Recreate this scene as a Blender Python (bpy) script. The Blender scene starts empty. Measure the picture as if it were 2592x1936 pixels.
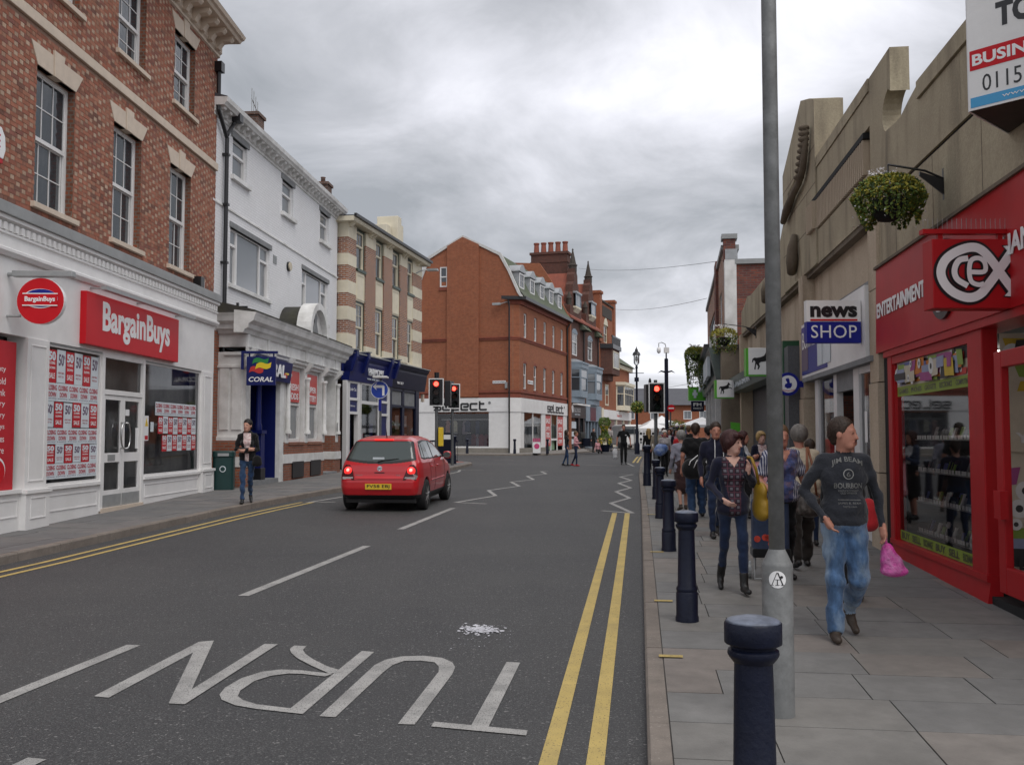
import bpy, bmesh, math, random
import numpy as np
from mathutils import Vector, Matrix
from mathutils.bvhtree import BVHTree

random.seed(7)
sc = bpy.context.scene
col = sc.collection
R_ = math.radians

# ------------------------------------------------------------------ camera
cam_d = bpy.data.cameras.new('camera')
cam = bpy.data.objects.new('camera', cam_d)
col.objects.link(cam)
cam.location = (0, 0, 1.78)
cam.rotation_euler = (R_(90) + math.atan(137 / 2450), 0, 0)
cam_d.sensor_width = 36
cam_d.lens = 36 * 2450 / 2592
cam_d.clip_start = .05
cam_d.clip_end = 3000
sc.camera = cam

# ------------------------------------------------------------------ world: overcast sky
SUN_EL, SUN_AZ = R_(58), R_(150)          # azimuth clockwise from +Y
w = bpy.data.worlds.new('World')
sc.world = w
w.use_nodes = True
nt = w.node_tree
nt.nodes.clear()


def N(nt, t, **kw):
    n = nt.nodes.new(t)
    for k, v in kw.items():
        if k == 'i':
            for a, b in v.items():
                n.inputs[a].default_value = b
        else:
            setattr(n, k, v)
    return n


def LK(nt, a, b):
    nt.links.new(a, b)


def ramp(nt, fac, stops):
    r = N(nt, 'ShaderNodeValToRGB')
    el = r.color_ramp.elements
    while len(el) < len(stops):
        el.new(.5)
    for e, (p, c) in zip(el, stops):
        e.position = p
        e.color = (c if isinstance(c, tuple) else (c, c, c)) + (1,)
    LK(nt, fac, r.inputs[0])
    return r.outputs[0]


out = N(nt, 'ShaderNodeOutputWorld')
bg = N(nt, 'ShaderNodeBackground', i={'Strength': .1})
sky = N(nt, 'ShaderNodeTexSky', sky_type='NISHITA')
sky.sun_disc = False
sky.sun_elevation = SUN_EL
sky.sun_rotation = SUN_AZ
tc = N(nt, 'ShaderNodeTexCoord')
sx = N(nt, 'ShaderNodeSeparateXYZ')
LK(nt, tc.outputs['Generated'], sx.inputs[0])
zz = N(nt, 'ShaderNodeMath', operation='MAXIMUM', i={1: 0.0})
LK(nt, sx.outputs[2], zz.inputs[0])
za = N(nt, 'ShaderNodeMath', operation='ADD', i={1: .34})
LK(nt, zz.outputs[0], za.inputs[0])
dv = N(nt, 'ShaderNodeVectorMath', operation='DIVIDE')
LK(nt, tc.outputs['Generated'], dv.inputs[0])
cz = N(nt, 'ShaderNodeCombineXYZ')
for k in range(3):
    LK(nt, za.outputs[0], cz.inputs[k])
LK(nt, cz.outputs[0], dv.inputs[1])
mp = N(nt, 'ShaderNodeMapping')
mp.inputs['Location'].default_value = (5.1, 3.4, 0)
mp.inputs['Rotation'].default_value = (0, 0, R_(-32))
mp.inputs['Scale'].default_value = (.8, 1, .05)
LK(nt, dv.outputs[0], mp.inputs[0])
n1 = N(nt, 'ShaderNodeTexNoise', i={'Scale': 1.15, 'Detail': 4.0, 'Roughness': .45, 'Distortion': .25})
n2 = N(nt, 'ShaderNodeTexNoise', i={'Scale': 3.4, 'Detail': 8.0, 'Roughness': .58, 'Distortion': .5})
LK(nt, mp.outputs[0], n1.inputs['Vector'])
LK(nt, mp.outputs[0], n2.inputs['Vector'])
mx = N(nt, 'ShaderNodeMix', data_type='FLOAT', i={0: .3})
LK(nt, n1.outputs[0], mx.inputs[2])
LK(nt, n2.outputs[0], mx.inputs[3])
cl = ramp(nt, mx.outputs[0], [(.395, (3.2, 3.35, 3.6)), (.465, (4.9, 5.0, 5.35)), (.535, (7.3, 7.35, 7.9)), (.61, (10., 10., 10.4))])
mc = N(nt, 'ShaderNodeMix', data_type='RGBA', i={0: .94})
LK(nt, sky.outputs[0], mc.inputs[6])
LK(nt, cl, mc.inputs[7])
LK(nt, mc.outputs[2], bg.inputs[0])
LK(nt, bg.outputs[0], out.inputs[0])

sun_d = bpy.data.lights.new('sun', 'SUN')
sun = bpy.data.objects.new('sun', sun_d)
col.objects.link(sun)
sun_d.energy = 1.5
sun_d.angle = R_(45)
sun_d.color = (1, .965, .92)
sd = Vector((math.sin(SUN_AZ) * math.cos(SUN_EL), math.cos(SUN_AZ) * math.cos(SUN_EL), math.sin(SUN_EL)))
sun.rotation_euler = sd.to_track_quat('Z', 'Y').to_euler()
sun.location = sd * 80

vs = sc.view_settings
vs.view_transform = 'Standard'
vs.look = 'None'
vs.exposure = 0.32
vs.gamma = 1
vs.use_curve_mapping = False


# ------------------------------------------------------------------ materials
def newmat(name):
    m = bpy.data.materials.new(name)
    m.use_nodes = True
    nt = m.node_tree
    return m, nt, nt.nodes['Principled BSDF']


def c4(c):
    return (c[0], c[1], c[2], 1)


def vcoord(nt, kind='Object', flat=False, scale=None):
    tc = N(nt, 'ShaderNodeTexCoord')
    o = tc.outputs[kind]
    if flat:                                   # wall coordinates: (x+y, z)
        s = N(nt, 'ShaderNodeSeparateXYZ')
        LK(nt, o, s.inputs[0])
        a = N(nt, 'ShaderNodeMath', operation='ADD')
        LK(nt, s.outputs[0], a.inputs[0])
        LK(nt, s.outputs[1], a.inputs[1])
        c = N(nt, 'ShaderNodeCombineXYZ')
        LK(nt, a.outputs[0], c.inputs[0])
        LK(nt, s.outputs[2], c.inputs[1])
        o = c.outputs[0]
    if scale:
        m = N(nt, 'ShaderNodeMapping')
        m.inputs['Scale'].default_value = scale
        LK(nt, o, m.inputs[0])
        o = m.outputs[0]
    return o


def mixc(nt, fac, a, b, blend='MIX'):
    m = N(nt, 'ShaderNodeMix', data_type='RGBA', blend_type=blend)
    for k, v in ((0, fac), (6, a), (7, b)):
        if isinstance(v, (int, float)):
            m.inputs[k].default_value = v
        elif isinstance(v, tuple):
            m.inputs[k].default_value = c4(v)
        else:
            LK(nt, v, m.inputs[k])
    return m.outputs[2]


def mat(name, c, rough=.6, var=.15, vs_=3.0, var2=0, vs2=.5, tint=None, bump=0, bs=40., metal=0, spec=.5, coat=0, scale=None, speck=None, sheen=0):
    """plain painted / stone / cloth surface with mottling, optional large stains and fine relief"""
    m, nt, b = newmat(name)
    co = vcoord(nt, 'Object', scale=scale)
    base = c
    if var:
        n = N(nt, 'ShaderNodeTexNoise', i={'Scale': vs_, 'Detail': 6.0, 'Roughness': .65})
        LK(nt, co, n.inputs['Vector'])
        f = ramp(nt, n.outputs[0], [(.3, 0.), (.7, 1.)])
        base = mixc(nt, f, tuple(x * (1 - var) for x in c), tuple(min(1, x * (1 + var)) for x in c))
    if var2:
        n = N(nt, 'ShaderNodeTexNoise', i={'Scale': vs2, 'Detail': 5.0, 'Roughness': .6})
        LK(nt, co, n.inputs['Vector'])
        f = ramp(nt, n.outputs[0], [(.45, 0.), (.72, var2)])
        base = mixc(nt, f, base, tint or tuple(x * .4 for x in c))
    if speck:
        n = N(nt, 'ShaderNodeTexNoise', i={'Scale': speck[0], 'Detail': 1.0})
        LK(nt, co, n.inputs['Vector'])
        f = ramp(nt, n.outputs[0], [(speck[1], 0.), (speck[1] + .06, 1.)])
        base = mixc(nt, f, base, speck[2])
    if isinstance(base, tuple):
        b.inputs['Base Color'].default_value = c4(base)
    else:
        LK(nt, base, b.inputs['Base Color'])
    b.inputs['Roughness'].default_value = rough
    b.inputs['Metallic'].default_value = metal
    b.inputs['Specular IOR Level'].default_value = spec
    b.inputs['Coat Weight'].default_value = coat
    b.inputs['Coat Roughness'].default_value = .06
    b.inputs['Sheen Weight'].default_value = sheen
    if bump:
        n = N(nt, 'ShaderNodeTexNoise', i={'Scale': bs, 'Detail': 4.0, 'Roughness': .6})
        LK(nt, co, n.inputs['Vector'])
        bp = N(nt, 'ShaderNodeBump', i={'Strength': 1.0, 'Distance': bump})
        LK(nt, n.outputs[0], bp.inputs['Height'])
        LK(nt, bp.outputs[0], b.inputs['Normal'])
    return m


def brickmat(name, c1, c2, mortar, bw=.225, bh=.075, ms=.012, dirt=.35, dirtc=(.05, .04, .035), ds=.35, vscale=1.0, mott=.5):
    m, nt, b = newmat(name)
    co = vcoord(nt, 'Object', flat=True)
    t = N(nt, 'ShaderNodeTexBrick', i={'Scale': vscale, 'Mortar Size': ms, 'Brick Width': bw, 'Row Height': bh, 'Bias': 0.,
                                       'Color1': c4(c1), 'Color2': c4(c2), 'Mortar': c4(mortar)})
    LK(nt, co, t.inputs['Vector'])
    oc = vcoord(nt, 'Object')
    n = N(nt, 'ShaderNodeTexNoise', i={'Scale': ds, 'Detail': 8.0, 'Roughness': .68})
    LK(nt, oc, n.inputs['Vector'])
    f = ramp(nt, n.outputs[0], [(.38, 0.), (.75, dirt)])
    base = mixc(nt, f, t.outputs['Color'], dirtc)
    n3 = N(nt, 'ShaderNodeTexNoise', i={'Scale': 5., 'Detail': 5.0, 'Roughness': .7})
    LK(nt, oc, n3.inputs['Vector'])
    base = mixc(nt, mott, base, ramp(nt, n3.outputs[0], [(.3, .55), (.7, 1.25)]), 'MULTIPLY')
    LK(nt, base, b.inputs['Base Color'])
    b.inputs['Roughness'].default_value = .85
    b.inputs['Specular IOR Level'].default_value = .25
    bp = N(nt, 'ShaderNodeBump', i={'Strength': .8, 'Distance': .006})
    inv = N(nt, 'ShaderNodeMath', operation='SUBTRACT', i={0: 1.0})
    LK(nt, t.outputs['Fac'], inv.inputs[1])
    LK(nt, inv.outputs[0], bp.inputs['Height'])
    LK(nt, bp.outputs[0], b.inputs['Normal'])
    return m


def attrmat(name, rough=.85, bump=.002, bs=60, vs_=9., mul=(.75, 1.2)):
    """colour of each single piece comes from the mesh (brick by brick), mottled"""
    m, nt, b = newmat(name)
    a = N(nt, 'ShaderNodeVertexColor', layer_name='piece')
    co = vcoord(nt, 'Object')
    n3 = N(nt, 'ShaderNodeTexNoise', i={'Scale': vs_, 'Detail': 6.0, 'Roughness': .7})
    LK(nt, co, n3.inputs['Vector'])
    base = mixc(nt, 1., a.outputs[0], ramp(nt, n3.outputs[0], [(.28, mul[0]), (.72, mul[1])]), 'MULTIPLY')
    LK(nt, base, b.inputs['Base Color'])
    b.inputs['Roughness'].default_value = rough
    b.inputs['Specular IOR Level'].default_value = .25
    n = N(nt, 'ShaderNodeTexNoise', i={'Scale': float(bs), 'Detail': 3.0})
    LK(nt, co, n.inputs['Vector'])
    bp = N(nt, 'ShaderNodeBump', i={'Strength': 1., 'Distance': bump})
    LK(nt, n.outputs[0], bp.inputs['Height'])
    LK(nt, bp.outputs[0], b.inputs['Normal'])
    return m


def glass(name, tint=(.02, .025, .03), trans=.0, rough=.03, ior=1.4, wav=.0):
    """window glass: dark backing (trans=0) or see-through with real reflection"""
    m, nt, b = newmat(name)
    if trans == 0:
        b.inputs['Base Color'].default_value = c4(tint)
        b.inputs['Roughness'].default_value = rough
        b.inputs['Specular IOR Level'].default_value = .9
        if wav:
            n = N(nt, 'ShaderNodeTexNoise', i={'Scale': 1.3, 'Detail': 2.0})
            LK(nt, vcoord(nt), n.inputs['Vector'])
            bp = N(nt, 'ShaderNodeBump', i={'Strength': 1., 'Distance': wav})
            LK(nt, n.outputs[0], bp.inputs['Height'])
            LK(nt, bp.outputs[0], b.inputs['Normal'])
        return m
    nt.nodes.remove(b)
    o = nt.nodes['Material Output']
    tr = N(nt, 'ShaderNodeBsdfTransparent', i={'Color': c4((trans, trans * 1.01, trans))})
    gl = N(nt, 'ShaderNodeBsdfGlossy', i={'Roughness': rough, 'Color': (.95, .97, 1, 1)})
    fr = N(nt, 'ShaderNodeFresnel', i={'IOR': ior})
    ms = N(nt, 'ShaderNodeMixShader')
    LK(nt, fr.outputs[0], ms.inputs[0])
    LK(nt, tr.outputs[0], ms.inputs[1])
    LK(nt, gl.outputs[0], ms.inputs[2])
    LK(nt, ms.outputs[0], o.inputs[0])
    return m


def emit(name, c, s, base=(.02, .02, .02)):
    m, nt, b = newmat(name)
    b.inputs['Base Color'].default_value = c4(base)
    b.inputs['Emission Color'].default_value = c4(c)
    b.inputs['Emission Strength'].default_value = s
    b.inputs['Roughness'].default_value = .3
    return m


# ------------------------------------------------------------------ mesh builder
class MB:
    def __init__(s):
        s.v, s.f, s.m, s.c = [], [], [], []

    def add(s, vs, fs, m=0, c=None):
        o = len(s.v)
        s.v += [tuple(v) for v in vs]
        s.f += [tuple(i + o for i in f) for f in fs]
        s.m += [m] * len(fs)
        s.c += [c] * len(fs)
        return s

    def box(s, x0, x1, y0, y1, z0, z1, m=0, c=None):
        return s.add([(x0, y0, z0), (x1, y0, z0), (x1, y1, z0), (x0, y1, z0), (x0, y0, z1), (x1, y0, z1), (x1, y1, z1), (x0, y1, z1)],
                     [(0, 3, 2, 1), (4, 5, 6, 7), (0, 1, 5, 4), (1, 2, 6, 5), (2, 3, 7, 6), (3, 0, 4, 7)], m, c)

    def prism(s, poly, y0, y1, m=0, c=None):          # poly in (x, z), extruded along y
        n = len(poly)
        a = sum(poly[i][0] * poly[(i + 1) % n][1] - poly[(i + 1) % n][0] * poly[i][1] for i in range(n))
        if a < 0:
            poly = poly[::-1]
        return s.add([(x, y0, z) for x, z in poly] + [(x, y1, z) for x, z in poly],
                     [tuple(range(n)), tuple(range(2 * n - 1, n - 1, -1))] + [(i, i + n, (i + 1) % n + n, (i + 1) % n) for i in range(n)], m, c)

    def prismx(s, poly, x0, x1, m=0, c=None):         # poly in (y, z), extruded along x
        n = len(poly)
        a = sum(poly[i][0] * poly[(i + 1) % n][1] - poly[(i + 1) % n][0] * poly[i][1] for i in range(n))
        if a < 0:
            poly = poly[::-1]
        return s.add([(x0, y, z) for y, z in poly] + [(x1, y, z) for y, z in poly],
                     [tuple(range(n - 1, -1, -1)), tuple(range(n, 2 * n))] + [(i, (i + 1) % n, (i + 1) % n + n, i + n) for i in range(n)], m, c)

    def prismz(s, poly, z0, z1, m=0, c=None):         # poly in (x, y); z0/z1 number or function(x,y)
        n = len(poly)
        a = sum(poly[i][0] * poly[(i + 1) % n][1] - poly[(i + 1) % n][0] * poly[i][1] for i in range(n))
        if a < 0:
            poly = poly[::-1]
        g0 = z0 if callable(z0) else (lambda x, y: z0)
        g1 = z1 if callable(z1) else (lambda x, y: z1)
        return s.add([(x, y, g0(x, y)) for x, y in poly] + [(x, y, g1(x, y)) for x, y in poly],
                     [tuple(range(n - 1, -1, -1)), tuple(range(n, 2 * n))] + [(i, (i + 1) % n, (i + 1) % n + n, i + n) for i in range(n)], m, c)

    def cyl(s, p0, p1, r0, r1=None, n=12, m=0, caps=True):
        r1 = r0 if r1 is None else r1
        p0, p1 = Vector(p0), Vector(p1)
        d = (p1 - p0).normalized()
        a = d.orthogonal().normalized()
        b = d.cross(a)
        vs = []
        for p, r in ((p0, r0), (p1, r1)):
            vs += [p + (a * math.cos(2 * math.pi * i / n) + b * math.sin(2 * math.pi * i / n)) * r for i in range(n)]
        fs = [(i, (i + 1) % n, (i + 1) % n + n, i + n) for i in range(n)]
        if caps:
            fs += [tuple(range(n - 1, -1, -1)), tuple(range(n, 2 * n))]
        return s.add(vs, fs, m)

    def lathe(s, prof, c=(0, 0, 0), n=16, m=0):        # prof: (r, z) from bottom to top
        vs, fs = [], []
        for r, z in prof:
            vs += [(c[0] + r * math.cos(2 * math.pi * i / n), c[1] + r * math.sin(2 * math.pi * i / n), c[2] + z) for i in range(n)]
        k = len(prof)
        for j in range(k - 1):
            fs += [(j * n + i, j * n + (i + 1) % n, (j + 1) * n + (i + 1) % n, (j + 1) * n + i) for i in range(n)]
        fs += [tuple(range(n - 1, -1, -1)), tuple(range((k - 1) * n, k * n))]
        return s.add(vs, fs, m)

    def tube(s, pts, r, n=8, m=0):
        pts = [Vector(p) for p in pts]
        rr = r if isinstance(r, (list, tuple)) else [r] * len(pts)
        vs, fs = [], []
        a = None
        for i, p in enumerate(pts):
            d = (pts[min(i + 1, len(pts) - 1)] - pts[max(i - 1, 0)]).normalized()
            a = d.orthogonal().normalized() if a is None else (a - d * a.dot(d)).normalized()
            b = d.cross(a)
            vs += [p + (a * math.cos(2 * math.pi * k / n) + b * math.sin(2 * math.pi * k / n)) * rr[i] for k in range(n)]
        for i in range(len(pts) - 1):
            fs += [(i * n + k, i * n + (k + 1) % n, (i + 1) * n + (k + 1) % n, (i + 1) * n + k) for k in range(n)]
        fs += [tuple(range(n - 1, -1, -1)), tuple(range((len(pts) - 1) * n, len(pts) * n))]
        return s.add(vs, fs, m)

    def disc(s, c, r, y0, y1, n=28, m=0, sx=1.0):     # round plate facing -y
        return s.prism([(c[0] + r * sx * math.cos(2 * math.pi * i / n), c[1] + r * math.sin(2 * math.pi * i / n)) for i in range(n)], y0, y1, m)

    def tf(s, M, start=0):
        for i in range(start, len(s.v)):
            s.v[i] = tuple(M @ Vector(s.v[i]))
        return s

    def mesh(s, name, mats, smooth=False):
        me = bpy.data.meshes.new(name)
        me.from_pydata(s.v, [], s.f)
        for x in (mats if isinstance(mats, (list, tuple)) else [mats]):
            me.materials.append(x)
        if any(s.m):
            me.polygons.foreach_set('material_index', s.m)
        if any(x is not None for x in s.c):
            at = me.color_attributes.new('piece', 'FLOAT_COLOR', 'CORNER')
            vals = []
            for f, x in zip(s.f, s.c):
                x = x or (.5, .5, .5)
                vals += [x[0], x[1], x[2], 1.] * len(f)
            at.data.foreach_set('color', vals)
        if smooth:
            me.polygons.foreach_set('use_smooth', [True] * len(s.f))
        me.update()
        return me

    def build(s, name, mats, parent=None, smooth=False, loc=None, rot=None, bev=0, **kw):
        o = obj(name, s.mesh(name, mats, smooth), parent, loc, rot, **kw)
        if smooth == 'auto':
            o.data.polygons.foreach_set('use_smooth', [True] * len(s.f))
            sharp(o.data)
        if bev:
            b = o.modifiers.new('bevel', 'BEVEL')
            b.width = bev
            b.segments = 2
            b.limit_method = 'ANGLE'
        return o


def sharp(me, ang=35):
    me.set_sharp_from_angle(angle=R_(ang))


def tag(o, label=None, cat=None, group=None, kind=None):
    for k, v in (('label', label), ('category', cat), ('group', group), ('kind', kind)):
        if v:
            o[k] = v
    return o


def obj(name, me, parent=None, loc=None, rot=None, label=None, cat=None, group=None, kind=None):
    o = bpy.data.objects.new(name, me)
    col.objects.link(o)
    if parent is not None:
        o.parent = parent
    if loc is not None:
        o.location = loc
    if rot is not None:
        o.rotation_euler = rot if isinstance(rot, (tuple, list)) else (0, 0, rot)
    return tag(o, label, cat, group, kind)


def thing(name, label, cat, loc=(0, 0, 0), rz=0, group=None):
    return obj(name, None, None, loc, (0, 0, rz), label, cat, group)


def copy_tree(o, parent=None):
    c = o.copy()
    col.objects.link(c)
    c.parent = parent
    for ch in o.children:
        copy_tree(ch, c)
    return c


_unit = {}


def unit(key, mats, bevel=False):
    if key not in _unit:
        _unit[key] = MB().box(-.5, .5, -.5, .5, -.5, .5).mesh(key, mats)
    return _unit[key]


def ubox(name, key, m, parent, c, s, rot=None):
    """a piece that shares one unit-box mesh"""
    o = obj(name, unit(key, m), parent, c, rot)
    o.scale = s
    return o


def text(s, m, parent, x, z, wd, ht, y=-.01, ext=.004, bold=0, shear=0, name='lettering', rot=None, sp=1.0, arc=None, align=0):
    """lettering fitted to a box wd x ht whose left bottom corner is (x, z); faces -y of its parent"""
    cu = bpy.data.curves.new('t', 'FONT')
    cu.body = s
    cu.resolution_u = 3
    cu.offset = bold
    cu.shear = shear
    cu.space_character = sp
    cu.extrude = .5
    t = bpy.data.objects.new('t', cu)
    col.objects.link(t)
    me = bpy.data.meshes.new_from_object(t)
    bpy.data.objects.remove(t)
    bpy.data.curves.remove(cu)
    n = len(me.vertices)
    co = np.empty(n * 3)
    me.vertices.foreach_get('co', co)
    co = co.reshape(n, 3)
    lo, hi = co.min(0), co.max(0)
    sz = np.maximum(hi - lo, 1e-6)
    px = (co[:, 0] - lo[0]) / sz[0]
    pz = (co[:, 1] - lo[1]) / sz[1]
    X = px * wd
    Z = pz * ht
    if arc:
        Z = Z + arc * (1 - (2 * px - 1) ** 2)
    D = -(co[:, 2] - lo[2]) / sz[2] * ext
    me.vertices.foreach_set('co', np.stack([X, D, Z], 1).ravel())
    me.materials.clear()
    me.materials.append(m)
    me.update()
    me.name = name
    return obj(name, me, parent, (x, y, z), rot)


def gz(Y):
    return .0165 * Y if Y < 23 else .3795 + .0058 * (min(Y, 110) - 23)

# ------------------------------------------------------------------ shared materials
M = {}
def asphalt():
    m, nt, b = newmat('asphalt')
    co = vcoord(nt, 'Object')
    def nz(sc, d=3., r=.6, v=None):
        n = N(nt, 'ShaderNodeTexNoise', i={'Scale': sc, 'Detail': d, 'Roughness': r})
        LK(nt, v or co, n.inputs['Vector'])
        return n.outputs[0]
    base = mixc(nt, ramp(nt, nz(.35, 6.), [(.35, 0.), (.68, 1.)]), (.044, .044, .046), (.066, .065, .064))
    # wheel tracks run along the street, old stains across it
    tr = vcoord(nt, 'Object', scale=(1.1, .05, 1))
    base = mixc(nt, ramp(nt, nz(.9, 2., .5, tr), [(.45, 0.), (.7, .45)]), base, (.040, .040, .042))
    base = mixc(nt, ramp(nt, nz(1.7, 5.), [(.66, 0.), (.74, .55)]), base, (.030, .030, .031))
    base = mixc(nt, ramp(nt, nz(75., 2.), [(.55, 0.), (.64, .8)]), base, (.13, .13, .128))
    base = mixc(nt, ramp(nt, nz(110., 2.), [(.36, .85), (.46, 0.)]), base, (.018, .018, .019))
    base = mixc(nt, ramp(nt, nz(38., 1.), [(.69, 0.), (.72, 1.)]), base, (.19, .185, .18))
    LK(nt, base, b.inputs['Base Color'])
    b.inputs['Roughness'].default_value = .72
    b.inputs['Specular IOR Level'].default_value = .5
    bp = N(nt, 'ShaderNodeBump', i={'Strength': 1., 'Distance': .007})
    LK(nt, nz(95., 3., .7), bp.inputs['Height'])
    LK(nt, bp.outputs[0], b.inputs['Normal'])
    return m


M['asphalt'] = asphalt()
M['white_line'] = mat('road_paint_white', (.37, .36, .345), .75, .14, 6, .6, 3.5, (.15, .15, .145), .003, 200., speck=(110., .6, (.10, .10, .10)))
M['yellow_line'] = mat('road_paint_yellow', (.50, .37, .12), .75, .12, 4, .35, 3.2, (.20, .165, .09), .003, 200., speck=(90., .64, (.12, .10, .06)))
M['kerb'] = mat('kerb_concrete', (.205, .175, .15), .9, .25, 6, .6, 1.5, (.11, .092, .08), .006, 90., speck=(60., .66, (.28, .25, .22)))
FLAGC = [(.182, .174, .162), (.172, .168, .161), (.192, .174, .158), (.162, .159, .154), (.188, .165, .148)]
for i, c in enumerate(FLAGC):
    M['flag%d' % i] = mat('paving_flag_%d' % i, c, .8, .16, 5, .4, 1.1, tuple(x * .62 for x in c), .003, 70.)
for i, c in enumerate([(.15, .145, .14), (.165, .155, .15), (.135, .133, .132)]):
    M['lflag%d' % i] = mat('small_flag_%d' % i, c, .85, .16, 5, .4, 1.1, tuple(x * .7 for x in c), .002, 90.)
M['joint'] = mat('paving_bed', (.125, .117, .108), .95, .3, 8)
M['brick_l1'] = attrmat('flemish_brick')
M['mortar'] = mat('mortar', (.30, .19, .14), .95, .2, 12)
M['stone'] = mat('cream_stone', (.62, .52, .42), .8, .08, 5, .2, .8, (.4, .33, .27), .002, 60.)
M['white'] = mat('white_paint', (.80, .79, .78), .45, .05, 3, .3, .7, (.56, .55, .51), .001, 30.)
M['white_old'] = mat('weathered_white_paint', (.72, .715, .70), .6, .1, 3, .55, 1.6, (.34, .33, .30), .003, 25.)
M['sash'] = mat('white_sash', (.72, .71, .70), .4, .04, 3)
M['glass'] = glass('window_glass', (.035, .042, .05), wav=.004)
M['glass_pale'] = glass('blind_glass', (.17, .185, .20), rough=.06, wav=.004)
M['glass_clear'] = glass('shop_glass', trans=.86, ior=1.55)
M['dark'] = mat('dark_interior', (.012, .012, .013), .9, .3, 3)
M['grey_lead'] = mat('lead_flashing', (.30, .31, .31), .55, .12, 4, .3, 1.1, (.2, .2, .2))
M['red_sign'] = mat('red_sign_panel', (.56, .010, .018), .4, .04, 2, spec=.22)
M['white_sign'] = mat('white_lettering', (.82, .82, .82), .35, .02, 3)
M['black'] = mat('black_paint', (.012, .012, .014), .35, .1, 8)
M['grey_metal'] = mat('grey_metal', (.35, .36, .36), .4, .1, 8, metal=.3)
M['steel'] = mat('brushed_steel', (.55, .55, .55), .25, .05, 8, metal=1)
M['red_print'] = mat('red_poster', (.50, .02, .03), .5, .05, 5, spec=.25)
M['pale_print'] = mat('pale_poster', (.64, .70, .74), .5, .06, 5)
M['purple_print'] = mat('dark_print', (.13, .08, .14), .5, 0)
M['red_text'] = mat('red_print_text', (.42, .06, .08), .5, 0)
M['blue_mark'] = mat('royal_blue_mark', (.016, .022, .24), .4, .05, 5, spec=.25)
M['yellow'] = mat('yellow_plastic', (.75, .52, .03), .4, .08, 6)

# ------------------------------------------------------------------ ground
KR = [(-12, -1.54), (5.11, .70), (19.5, 2.59), (33.9, 4.42), (43.3, 5.72), (57.2, 7.8), (75, 10.8), (110, 17.5)]
KL = [(-12, -10.6), (11.9, -6.3), (18.63, -5.44), (24.53, -4.31), (33, -2.95), (39.4, -2.15), (43.3, -1.78)]


def ip(pl, y):
    for (a, b), (c, d) in zip(pl, pl[1:]):
        if y <= c:
            return b + (d - b) * (y - a) / (c - a)
    return pl[-1][1]


def kxR(y):
    return ip(KR, y)


def kxL(y):
    return ip(KL, y)


g = MB()
ys = [-60, 0, 23, 110, 900]
for a, b in zip(ys, ys[1:]):
    g.add([(-400, a, gz(a)), (400, a, gz(a)), (400, b, gz(b)), (-400, b, gz(b))], [(0, 1, 2, 3)])
g.build('road', M['asphalt'], kind='structure')

UP = .005


def flat(mb, poly, h=UP):
    mb.add([(x, y, gz(y) + h) for x, y in poly], [tuple(range(len(poly)))])


def strip(mb, pts, wd, h=UP):
    """painted line of width wd along a polyline, mitred, cut where the road changes slope"""
    n = len(pts)
    L, Rr = [], []
    for i in range(n):
        p = Vector(pts[i])
        d0 = (Vector(pts[i]) - Vector(pts[i - 1])).normalized() if i else None
        d1 = (Vector(pts[i + 1]) - Vector(pts[i])).normalized() if i < n - 1 else None
        if d0 is None:
            d0 = d1
        if d1 is None:
            d1 = d0
        nn = Vector((-(d0 + d1).y, (d0 + d1).x)).normalized()
        k = wd / 2 / max(.35, abs(nn.dot(Vector((-d0.y, d0.x)))))
        L.append(p + nn * k)
        Rr.append(p - nn * k)
    for i in range(n - 1):
        flat(mb, [L[i], Rr[i], Rr[i + 1], L[i + 1]], h)


def seg(a, b, k=2.):
    n = max(1, int(math.dist(a, b) / k))
    return [(a[0] + (b[0] - a[0]) * i / n, a[1] + (b[1] - a[1]) * i / n) for i in range(n + 1)]


mk = MB()
for off in (.27, .515):
    strip(mk, [(kxR(y) - off, y) for y in np.linspace(-2, 18.75, 14)], .095)
    strip(mk, [(kxR(y) - off * .8, y) for y in np.linspace(46.9, 58, 4)], .1)
    strip(mk, [(kxL(y) + off + .1, y) for y in np.linspace(-2, 21.2, 14)], .08)
for y in (7.05, 9.2, 12.6, 17.6):      # loading marks on the right pavement edge
    flat(mk, [(kxR(y) + .1, y), (kxR(y) + .27, y - .02), (kxR(y) + .28, y + .05), (kxR(y) + .11, y + .07)], .088)
mk.build('road_marking', M['yellow_line'], kind='structure')

mk = MB()
for a, b in (((-3.6, 4.4), (-3.0, 7.78)), ((-2.73, 9.94), (-2.06, 13.85)), ((-1.83, 15.95), (-1.2, 19.81)), ((-2.78, 4.1), (-2.5, 5.2))):
    strip(mk, [a, b], .115)
strip(mk, [(1.78, 19.25), (2.32, 18.70)], .1)
strip(mk, [(2.32, 18.72), (2.13, 20.97), (2.7, 22.35), (2.63, 24.6), (3.2, 26.21), (3.13, 28.51), (3.7, 30.17), (3.62, 32.49), (4.27, 34.24)], .1, .006)
strip(mk, [(4.27, 34.3), (3.79, 34.7)], .1)
strip(mk, [(-.55, 20.83), (-1.22, 21.18), (-.39, 23.06), (-.61, 25.13), (.2, 27.07), (-.03, 29.22), (.68, 30.7), (.51, 33.02), (1.23, 34.84), (1.1, 36.76), (1.36, 37.16)], .1)
strip(mk, [(-2.3, 34.4), (-2.01, 36.48), (-2.04, 38.17), (-1.11, 37.96)], .1)
strip(mk, [(3.33, 43.94), (5.31, 42.34), (5.48, 46.13)], .1)
strip(mk, [(4.42, 57.55), (6.26, 59.27)], .12)
strip(mk, [(-4.45, 21.13), (-3.96, 22.71)], .09)
strip(mk, [(-4.4, 21.25), (-3.85, 21.21)], .09, .006)
strip(mk, [(-1.0, 51.5), (.1, 51.6)], .1)
mk.build('road_marking', M['white_line'], kind='structure')

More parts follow.
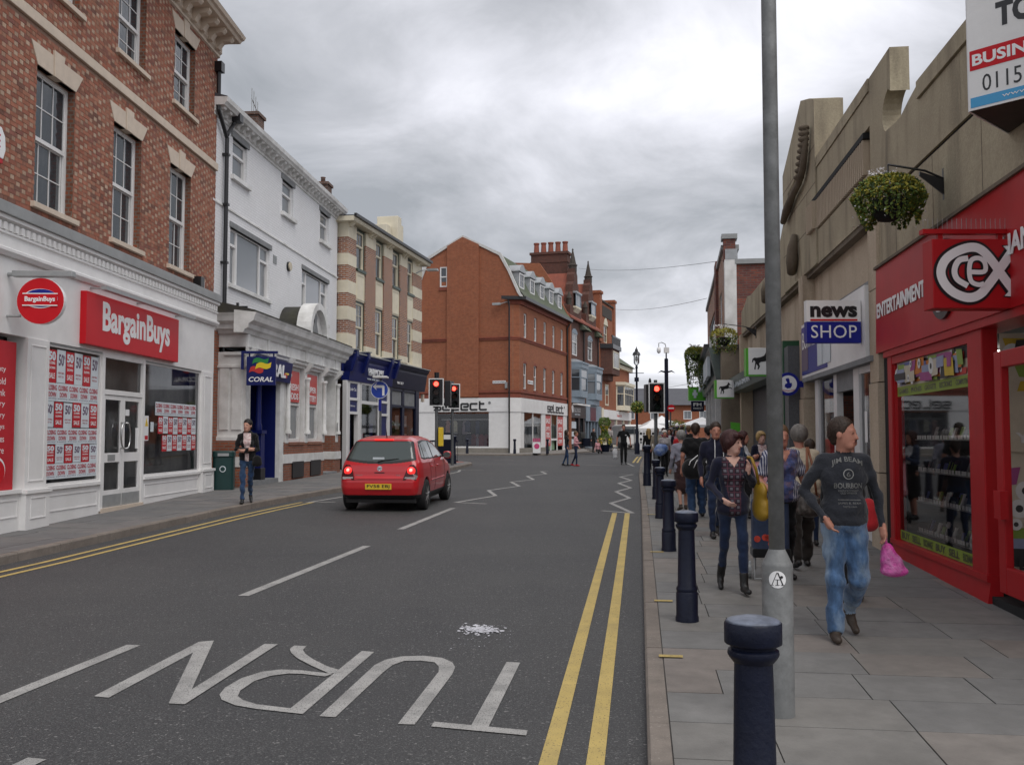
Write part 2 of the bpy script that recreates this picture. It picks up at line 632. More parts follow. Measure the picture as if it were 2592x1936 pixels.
LET = [[(-.04, 7.24), (.06, 7.22), (-.14, 5.70), (-.24, 5.74)],
       [(-.46, 5.82), (.09, 5.66), (.08, 5.57), (-.47, 5.73)],
       [(-1.16, 5.93), (-1.0, 7.15), (-.94, 7.31), (-.83, 7.41), (-.67, 7.43), (-.52, 7.36), (-.44, 7.23), (-.41, 7.09), (-.42, 6.89), (-.57, 5.77), (-.67, 5.78),
        (-.52, 6.96), (-.53, 7.11), (-.57, 7.23), (-.68, 7.28), (-.8, 7.27), (-.87, 7.15), (-.91, 6.95), (-1.06, 5.91)],
       [(-1.16, 7.58), (-1.06, 7.55), (-1.27, 5.97), (-1.38, 6.02)],
       [(-1.27, 5.97), (-1.57, 6.07), (-1.73, 6.15), (-1.85, 6.27), (-1.9, 6.39), (-1.91, 6.55), (-1.87, 6.78), (-1.77, 6.96), (-1.65, 7.02), (-1.51, 7.0), (-1.26, 6.9),
        (-1.3, 6.83), (-1.47, 6.9), (-1.57, 6.91), (-1.68, 6.85), (-1.76, 6.71), (-1.79, 6.48), (-1.77, 6.35), (-1.71, 6.26), (-1.6, 6.17), (-1.33, 6.07)],
       [(-1.28, 6.9), (-1.46, 7.13), (-1.61, 7.35), (-1.69, 7.51), (-1.73, 7.64), (-1.72, 7.75), (-1.62, 7.73), (-1.62, 7.6), (-1.57, 7.47), (-1.48, 7.31), (-1.34, 7.11), (-1.19, 6.96)],
       [(-2.7, 6.35), (-2.59, 6.32), (-2.41, 7.85), (-2.52, 7.88)],
       [(-2.52, 7.88), (-2.41, 7.93), (-2.05, 6.17), (-2.16, 6.19)],
       [(-1.97, 7.81), (-1.86, 7.8), (-2.05, 6.17), (-2.15, 6.22)]]
for k, (nm, ii) in enumerate((('t', (0, 1)), ('u', (2,)), ('r', (3, 4, 5)), ('n', (6, 7, 8)))):
    mk = MB()
    for j, i in enumerate(ii):
        flat(mk, LET[i], UP + .0012 * j)
    mk.build('road_lettering', M['white_line'], kind='structure')

# spilled white powder on the road
mk = MB()
rs = random.Random(4)
for i in range(420):
    a = rs.gauss(0, 1)
    b = rs.gauss(0, 1)
    x, y = -.27 + a * .075, 8.33 + b * .075
    r = rs.uniform(.003, .016) if i > 14 else rs.uniform(.015, .034)
    if i >= 370:
        x, y = -.3 + a * .16, 8.0 + b * .24
        r = rs.uniform(.003, .008)
    nn = rs.randint(5, 8)
    flat(mk, [(x + r * rs.uniform(.5, 1.2) * math.cos(t * 6.283 / nn), y + r * 1.3 * rs.uniform(.5, 1.2) * math.sin(t * 6.283 / nn)) for t in range(nn)], UP + i * .00002)
mk.build('spilled_powder', mat('powder', (.62, .62, .66), .9, .1, 30), kind='stuff')
mk = MB()
for i in range(46):                     # litter and gum spots on the near pavement
    y = rs.uniform(3.8, 14)
    x = kxR(y) + rs.uniform(.2, 3.2)
    r = rs.uniform(.008, .022)
    flat(mk, [(x + r * math.cos(t) * rs.uniform(.7, 1.1), y + r * math.sin(t) * rs.uniform(.7, 1.1)) for t in (0, .9, 1.8, 2.7, 3.6, 4.5, 5.4)], .0765)
mk.build('gum_spots', mat('old_gum', (.10, .095, .09), .9, .1, 30), kind='stuff')


# kerbs and pavements
def kerb(name, pts, h, wd, inward, m, step=.92):
    """row of kerb stones along a polyline; inward = +1: pavement on the right of the walking direction"""
    root = obj(name, None, kind='structure')
    ln = [0]
    for a, b in zip(pts, pts[1:]):
        ln.append(ln[-1] + math.dist(a, b))

    def at(s):
        for i in range(len(pts) - 1):
            if s <= ln[i + 1] or i == len(pts) - 2:
                t = (s - ln[i]) / (ln[i + 1] - ln[i])
                a, b = Vector(pts[i]), Vector(pts[i + 1])
                d = (b - a).normalized()
                return a + (b - a) * t, Vector((d.y, -d.x)) * inward
    s = 0
    while s < ln[-1] - .2:
        e = min(s + step, ln[-1])
        (a, na), (b, nb) = at(s + .004), at(e - .004)
        dz = random.uniform(-.004, .004)
        c = MB()
        f = .018
        for p, nrm in ((a, na), (b, nb)):
            z0 = gz(p.y)
            q = p + nrm * wd
            c.v += [(p.x, p.y, z0 - .05), (p.x + nrm.x * .004, p.y + nrm.y * .004, z0 + h - f + dz), (p.x + nrm.x * f, p.y + nrm.y * f, z0 + h + dz), (q.x, q.y, z0 + h + dz), (q.x, q.y, z0 - .05)]
        fs = [(i, i + 1, i + 6, i + 5) for i in range(4)] + [(4, 3, 2, 1, 0), (5, 6, 7, 8, 9)]
        if inward > 0:
            fs = [tuple(reversed(x)) for x in fs]
        c.f, c.m, c.c = fs, [0] * len(fs), [None] * len(fs)
        c.build('kerb_stone', m, root)
        s = e
    return root


def pave(name, lo, hi, ys_, h, m, skirt=.1):
    """pavement bed between two curves of y"""
    c = MB()
    for a, b in zip(ys_, ys_[1:]):
        c.add([(lo(a), a, gz(a) + h), (hi(a), a, gz(a) + h), (hi(b), b, gz(b) + h), (lo(b), b, gz(b) + h)], [(0, 1, 2, 3)])
    return c.build(name, m, kind='structure')


HR, HL = .08, .12
kerb('kerb', [(kxR(y), y) for y in list(range(1, 34, 2)) + [33.9, 43.3, 57.2, 75]], HR, .125, 1, M['kerb'])
kpts = [(kxL(y), y) for y in (6, 9, 11.9, 15, 18.63, 21.5, 24.53, 28.7, 33, 36, 39.4, 43.3)] + [(-1.95, 44.8), (-2.6, 45.9), (-3.6, 46.4), (-6, 47.2), (-20, 51.4)]
kerb('kerb', kpts, HL, .13, -1, M['kerb'])
ys_ = [-12, 0, 5, 10, 15, 23, 30, 34]
bedR = pave('right_pavement', lambda y: kxR(y) + .12, lambda y: kxR(y) + 6.5, [-12, 0, 5.11, 12, 19.5, 23, 33.9], HR - .014, M['joint'])
pave('right_pavement', lambda y: kxR(y) + .12, lambda y: kxR(y) + 9, [33.9, 43.3, 57.2, 75], HR, M['flag3'])
bedL = pave('left_pavement', lambda y: -14, lambda y: kxL(y) - .12, [-12, 0, 11.9, 18.63, 23, 24.53, 33], HL - .014, M['joint'])
pave('left_pavement', lambda y: -14, lambda y: kxL(y) - .12, [33, 39.4, 43.3], HL, M['lflag1'])
MB().prismz([(-1.9, 43.3), (-2.05, 44.7), (-2.68, 45.8), (-3.6, 46.28), (-6, 47.08), (-20, 51.3), (-20, 43.3)], lambda x, y: gz(y) - .02, lambda x, y: gz(y) + HL - .001).build('left_pavement', M['lflag1'], kind='structure')
MB().prismz([(-2.15, 43.9), (-2.3, 44.9), (-2.9, 45.6), (-4.2, 45.9), (-4.2, 43.2)], lambda x, y: gz(y) + HL - .01, lambda x, y: gz(y) + HL + .004).build('tactile_paving', mat('red_tactile', (.24, .09, .07), .85, .15, 20, bump=.004, bs=60.), kind='structure')
SK = [(-22, 66.6), (-3.5, 61.3), (-.4, 60.3), (1.4, 60.7), (2.9, 62.4), (4.0, 65.2), (6.4, 72), (10.6, 84), (17, 103)]
kerb('kerb', SK, .1, .13, 1 if False else -1, M['kerb'], 1.4)
c = MB()
c.prismz([(x - .05, y + .12) for x, y in SK] + [(12, 120), (-30, 120), (-30, 68)], lambda x, y: gz(y) - .02, lambda x, y: gz(y) + .098)
c.build('far_pavement', mat('far_paving', (.20, .185, .17), .85, .12, 2), kind='structure')


def flags(root, kx, sgn, y0, y1, row, wmin, wmax, width, h, mats, slope, rnd):
    """paving flags in rows square to the kerb"""
    d = Vector((slope, 1)).normalized()
    nrm = Vector((d.y, -d.x)) * sgn
    y = y0
    th = .05
    while y < y1:
        a = Vector((kx(y) + sgn * .13, y))
        u = 0. if rnd.random() < .5 else -rnd.uniform(.1, .4)
        uu = 0.
        first = True
        while uu < width:
            wv = rnd.uniform(wmin, wmax) * (rnd.uniform(.5, .8) if first else 1)
            first = False
            g_ = .0042
            zz_ = rnd.uniform(-.002, .002)
            P_ = [a + nrm * (uu + g_) + d * g_, a + nrm * (uu + wv - g_) + d * g_, a + nrm * (uu + wv - g_) + d * (row - g_), a + nrm * (uu + g_) + d * (row - g_)]
            mb = MB().prismz([(p.x, p.y) for p in P_], lambda x, yy: gz(yy) + h - th + zz_, lambda x, yy: gz(yy) + h + zz_)
            mb.build('flagstone', M[rnd.choice(mats)], root)
            uu += wv
        y += row * d.y
    return root


rnd = random.Random(11)
flags(bedR, kxR, 1, 3.2, 24.5, .6, .62, 1.05, 3.4, HR, ['flag0', 'flag1', 'flag2', 'flag3', 'flag4', 'flag0', 'flag1'], .131, rnd)
flags(bedR, kxR, 1, 24.5, 33.2, .9, .9, 1.3, 3.4, HR, ['flag0', 'flag1', 'flag3'], .131, rnd)
flags(bedL, kxL, -1, 9.5, 32.5, .62, .58, .66, 4.2, HL, ['lflag0', 'lflag1', 'lflag2'], .18, rnd)


# ------------------------------------------------------------------ facade helpers (local frame: x along the wall, y into the building, z up)
def facade(name, label, ox, oy, phi, cat='building'):
    return thing(name, label, cat, (ox, oy, 0), R_(phi))


def wall(u0, u1, z0, z1, holes, y=0., rev=.14, m=0, mb=None, mrev=None):
    """wall sheet with real openings and their reveals"""
    mb = mb or MB()
    us = sorted({u0, u1} | {min(max(v, u0), u1) for hh in holes for v in hh[:2]})
    zs = sorted({z0, z1} | {min(max(v, z0), z1) for hh in holes for v in hh[2:4]})
    for a, b in zip(us, us[1:]):
        for c, d in zip(zs, zs[1:]):
            mu, mz = (a + b) / 2, (c + d) / 2
            if any(h[0] < mu < h[1] and h[2] < mz < h[3] for h in holes):
                continue
            mb.add([(a, y, c), (b, y, c), (b, y, d), (a, y, d)], [(0, 1, 2, 3)], m)
    mr = m if mrev is None else mrev
    for h in holes:
        a, b, c, d = h[:4]
        r = y + rev
        mb.add([(a, y, c), (a, r, c), (a, r, d), (a, y, d)], [(3, 2, 1, 0)], mr)
        mb.add([(b, y, c), (b, r, c), (b, r, d), (b, y, d)], [(0, 1, 2, 3)], mr)
        mb.add([(a, y, c), (b, y, c), (b, r, c), (a, r, c)], [(3, 2, 1, 0)], mr)
        mb.add([(a, y, d), (b, y, d), (b, r, d), (a, r, d)], [(0, 1, 2, 3)], mr)
    return mb


def window(root, u0, u1, z0, z1, y, rows=((3, 2), (3, 2)), mf='sash', mg='glass', fr=.06, bar=.018, split=.5, step=.035, name='window', box=.05):
    """window frame with sashes (bottom first); panes are its children. rows: per sash (columns, rows)"""
    mb = MB()
    mb.box(u0, u0 + fr, y, y + box, z0, z1).box(u1 - fr, u1, y, y + box, z0, z1)
    mb.box(u0 + fr, u1 - fr, y + .001, y + box, z0, z0 + fr).box(u0 + fr, u1 - fr, y + .001, y + box, z1 - fr, z1)
    a, b, c, d = u0 + fr, u1 - fr, z0 + fr, z1 - fr
    pan = []
    if len(rows) == 1:
        parts = [(c, d, rows[0], y + .02)]
    else:
        mz = c + (d - c) * split
        mb.box(a, b, y + .012, y + box, mz - .025, mz + .025)
        parts = [(c, mz - .025, rows[0], y + .02 + step), (mz + .025, d, rows[1], y + .015)]
    for p0, p1, (nc, nr), yy in parts:
        sb = .035 if len(rows) > 1 else .0
        aa, bb, q0, q1 = a + sb, b - sb, p0 + sb * .6, p1 - sb * .6
        if sb:
            mb.box(a, aa, yy, yy + .03, p0, p1).box(bb, b, yy, yy + .03, p0, p1).box(aa, bb, yy, yy + .03, p0, q0).box(aa, bb, yy, yy + .03, q1, p1)
        for i in range(1, nc):
            x = aa + (bb - aa) * i / nc
            mb.box(x - bar / 2, x + bar / 2, yy + .002, yy + .028, q0, q1)
        for j in range(1, nr):
            z = q0 + (q1 - q0) * j / nr
            mb.box(aa, bb, yy + .003, yy + .027, z - bar / 2, z + bar / 2)
        for i in range(nc):
            for j in range(nr):
                pan.append((aa + (bb - aa) * (i + .5) / nc, yy + .018, q0 + (q1 - q0) * (j + .5) / nr, (bb - aa) / nc - bar, (q1 - q0) / nr - bar))
    o = mb.build(name, M[mf], root)
    for x, yy, z, ww, hh in pan:
        p = ubox('pane', 'pane_' + mg, M[mg], o, (x, yy, z), (ww, .006, hh))
        p.rotation_euler = (random.uniform(-.004, .004), 0, random.uniform(-.006, .006))
    return o


def sill(root, u0, u1, z0, z1, m, pr=.08, d=.12, name='sill'):
    return MB().prismx([(-pr, z0), (d, z0), (d, z1 + .015), (-pr, z1)], u0, u1).build(name, m, root, bev=.006)


def simple(root, name, m, *boxes, bev=0, **kw):
    mb = MB()
    for b in boxes:
        mb.box(*b)
    return mb.build(name, m, root, bev=bev, **kw)


def cpane(root, u0, u1, z0, z1, y, m='glass_clear', name='pane'):
    """single sheet of clear glass facing the street"""
    return MB().add([(u0, y, z0), (u1, y, z0), (u1, y, z1), (u0, y, z1)], [(0, 1, 2, 3)]).build(name, M[m], root)


# ------------------------------------------------------------------ left 1: corner brick building over the red sign discount shop
B1 = facade('brick_building', 'three storey Flemish bond red brick building above white shopfront with wide red sign', -7.777, 14, 88.27)
W1 = [(1.45, 2.74), (4.28, 5.58), (7.11, 8.38)]
W2 = [(1.5, 2.82), (4.38, 5.68), (7.23, 8.52)]
holes = [(a, b, 5.56, 7.83) for a, b in W1] + [(a, b, 9.27, 10.93) for a, b in W2]
wb = wall(-3.2, 10.08, 4.9, 11.6, holes, 0, .2)
wb.add([(10.08, 0, 4.9), (10.08, .6, 4.9), (10.08, .6, 11.8), (10.08, 0, 11.8)], [(0, 1, 2, 3)])
wb.build('wall', M['mortar'], B1)
MB().box(-3.2, 10.07, .6, 9, 0, 11.9).build('building_core', M['dark'], B1)
# bricks in Flemish bond: the ones that show largest are pieces of their own
bricks = MB()
single = []
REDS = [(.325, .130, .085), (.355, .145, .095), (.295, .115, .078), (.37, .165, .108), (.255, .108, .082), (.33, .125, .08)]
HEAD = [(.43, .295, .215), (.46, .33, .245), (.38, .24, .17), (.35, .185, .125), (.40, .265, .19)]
DARKB = [(.20, .10, .075), (.25, .115, .08)]
rb = random.Random(3)
zc, row = 5.24, 0
while zc < 11.42:
    u = -3.2 + (0 if row % 2 else .17)
    k = 0
    while u < 10.05:
        Lb = .225 if k % 2 == 0 else .1075
        a, b = u + .005, min(u + Lb - .005, 10.08)
        k += 1
        u += Lb + .003
        z0, z1 = zc, zc + .066
        cuts = [(a, b)]
        for h in holes:
            if z1 > h[2] + .005 and z0 < h[3] - .005:
                nc = []
                for p, q in cuts:
                    if q <= h[0] or p >= h[1]:
                        nc.append((p, q))
                    else:
                        if p < h[0] - .02:
                            nc.append((p, h[0]))
                        if q > h[1] + .02:
                            nc.append((h[1], q))
                cuts = nc
        head = k % 2 == 0
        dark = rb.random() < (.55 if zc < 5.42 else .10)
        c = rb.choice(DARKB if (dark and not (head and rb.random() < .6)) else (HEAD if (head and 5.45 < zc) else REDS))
        f = rb.uniform(.88, 1.12)
        c = tuple(x * f for x in c)
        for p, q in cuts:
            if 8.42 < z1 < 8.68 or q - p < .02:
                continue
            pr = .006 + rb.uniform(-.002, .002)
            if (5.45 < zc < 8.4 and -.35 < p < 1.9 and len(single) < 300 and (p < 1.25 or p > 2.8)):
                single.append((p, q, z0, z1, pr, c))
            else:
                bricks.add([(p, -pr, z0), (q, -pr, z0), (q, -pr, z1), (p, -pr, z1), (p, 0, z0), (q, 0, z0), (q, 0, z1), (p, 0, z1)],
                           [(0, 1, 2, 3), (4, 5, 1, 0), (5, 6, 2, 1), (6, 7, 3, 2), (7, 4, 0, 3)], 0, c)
    zc += .0752
    row += 1
bricks.build('brickwork', M['brick_l1'], B1, kind='stuff')
for p, q, z0, z1, pr, c in single:
    MB().add([(p, -pr, z0), (q, -pr, z0), (q, -pr, z1), (p, -pr, z1), (p, 0, z0), (q, 0, z0), (q, 0, z1), (p, 0, z1)],
             [(0, 1, 2, 3), (4, 5, 1, 0), (5, 6, 2, 1), (6, 7, 3, 2), (7, 4, 0, 3)], 0, c).build('brick', M['brick_l1'], B1)
M['reveal'] = brickmat('reveal_brick', (.30, .09, .045), (.16, .07, .045), (.2, .15, .12), bw=.11)
for h in holes:                                     # brick reveals inside the openings
    a, b, c, d = h
    MB().add([(b - .002, 0, c), (b - .002, .2, c), (b - .002, .2, d), (b - .002, 0, d)], [(0, 1, 2, 3)]).build('reveal', M['reveal'], B1)
    MB().add([(a + .002, 0, c), (a + .002, .2, c), (a + .002, .2, d), (a + .002, 0, d)], [(3, 2, 1, 0)]).build('reveal', M['reveal'], B1)
MB().box(-3.2, 10.1, -.06, 0, 8.46, 8.64).build('string_course', M['stone'], B1, bev=.008)
for i, (a, b) in enumerate(W1 + W2):
    z0, z1 = (5.56, 7.83) if i < 3 else (9.27, 10.93)
    w_ = window(B1, a, b, z0, z1, .13, mg='glass')
    sill(B1, a - .1, b + .12, z0 - .09, z0, M['stone'])
    mid = (a + b) / 2
    zt = z1 + .34
    MB().prism([(a, z1), (mid - .14, z1), (mid - .16, zt), (a - .22, zt)], -.02, .1).build('lintel', M['stone'], B1, bev=.006)
    MB().prism([(mid + .14, z1), (b, z1), (b + .25, zt), (mid + .16, zt)], -.02, .1).build('lintel', M['stone'], B1, bev=.006)
    MB().prism([(mid - .136, z1 - .01), (mid + .136, z1 - .01), (mid + .19, zt + .09), (mid - .156, zt + .09)], -.04, .1).build('keystone', M['stone'], B1, bev=.006)
    if i in (0, 1, 3):
        simple(B1, 'curtain', M['pale_print'], (a + .15, a + .32, .3, .31, z0 + .1, z1 - .1))
# eaves cornice with modillions
MB().prismx([(0, 11.36), (-.05, 11.38), (-.05, 11.44), (-.1, 11.48), (-.1, 11.76), (0, 11.76)], -3.2, 10.12).build('frieze', M['stone'], B1)
MB().prismx([(.3, 11.74), (-.56, 11.74), (-.6, 11.8), (-.66, 11.82), (-.7, 11.9), (.3, 11.95)], -3.2, 10.14).build('cornice', M['stone'], B1)
for k in range(24):
    u = -3.0 + k * .55
    if u < 10.1:
        MB().prismx([(-.1, 11.44), (-.16, 11.45), (-.2, 11.52), (-.26, 11.6), (-.44, 11.62), (-.5, 11.68), (-.5, 11.745), (-.1, 11.745)], u, u + .18).build('modillion', M['stone'], B1)
MB().prismx([(.0, 12.0), (-.66, 11.96), (-.5, 12.06), (.4, 12.3), (6, 13.6), (6, 11.9)], -3.2, 10.1).build('roof', mat('slate', (.07, .07, .08), .6, .2, 4), B1)
# entablature and shopfront
P_ = -.3
simple(B1, 'ledge', M['grey_lead'], (-3.2, 9.42, P_ - .14, 0, 5.02, 5.2), bev=.01)
MB().prismx([(0, 4.44), (P_ - .05, 4.44), (P_ - .09, 4.5), (P_ - .09, 4.54), (P_ - .03, 4.57), (P_ - .03, 4.74), (P_ - .06, 4.76), (P_ - .06, 4.79), (P_ - .02, 4.8), (P_ - .02, 4.93), (P_ - .1, 4.96), (P_ - .1, 5.02), (0, 5.02)], -3.2, 9.4).build('entablature', M['white'], B1)
for k in range(78):
    ubox('dentil', 'dentil', M['white'], B1, (-3.0 + k * .159, P_ - .045, 4.862), (.085, .06, .11))
simple(B1, 'fascia', M['white'], (-3.2, 9.3, P_, 0, 3.3, 4.44))
simple(B1, 'soffit', M['grey_metal'], (1.5, 8.5, P_ + .02, .6, 3.27, 3.3))


def pilaster(root, u0, u1, z0, z1, y, m, ped=.55):
    mb = MB()
    mb.box(u0, u1, y, 0, z0 + ped, z1)
    mb.box(u0 - .03, u1 + .03, y - .05, 0, z0 - .3, z0 + ped - .06).box(u0 - .05, u1 + .05, y - .08, 0, z0 + ped - .06, z0 + ped)
    for a, b, c, d, yy in ((u0 + .1, u1 - .1, z0 + ped + .12, z1 - .1, y), (u0 + .1, u1 - .1, z0 + .1, z0 + ped - .12, y - .05)):
        for q in ((a, b, c, c + .02), (a, b, d - .02, d), (a, a + .02, c + .02, d - .02), (b - .02, b, c + .02, d - .02)):
            mb.box(q[0], q[1], yy - .012, yy, q[2], q[3])
    return mb.build('pilaster', m, root, bev=.004)


pilaster(B1, .8, 1.46, .42, 3.3, P_ - .03, M['white'])
pilaster(B1, 8.5, 9.2, .48, 3.3, P_ - .03, M['white'])
for a, b in ((-3.2, .8), (1.46, 3.42), (5.3, 8.5)):
    mb = MB().box(a, b, P_ + .02, 0, .1, .93).box(a, b, P_ - .03, 0, .93, .985)
    for q in ((a + .1, b - .1, .82, .835), (a + .1, b - .1, .57, .585), (a + .1, a + .115, .585, .82), (b - .115, b - .1, .585, .82)):
        mb.box(q[0], q[1], P_ + .008, P_ + .02, q[2], q[3])
    mb.build('stallriser', M['white'], B1)
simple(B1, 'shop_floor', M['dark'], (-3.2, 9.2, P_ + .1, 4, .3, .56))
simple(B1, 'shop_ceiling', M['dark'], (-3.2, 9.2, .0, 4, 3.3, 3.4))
simple(B1, 'shop_back', mat('pale_blind_board', (.42, .42, .41), .9, .3, 1.5), (-3.2, 9.2, .12, .2, .3, 3.4))  # pale board added close behind the glass to brighten the dark windows
for a, b in ((1.46, 3.42), (5.3, 8.5)):
    fr = MB()
    fr.box(a, a + .06, P_ + .03, P_ + .1, .985, 3.3).box(b - .06, b, P_ + .03, P_ + .1, .985, 3.3).box(a, b, P_ + .032, P_ + .1, .985, 1.03).box(a, b, P_ + .032, P_ + .1, 3.24, 3.3)
    o = fr.build('shop_window', M['sash'], B1)
    cpane(o, a + .06, b - .06, 1.03, 3.24, P_ + .06)
# double door with fanlight
dr = MB()
dr.box(3.42, 3.52, P_ + .0, P_ + .1, .45, 3.3).box(5.2, 5.3, P_, P_ + .1, .45, 3.3).box(3.52, 5.2, P_ + .01, P_ + .1, 2.55, 2.64).box(3.52, 5.2, P_ + .01, P_ + .1, 3.22, 3.3)
o = dr.build('door_frame', M['white'], B1)
cpane(o, 3.52, 5.2, 2.64, 3.22, P_ + .06)
for a, b, s in ((3.53, 4.355, 1), (4.365, 5.19, -1)):
    dr = MB()
    dr.box(a, a + .09, P_ + .03, P_ + .08, .5, 2.54).box(b - .09, b, P_ + .03, P_ + .08, .5, 2.54)
    for z0, z1 in ((.72, .8), (1.31, 1.48), (2.46, 2.54)):
        dr.box(a + .09, b - .09, P_ + .03, P_ + .08, z0, z1)
    d_ = dr.build('door', M['white'], B1)
    simple(d_, 'kick_plate', M['grey_metal'], (a + .01, b - .01, P_ + .025, P_ + .08, .49, .72))
    for z0, z1 in ((.8, 1.31), (1.48, 2.46)):
        cpane(d_, a + .09, b - .09, z0, z1, P_ + .055)
    cx = b - .045 if s > 0 else a + .045
    mb = MB()
    mb.tube([(cx + .11 * s * -math.cos(t) * -1 * (1 if s < 0 else 1), P_ - .03, 1.78 + .24 * math.sin(t)) for t in np.linspace(-math.pi / 2, math.pi / 2, 14)] if False else
            [(cx - s * .02 - s * .13 * math.cos(t), P_ - .035, 1.8 + .24 * math.sin(t)) for t in np.linspace(-math.pi / 2, math.pi / 2, 14)], .016)
    mb.cyl((cx - s * .02, P_ - .035, 1.56), (cx - s * .02, P_ + .03, 1.56), .014).cyl((cx - s * .02, P_ - .035, 2.04), (cx - s * .02, P_ + .03, 2.04), .014)
    mb.build('handle', M['steel'], d_, True)
    if s > 0:
        simple(d_, 'letter_plate', M['grey_metal'], (a + .22, a + .52, P_ + .022, P_ + .03, 1.34, 1.45))
simple(B1, 'door_step', M['stone'], (3.45, 5.28, P_ - .02, 0, .3, .49))
simple(B1, 'notice', M['white_sign'], (4.98, 5.14, P_ + .043, P_ + .046, 1.55, 1.95))
simple(B1, 'notice', M['white_sign'], (4.5, 4.68, P_ + .043, P_ + .046, 2.18, 2.3))


# sale posters behind the glass
def posters(z0, z1, us, kinds, y):
    for (a, b), k in zip(us, kinds):
        m = M['red_print'] if k == 'r' else M['pale_print']
        t = random.uniform(-.01, .01)
        p = simple(B1, 'poster', m, (a, b, y, y + .002, z0 + t, z1 + t))
        wd, h = b - a, z1 - z0
        if k == 'r':
            text('50', M['pale_print'], p, a + wd * .1, z1 - h * .34, wd * .8, h * .28, y - .001, .001, bold=.05)
            for q, s in ((.55, 'CLOSING'), (.4, 'DOWN'), (.12, 'SALE')):
                text(s, M['white_sign'], p, a + wd * .16, z0 + h * q, wd * .68, h * (.17 if s == 'SALE' else .08), y - .001, .001, bold=.02)
        elif k == 'w':
            text('50', M['purple_print'], p, a + wd * .18, z1 - h * .47, wd * .62, h * .36, y - .001, .001, bold=.03)
            text('%', M['purple_print'], p, a + wd * .78, z1 - h * .24, wd * .16, h * .09, y - .001, .001)
            text('EVERYTHING', M['red_text'], p, a + wd * .15, z0 + h * .28, wd * .7, h * .06, y - .001, .001)
            text('MUST GO', M['red_text'], p, a + wd * .2, z0 + h * .17, wd * .6, h * .06, y - .001, .001)


def closing(z0, z1, a, b, n, y, m='pale_print'):
    wd = (b - a) / n
    for i in range(n):
        p = simple(B1, 'poster', M[m], (a + i * wd, a + (i + 1) * wd - .004, y, y + .002, z0, z1))
        h = z1 - z0
        text('CLOSING', M['red_text'], p, a + i * wd + .02, z0 + h * .58, wd - .05, h * .3, y - .001, .001, bold=.035)
        text('DOWN', M['red_text'], p, a + i * wd + wd * .2, z0 + h * .22, wd * .66, h * .28, y - .001, .001, bold=.035)
        text('all stock must go', M['purple_print'], p, a + i * wd + .02, z0 + h * .1, wd - .05, h * .08, y - .001, .001)


yp = P_ + .05
u6 = [(1.56 + i * .3, 1.56 + i * .3 + .285) for i in range(6)]
posters(2.66, 3.2, u6, 'rwrwrw', yp)
closing(2.36, 2.66, 1.54, 3.36, 5, yp)
posters(1.93, 2.35, [(1.5 + i * .31, 1.5 + i * .31 + .29) for i in range(6)], 'wrwrwr', yp)
closing(1.66, 1.92, 1.54, 3.36, 5, yp)
posters(1.34, 1.65, [(1.58 + i * .3, 1.58 + i * .3 + .28) for i in range(6)], 'rwrwrw', yp)
closing(1.09, 1.34, 1.54, 3.36, 5, yp)
closing(2.22, 2.5, 5.95, 8.3, 6, yp)
posters(1.84, 2.2, [(6.1 + i * .275, 6.1 + i * .275 + .265) for i in range(8)], 'rwrwrwrw', yp)
posters(1.48, 1.82, [(6.32 + i * .285, 6.32 + i * .285 + .27) for i in range(7)], 'rwrwrwr', yp)
p = simple(B1, 'notice', M['white_sign'], (5.42, 5.62, yp, yp + .002, 1.7, 2.2))
MB().prism([(5.44, 1.99), (5.6, 1.99), (5.52, 2.16)], yp - .001, yp).build('warning_triangle', M['yellow'], p)
simple(p, 'notice_band', M['red_print'], (5.44, 5.6, yp - .001, yp, 1.72, 1.8))
simple(B1, 'notice', M['pale_print'], (5.72, 5.88, yp, yp + .002, 1.88, 2.08))
# red panel in the window left of the pilaster
o = simple(B1, 'window_panel', M['red_print'], (-3.2, .62, P_ + .05, P_ + .07, .99, 3.2))
for i, s in enumerate(('Beauty', 'Household', 'Drink', 'Stationery', 'Grocery', 'Toys', 'Games', 'Hardware')):
    text(s, M['white_sign'], o, .35 - len(s) * .075, 2.72 - i * .17, len(s) * .075, .1, P_ + .049, .001)
MB().disc((.18, 1.28), .2, P_ + .046, P_ + .05, sx=1.1).build('badge', M['white_sign'], o)
MB().disc((.18, 1.26), .18, P_ + .044, P_ + .046, sx=1.15).build('badge', M['red_sign'], o)
# shop sign with light trough
o = simple(B1, 'sign_board', M['red_sign'], (2.5, 6.73, P_ - .11, P_, 3.37, 4.28), bev=.006)
text('BargainBuys', M['white_sign'], o, 3.12, 3.5, 3.1, .68, P_ - .111, .006, bold=.03, sp=1.02)
o = MB().box(2.75, 7.1, P_ - .34, P_ - .24, 4.33, 4.4).build('light_trough', M['grey_metal'], B1)
for u in (2.85, 4.8, 6.8):
    simple(o, 'arm', M['grey_metal'], (u, u + .04, P_ - .24, P_, 4.36, 4.39))
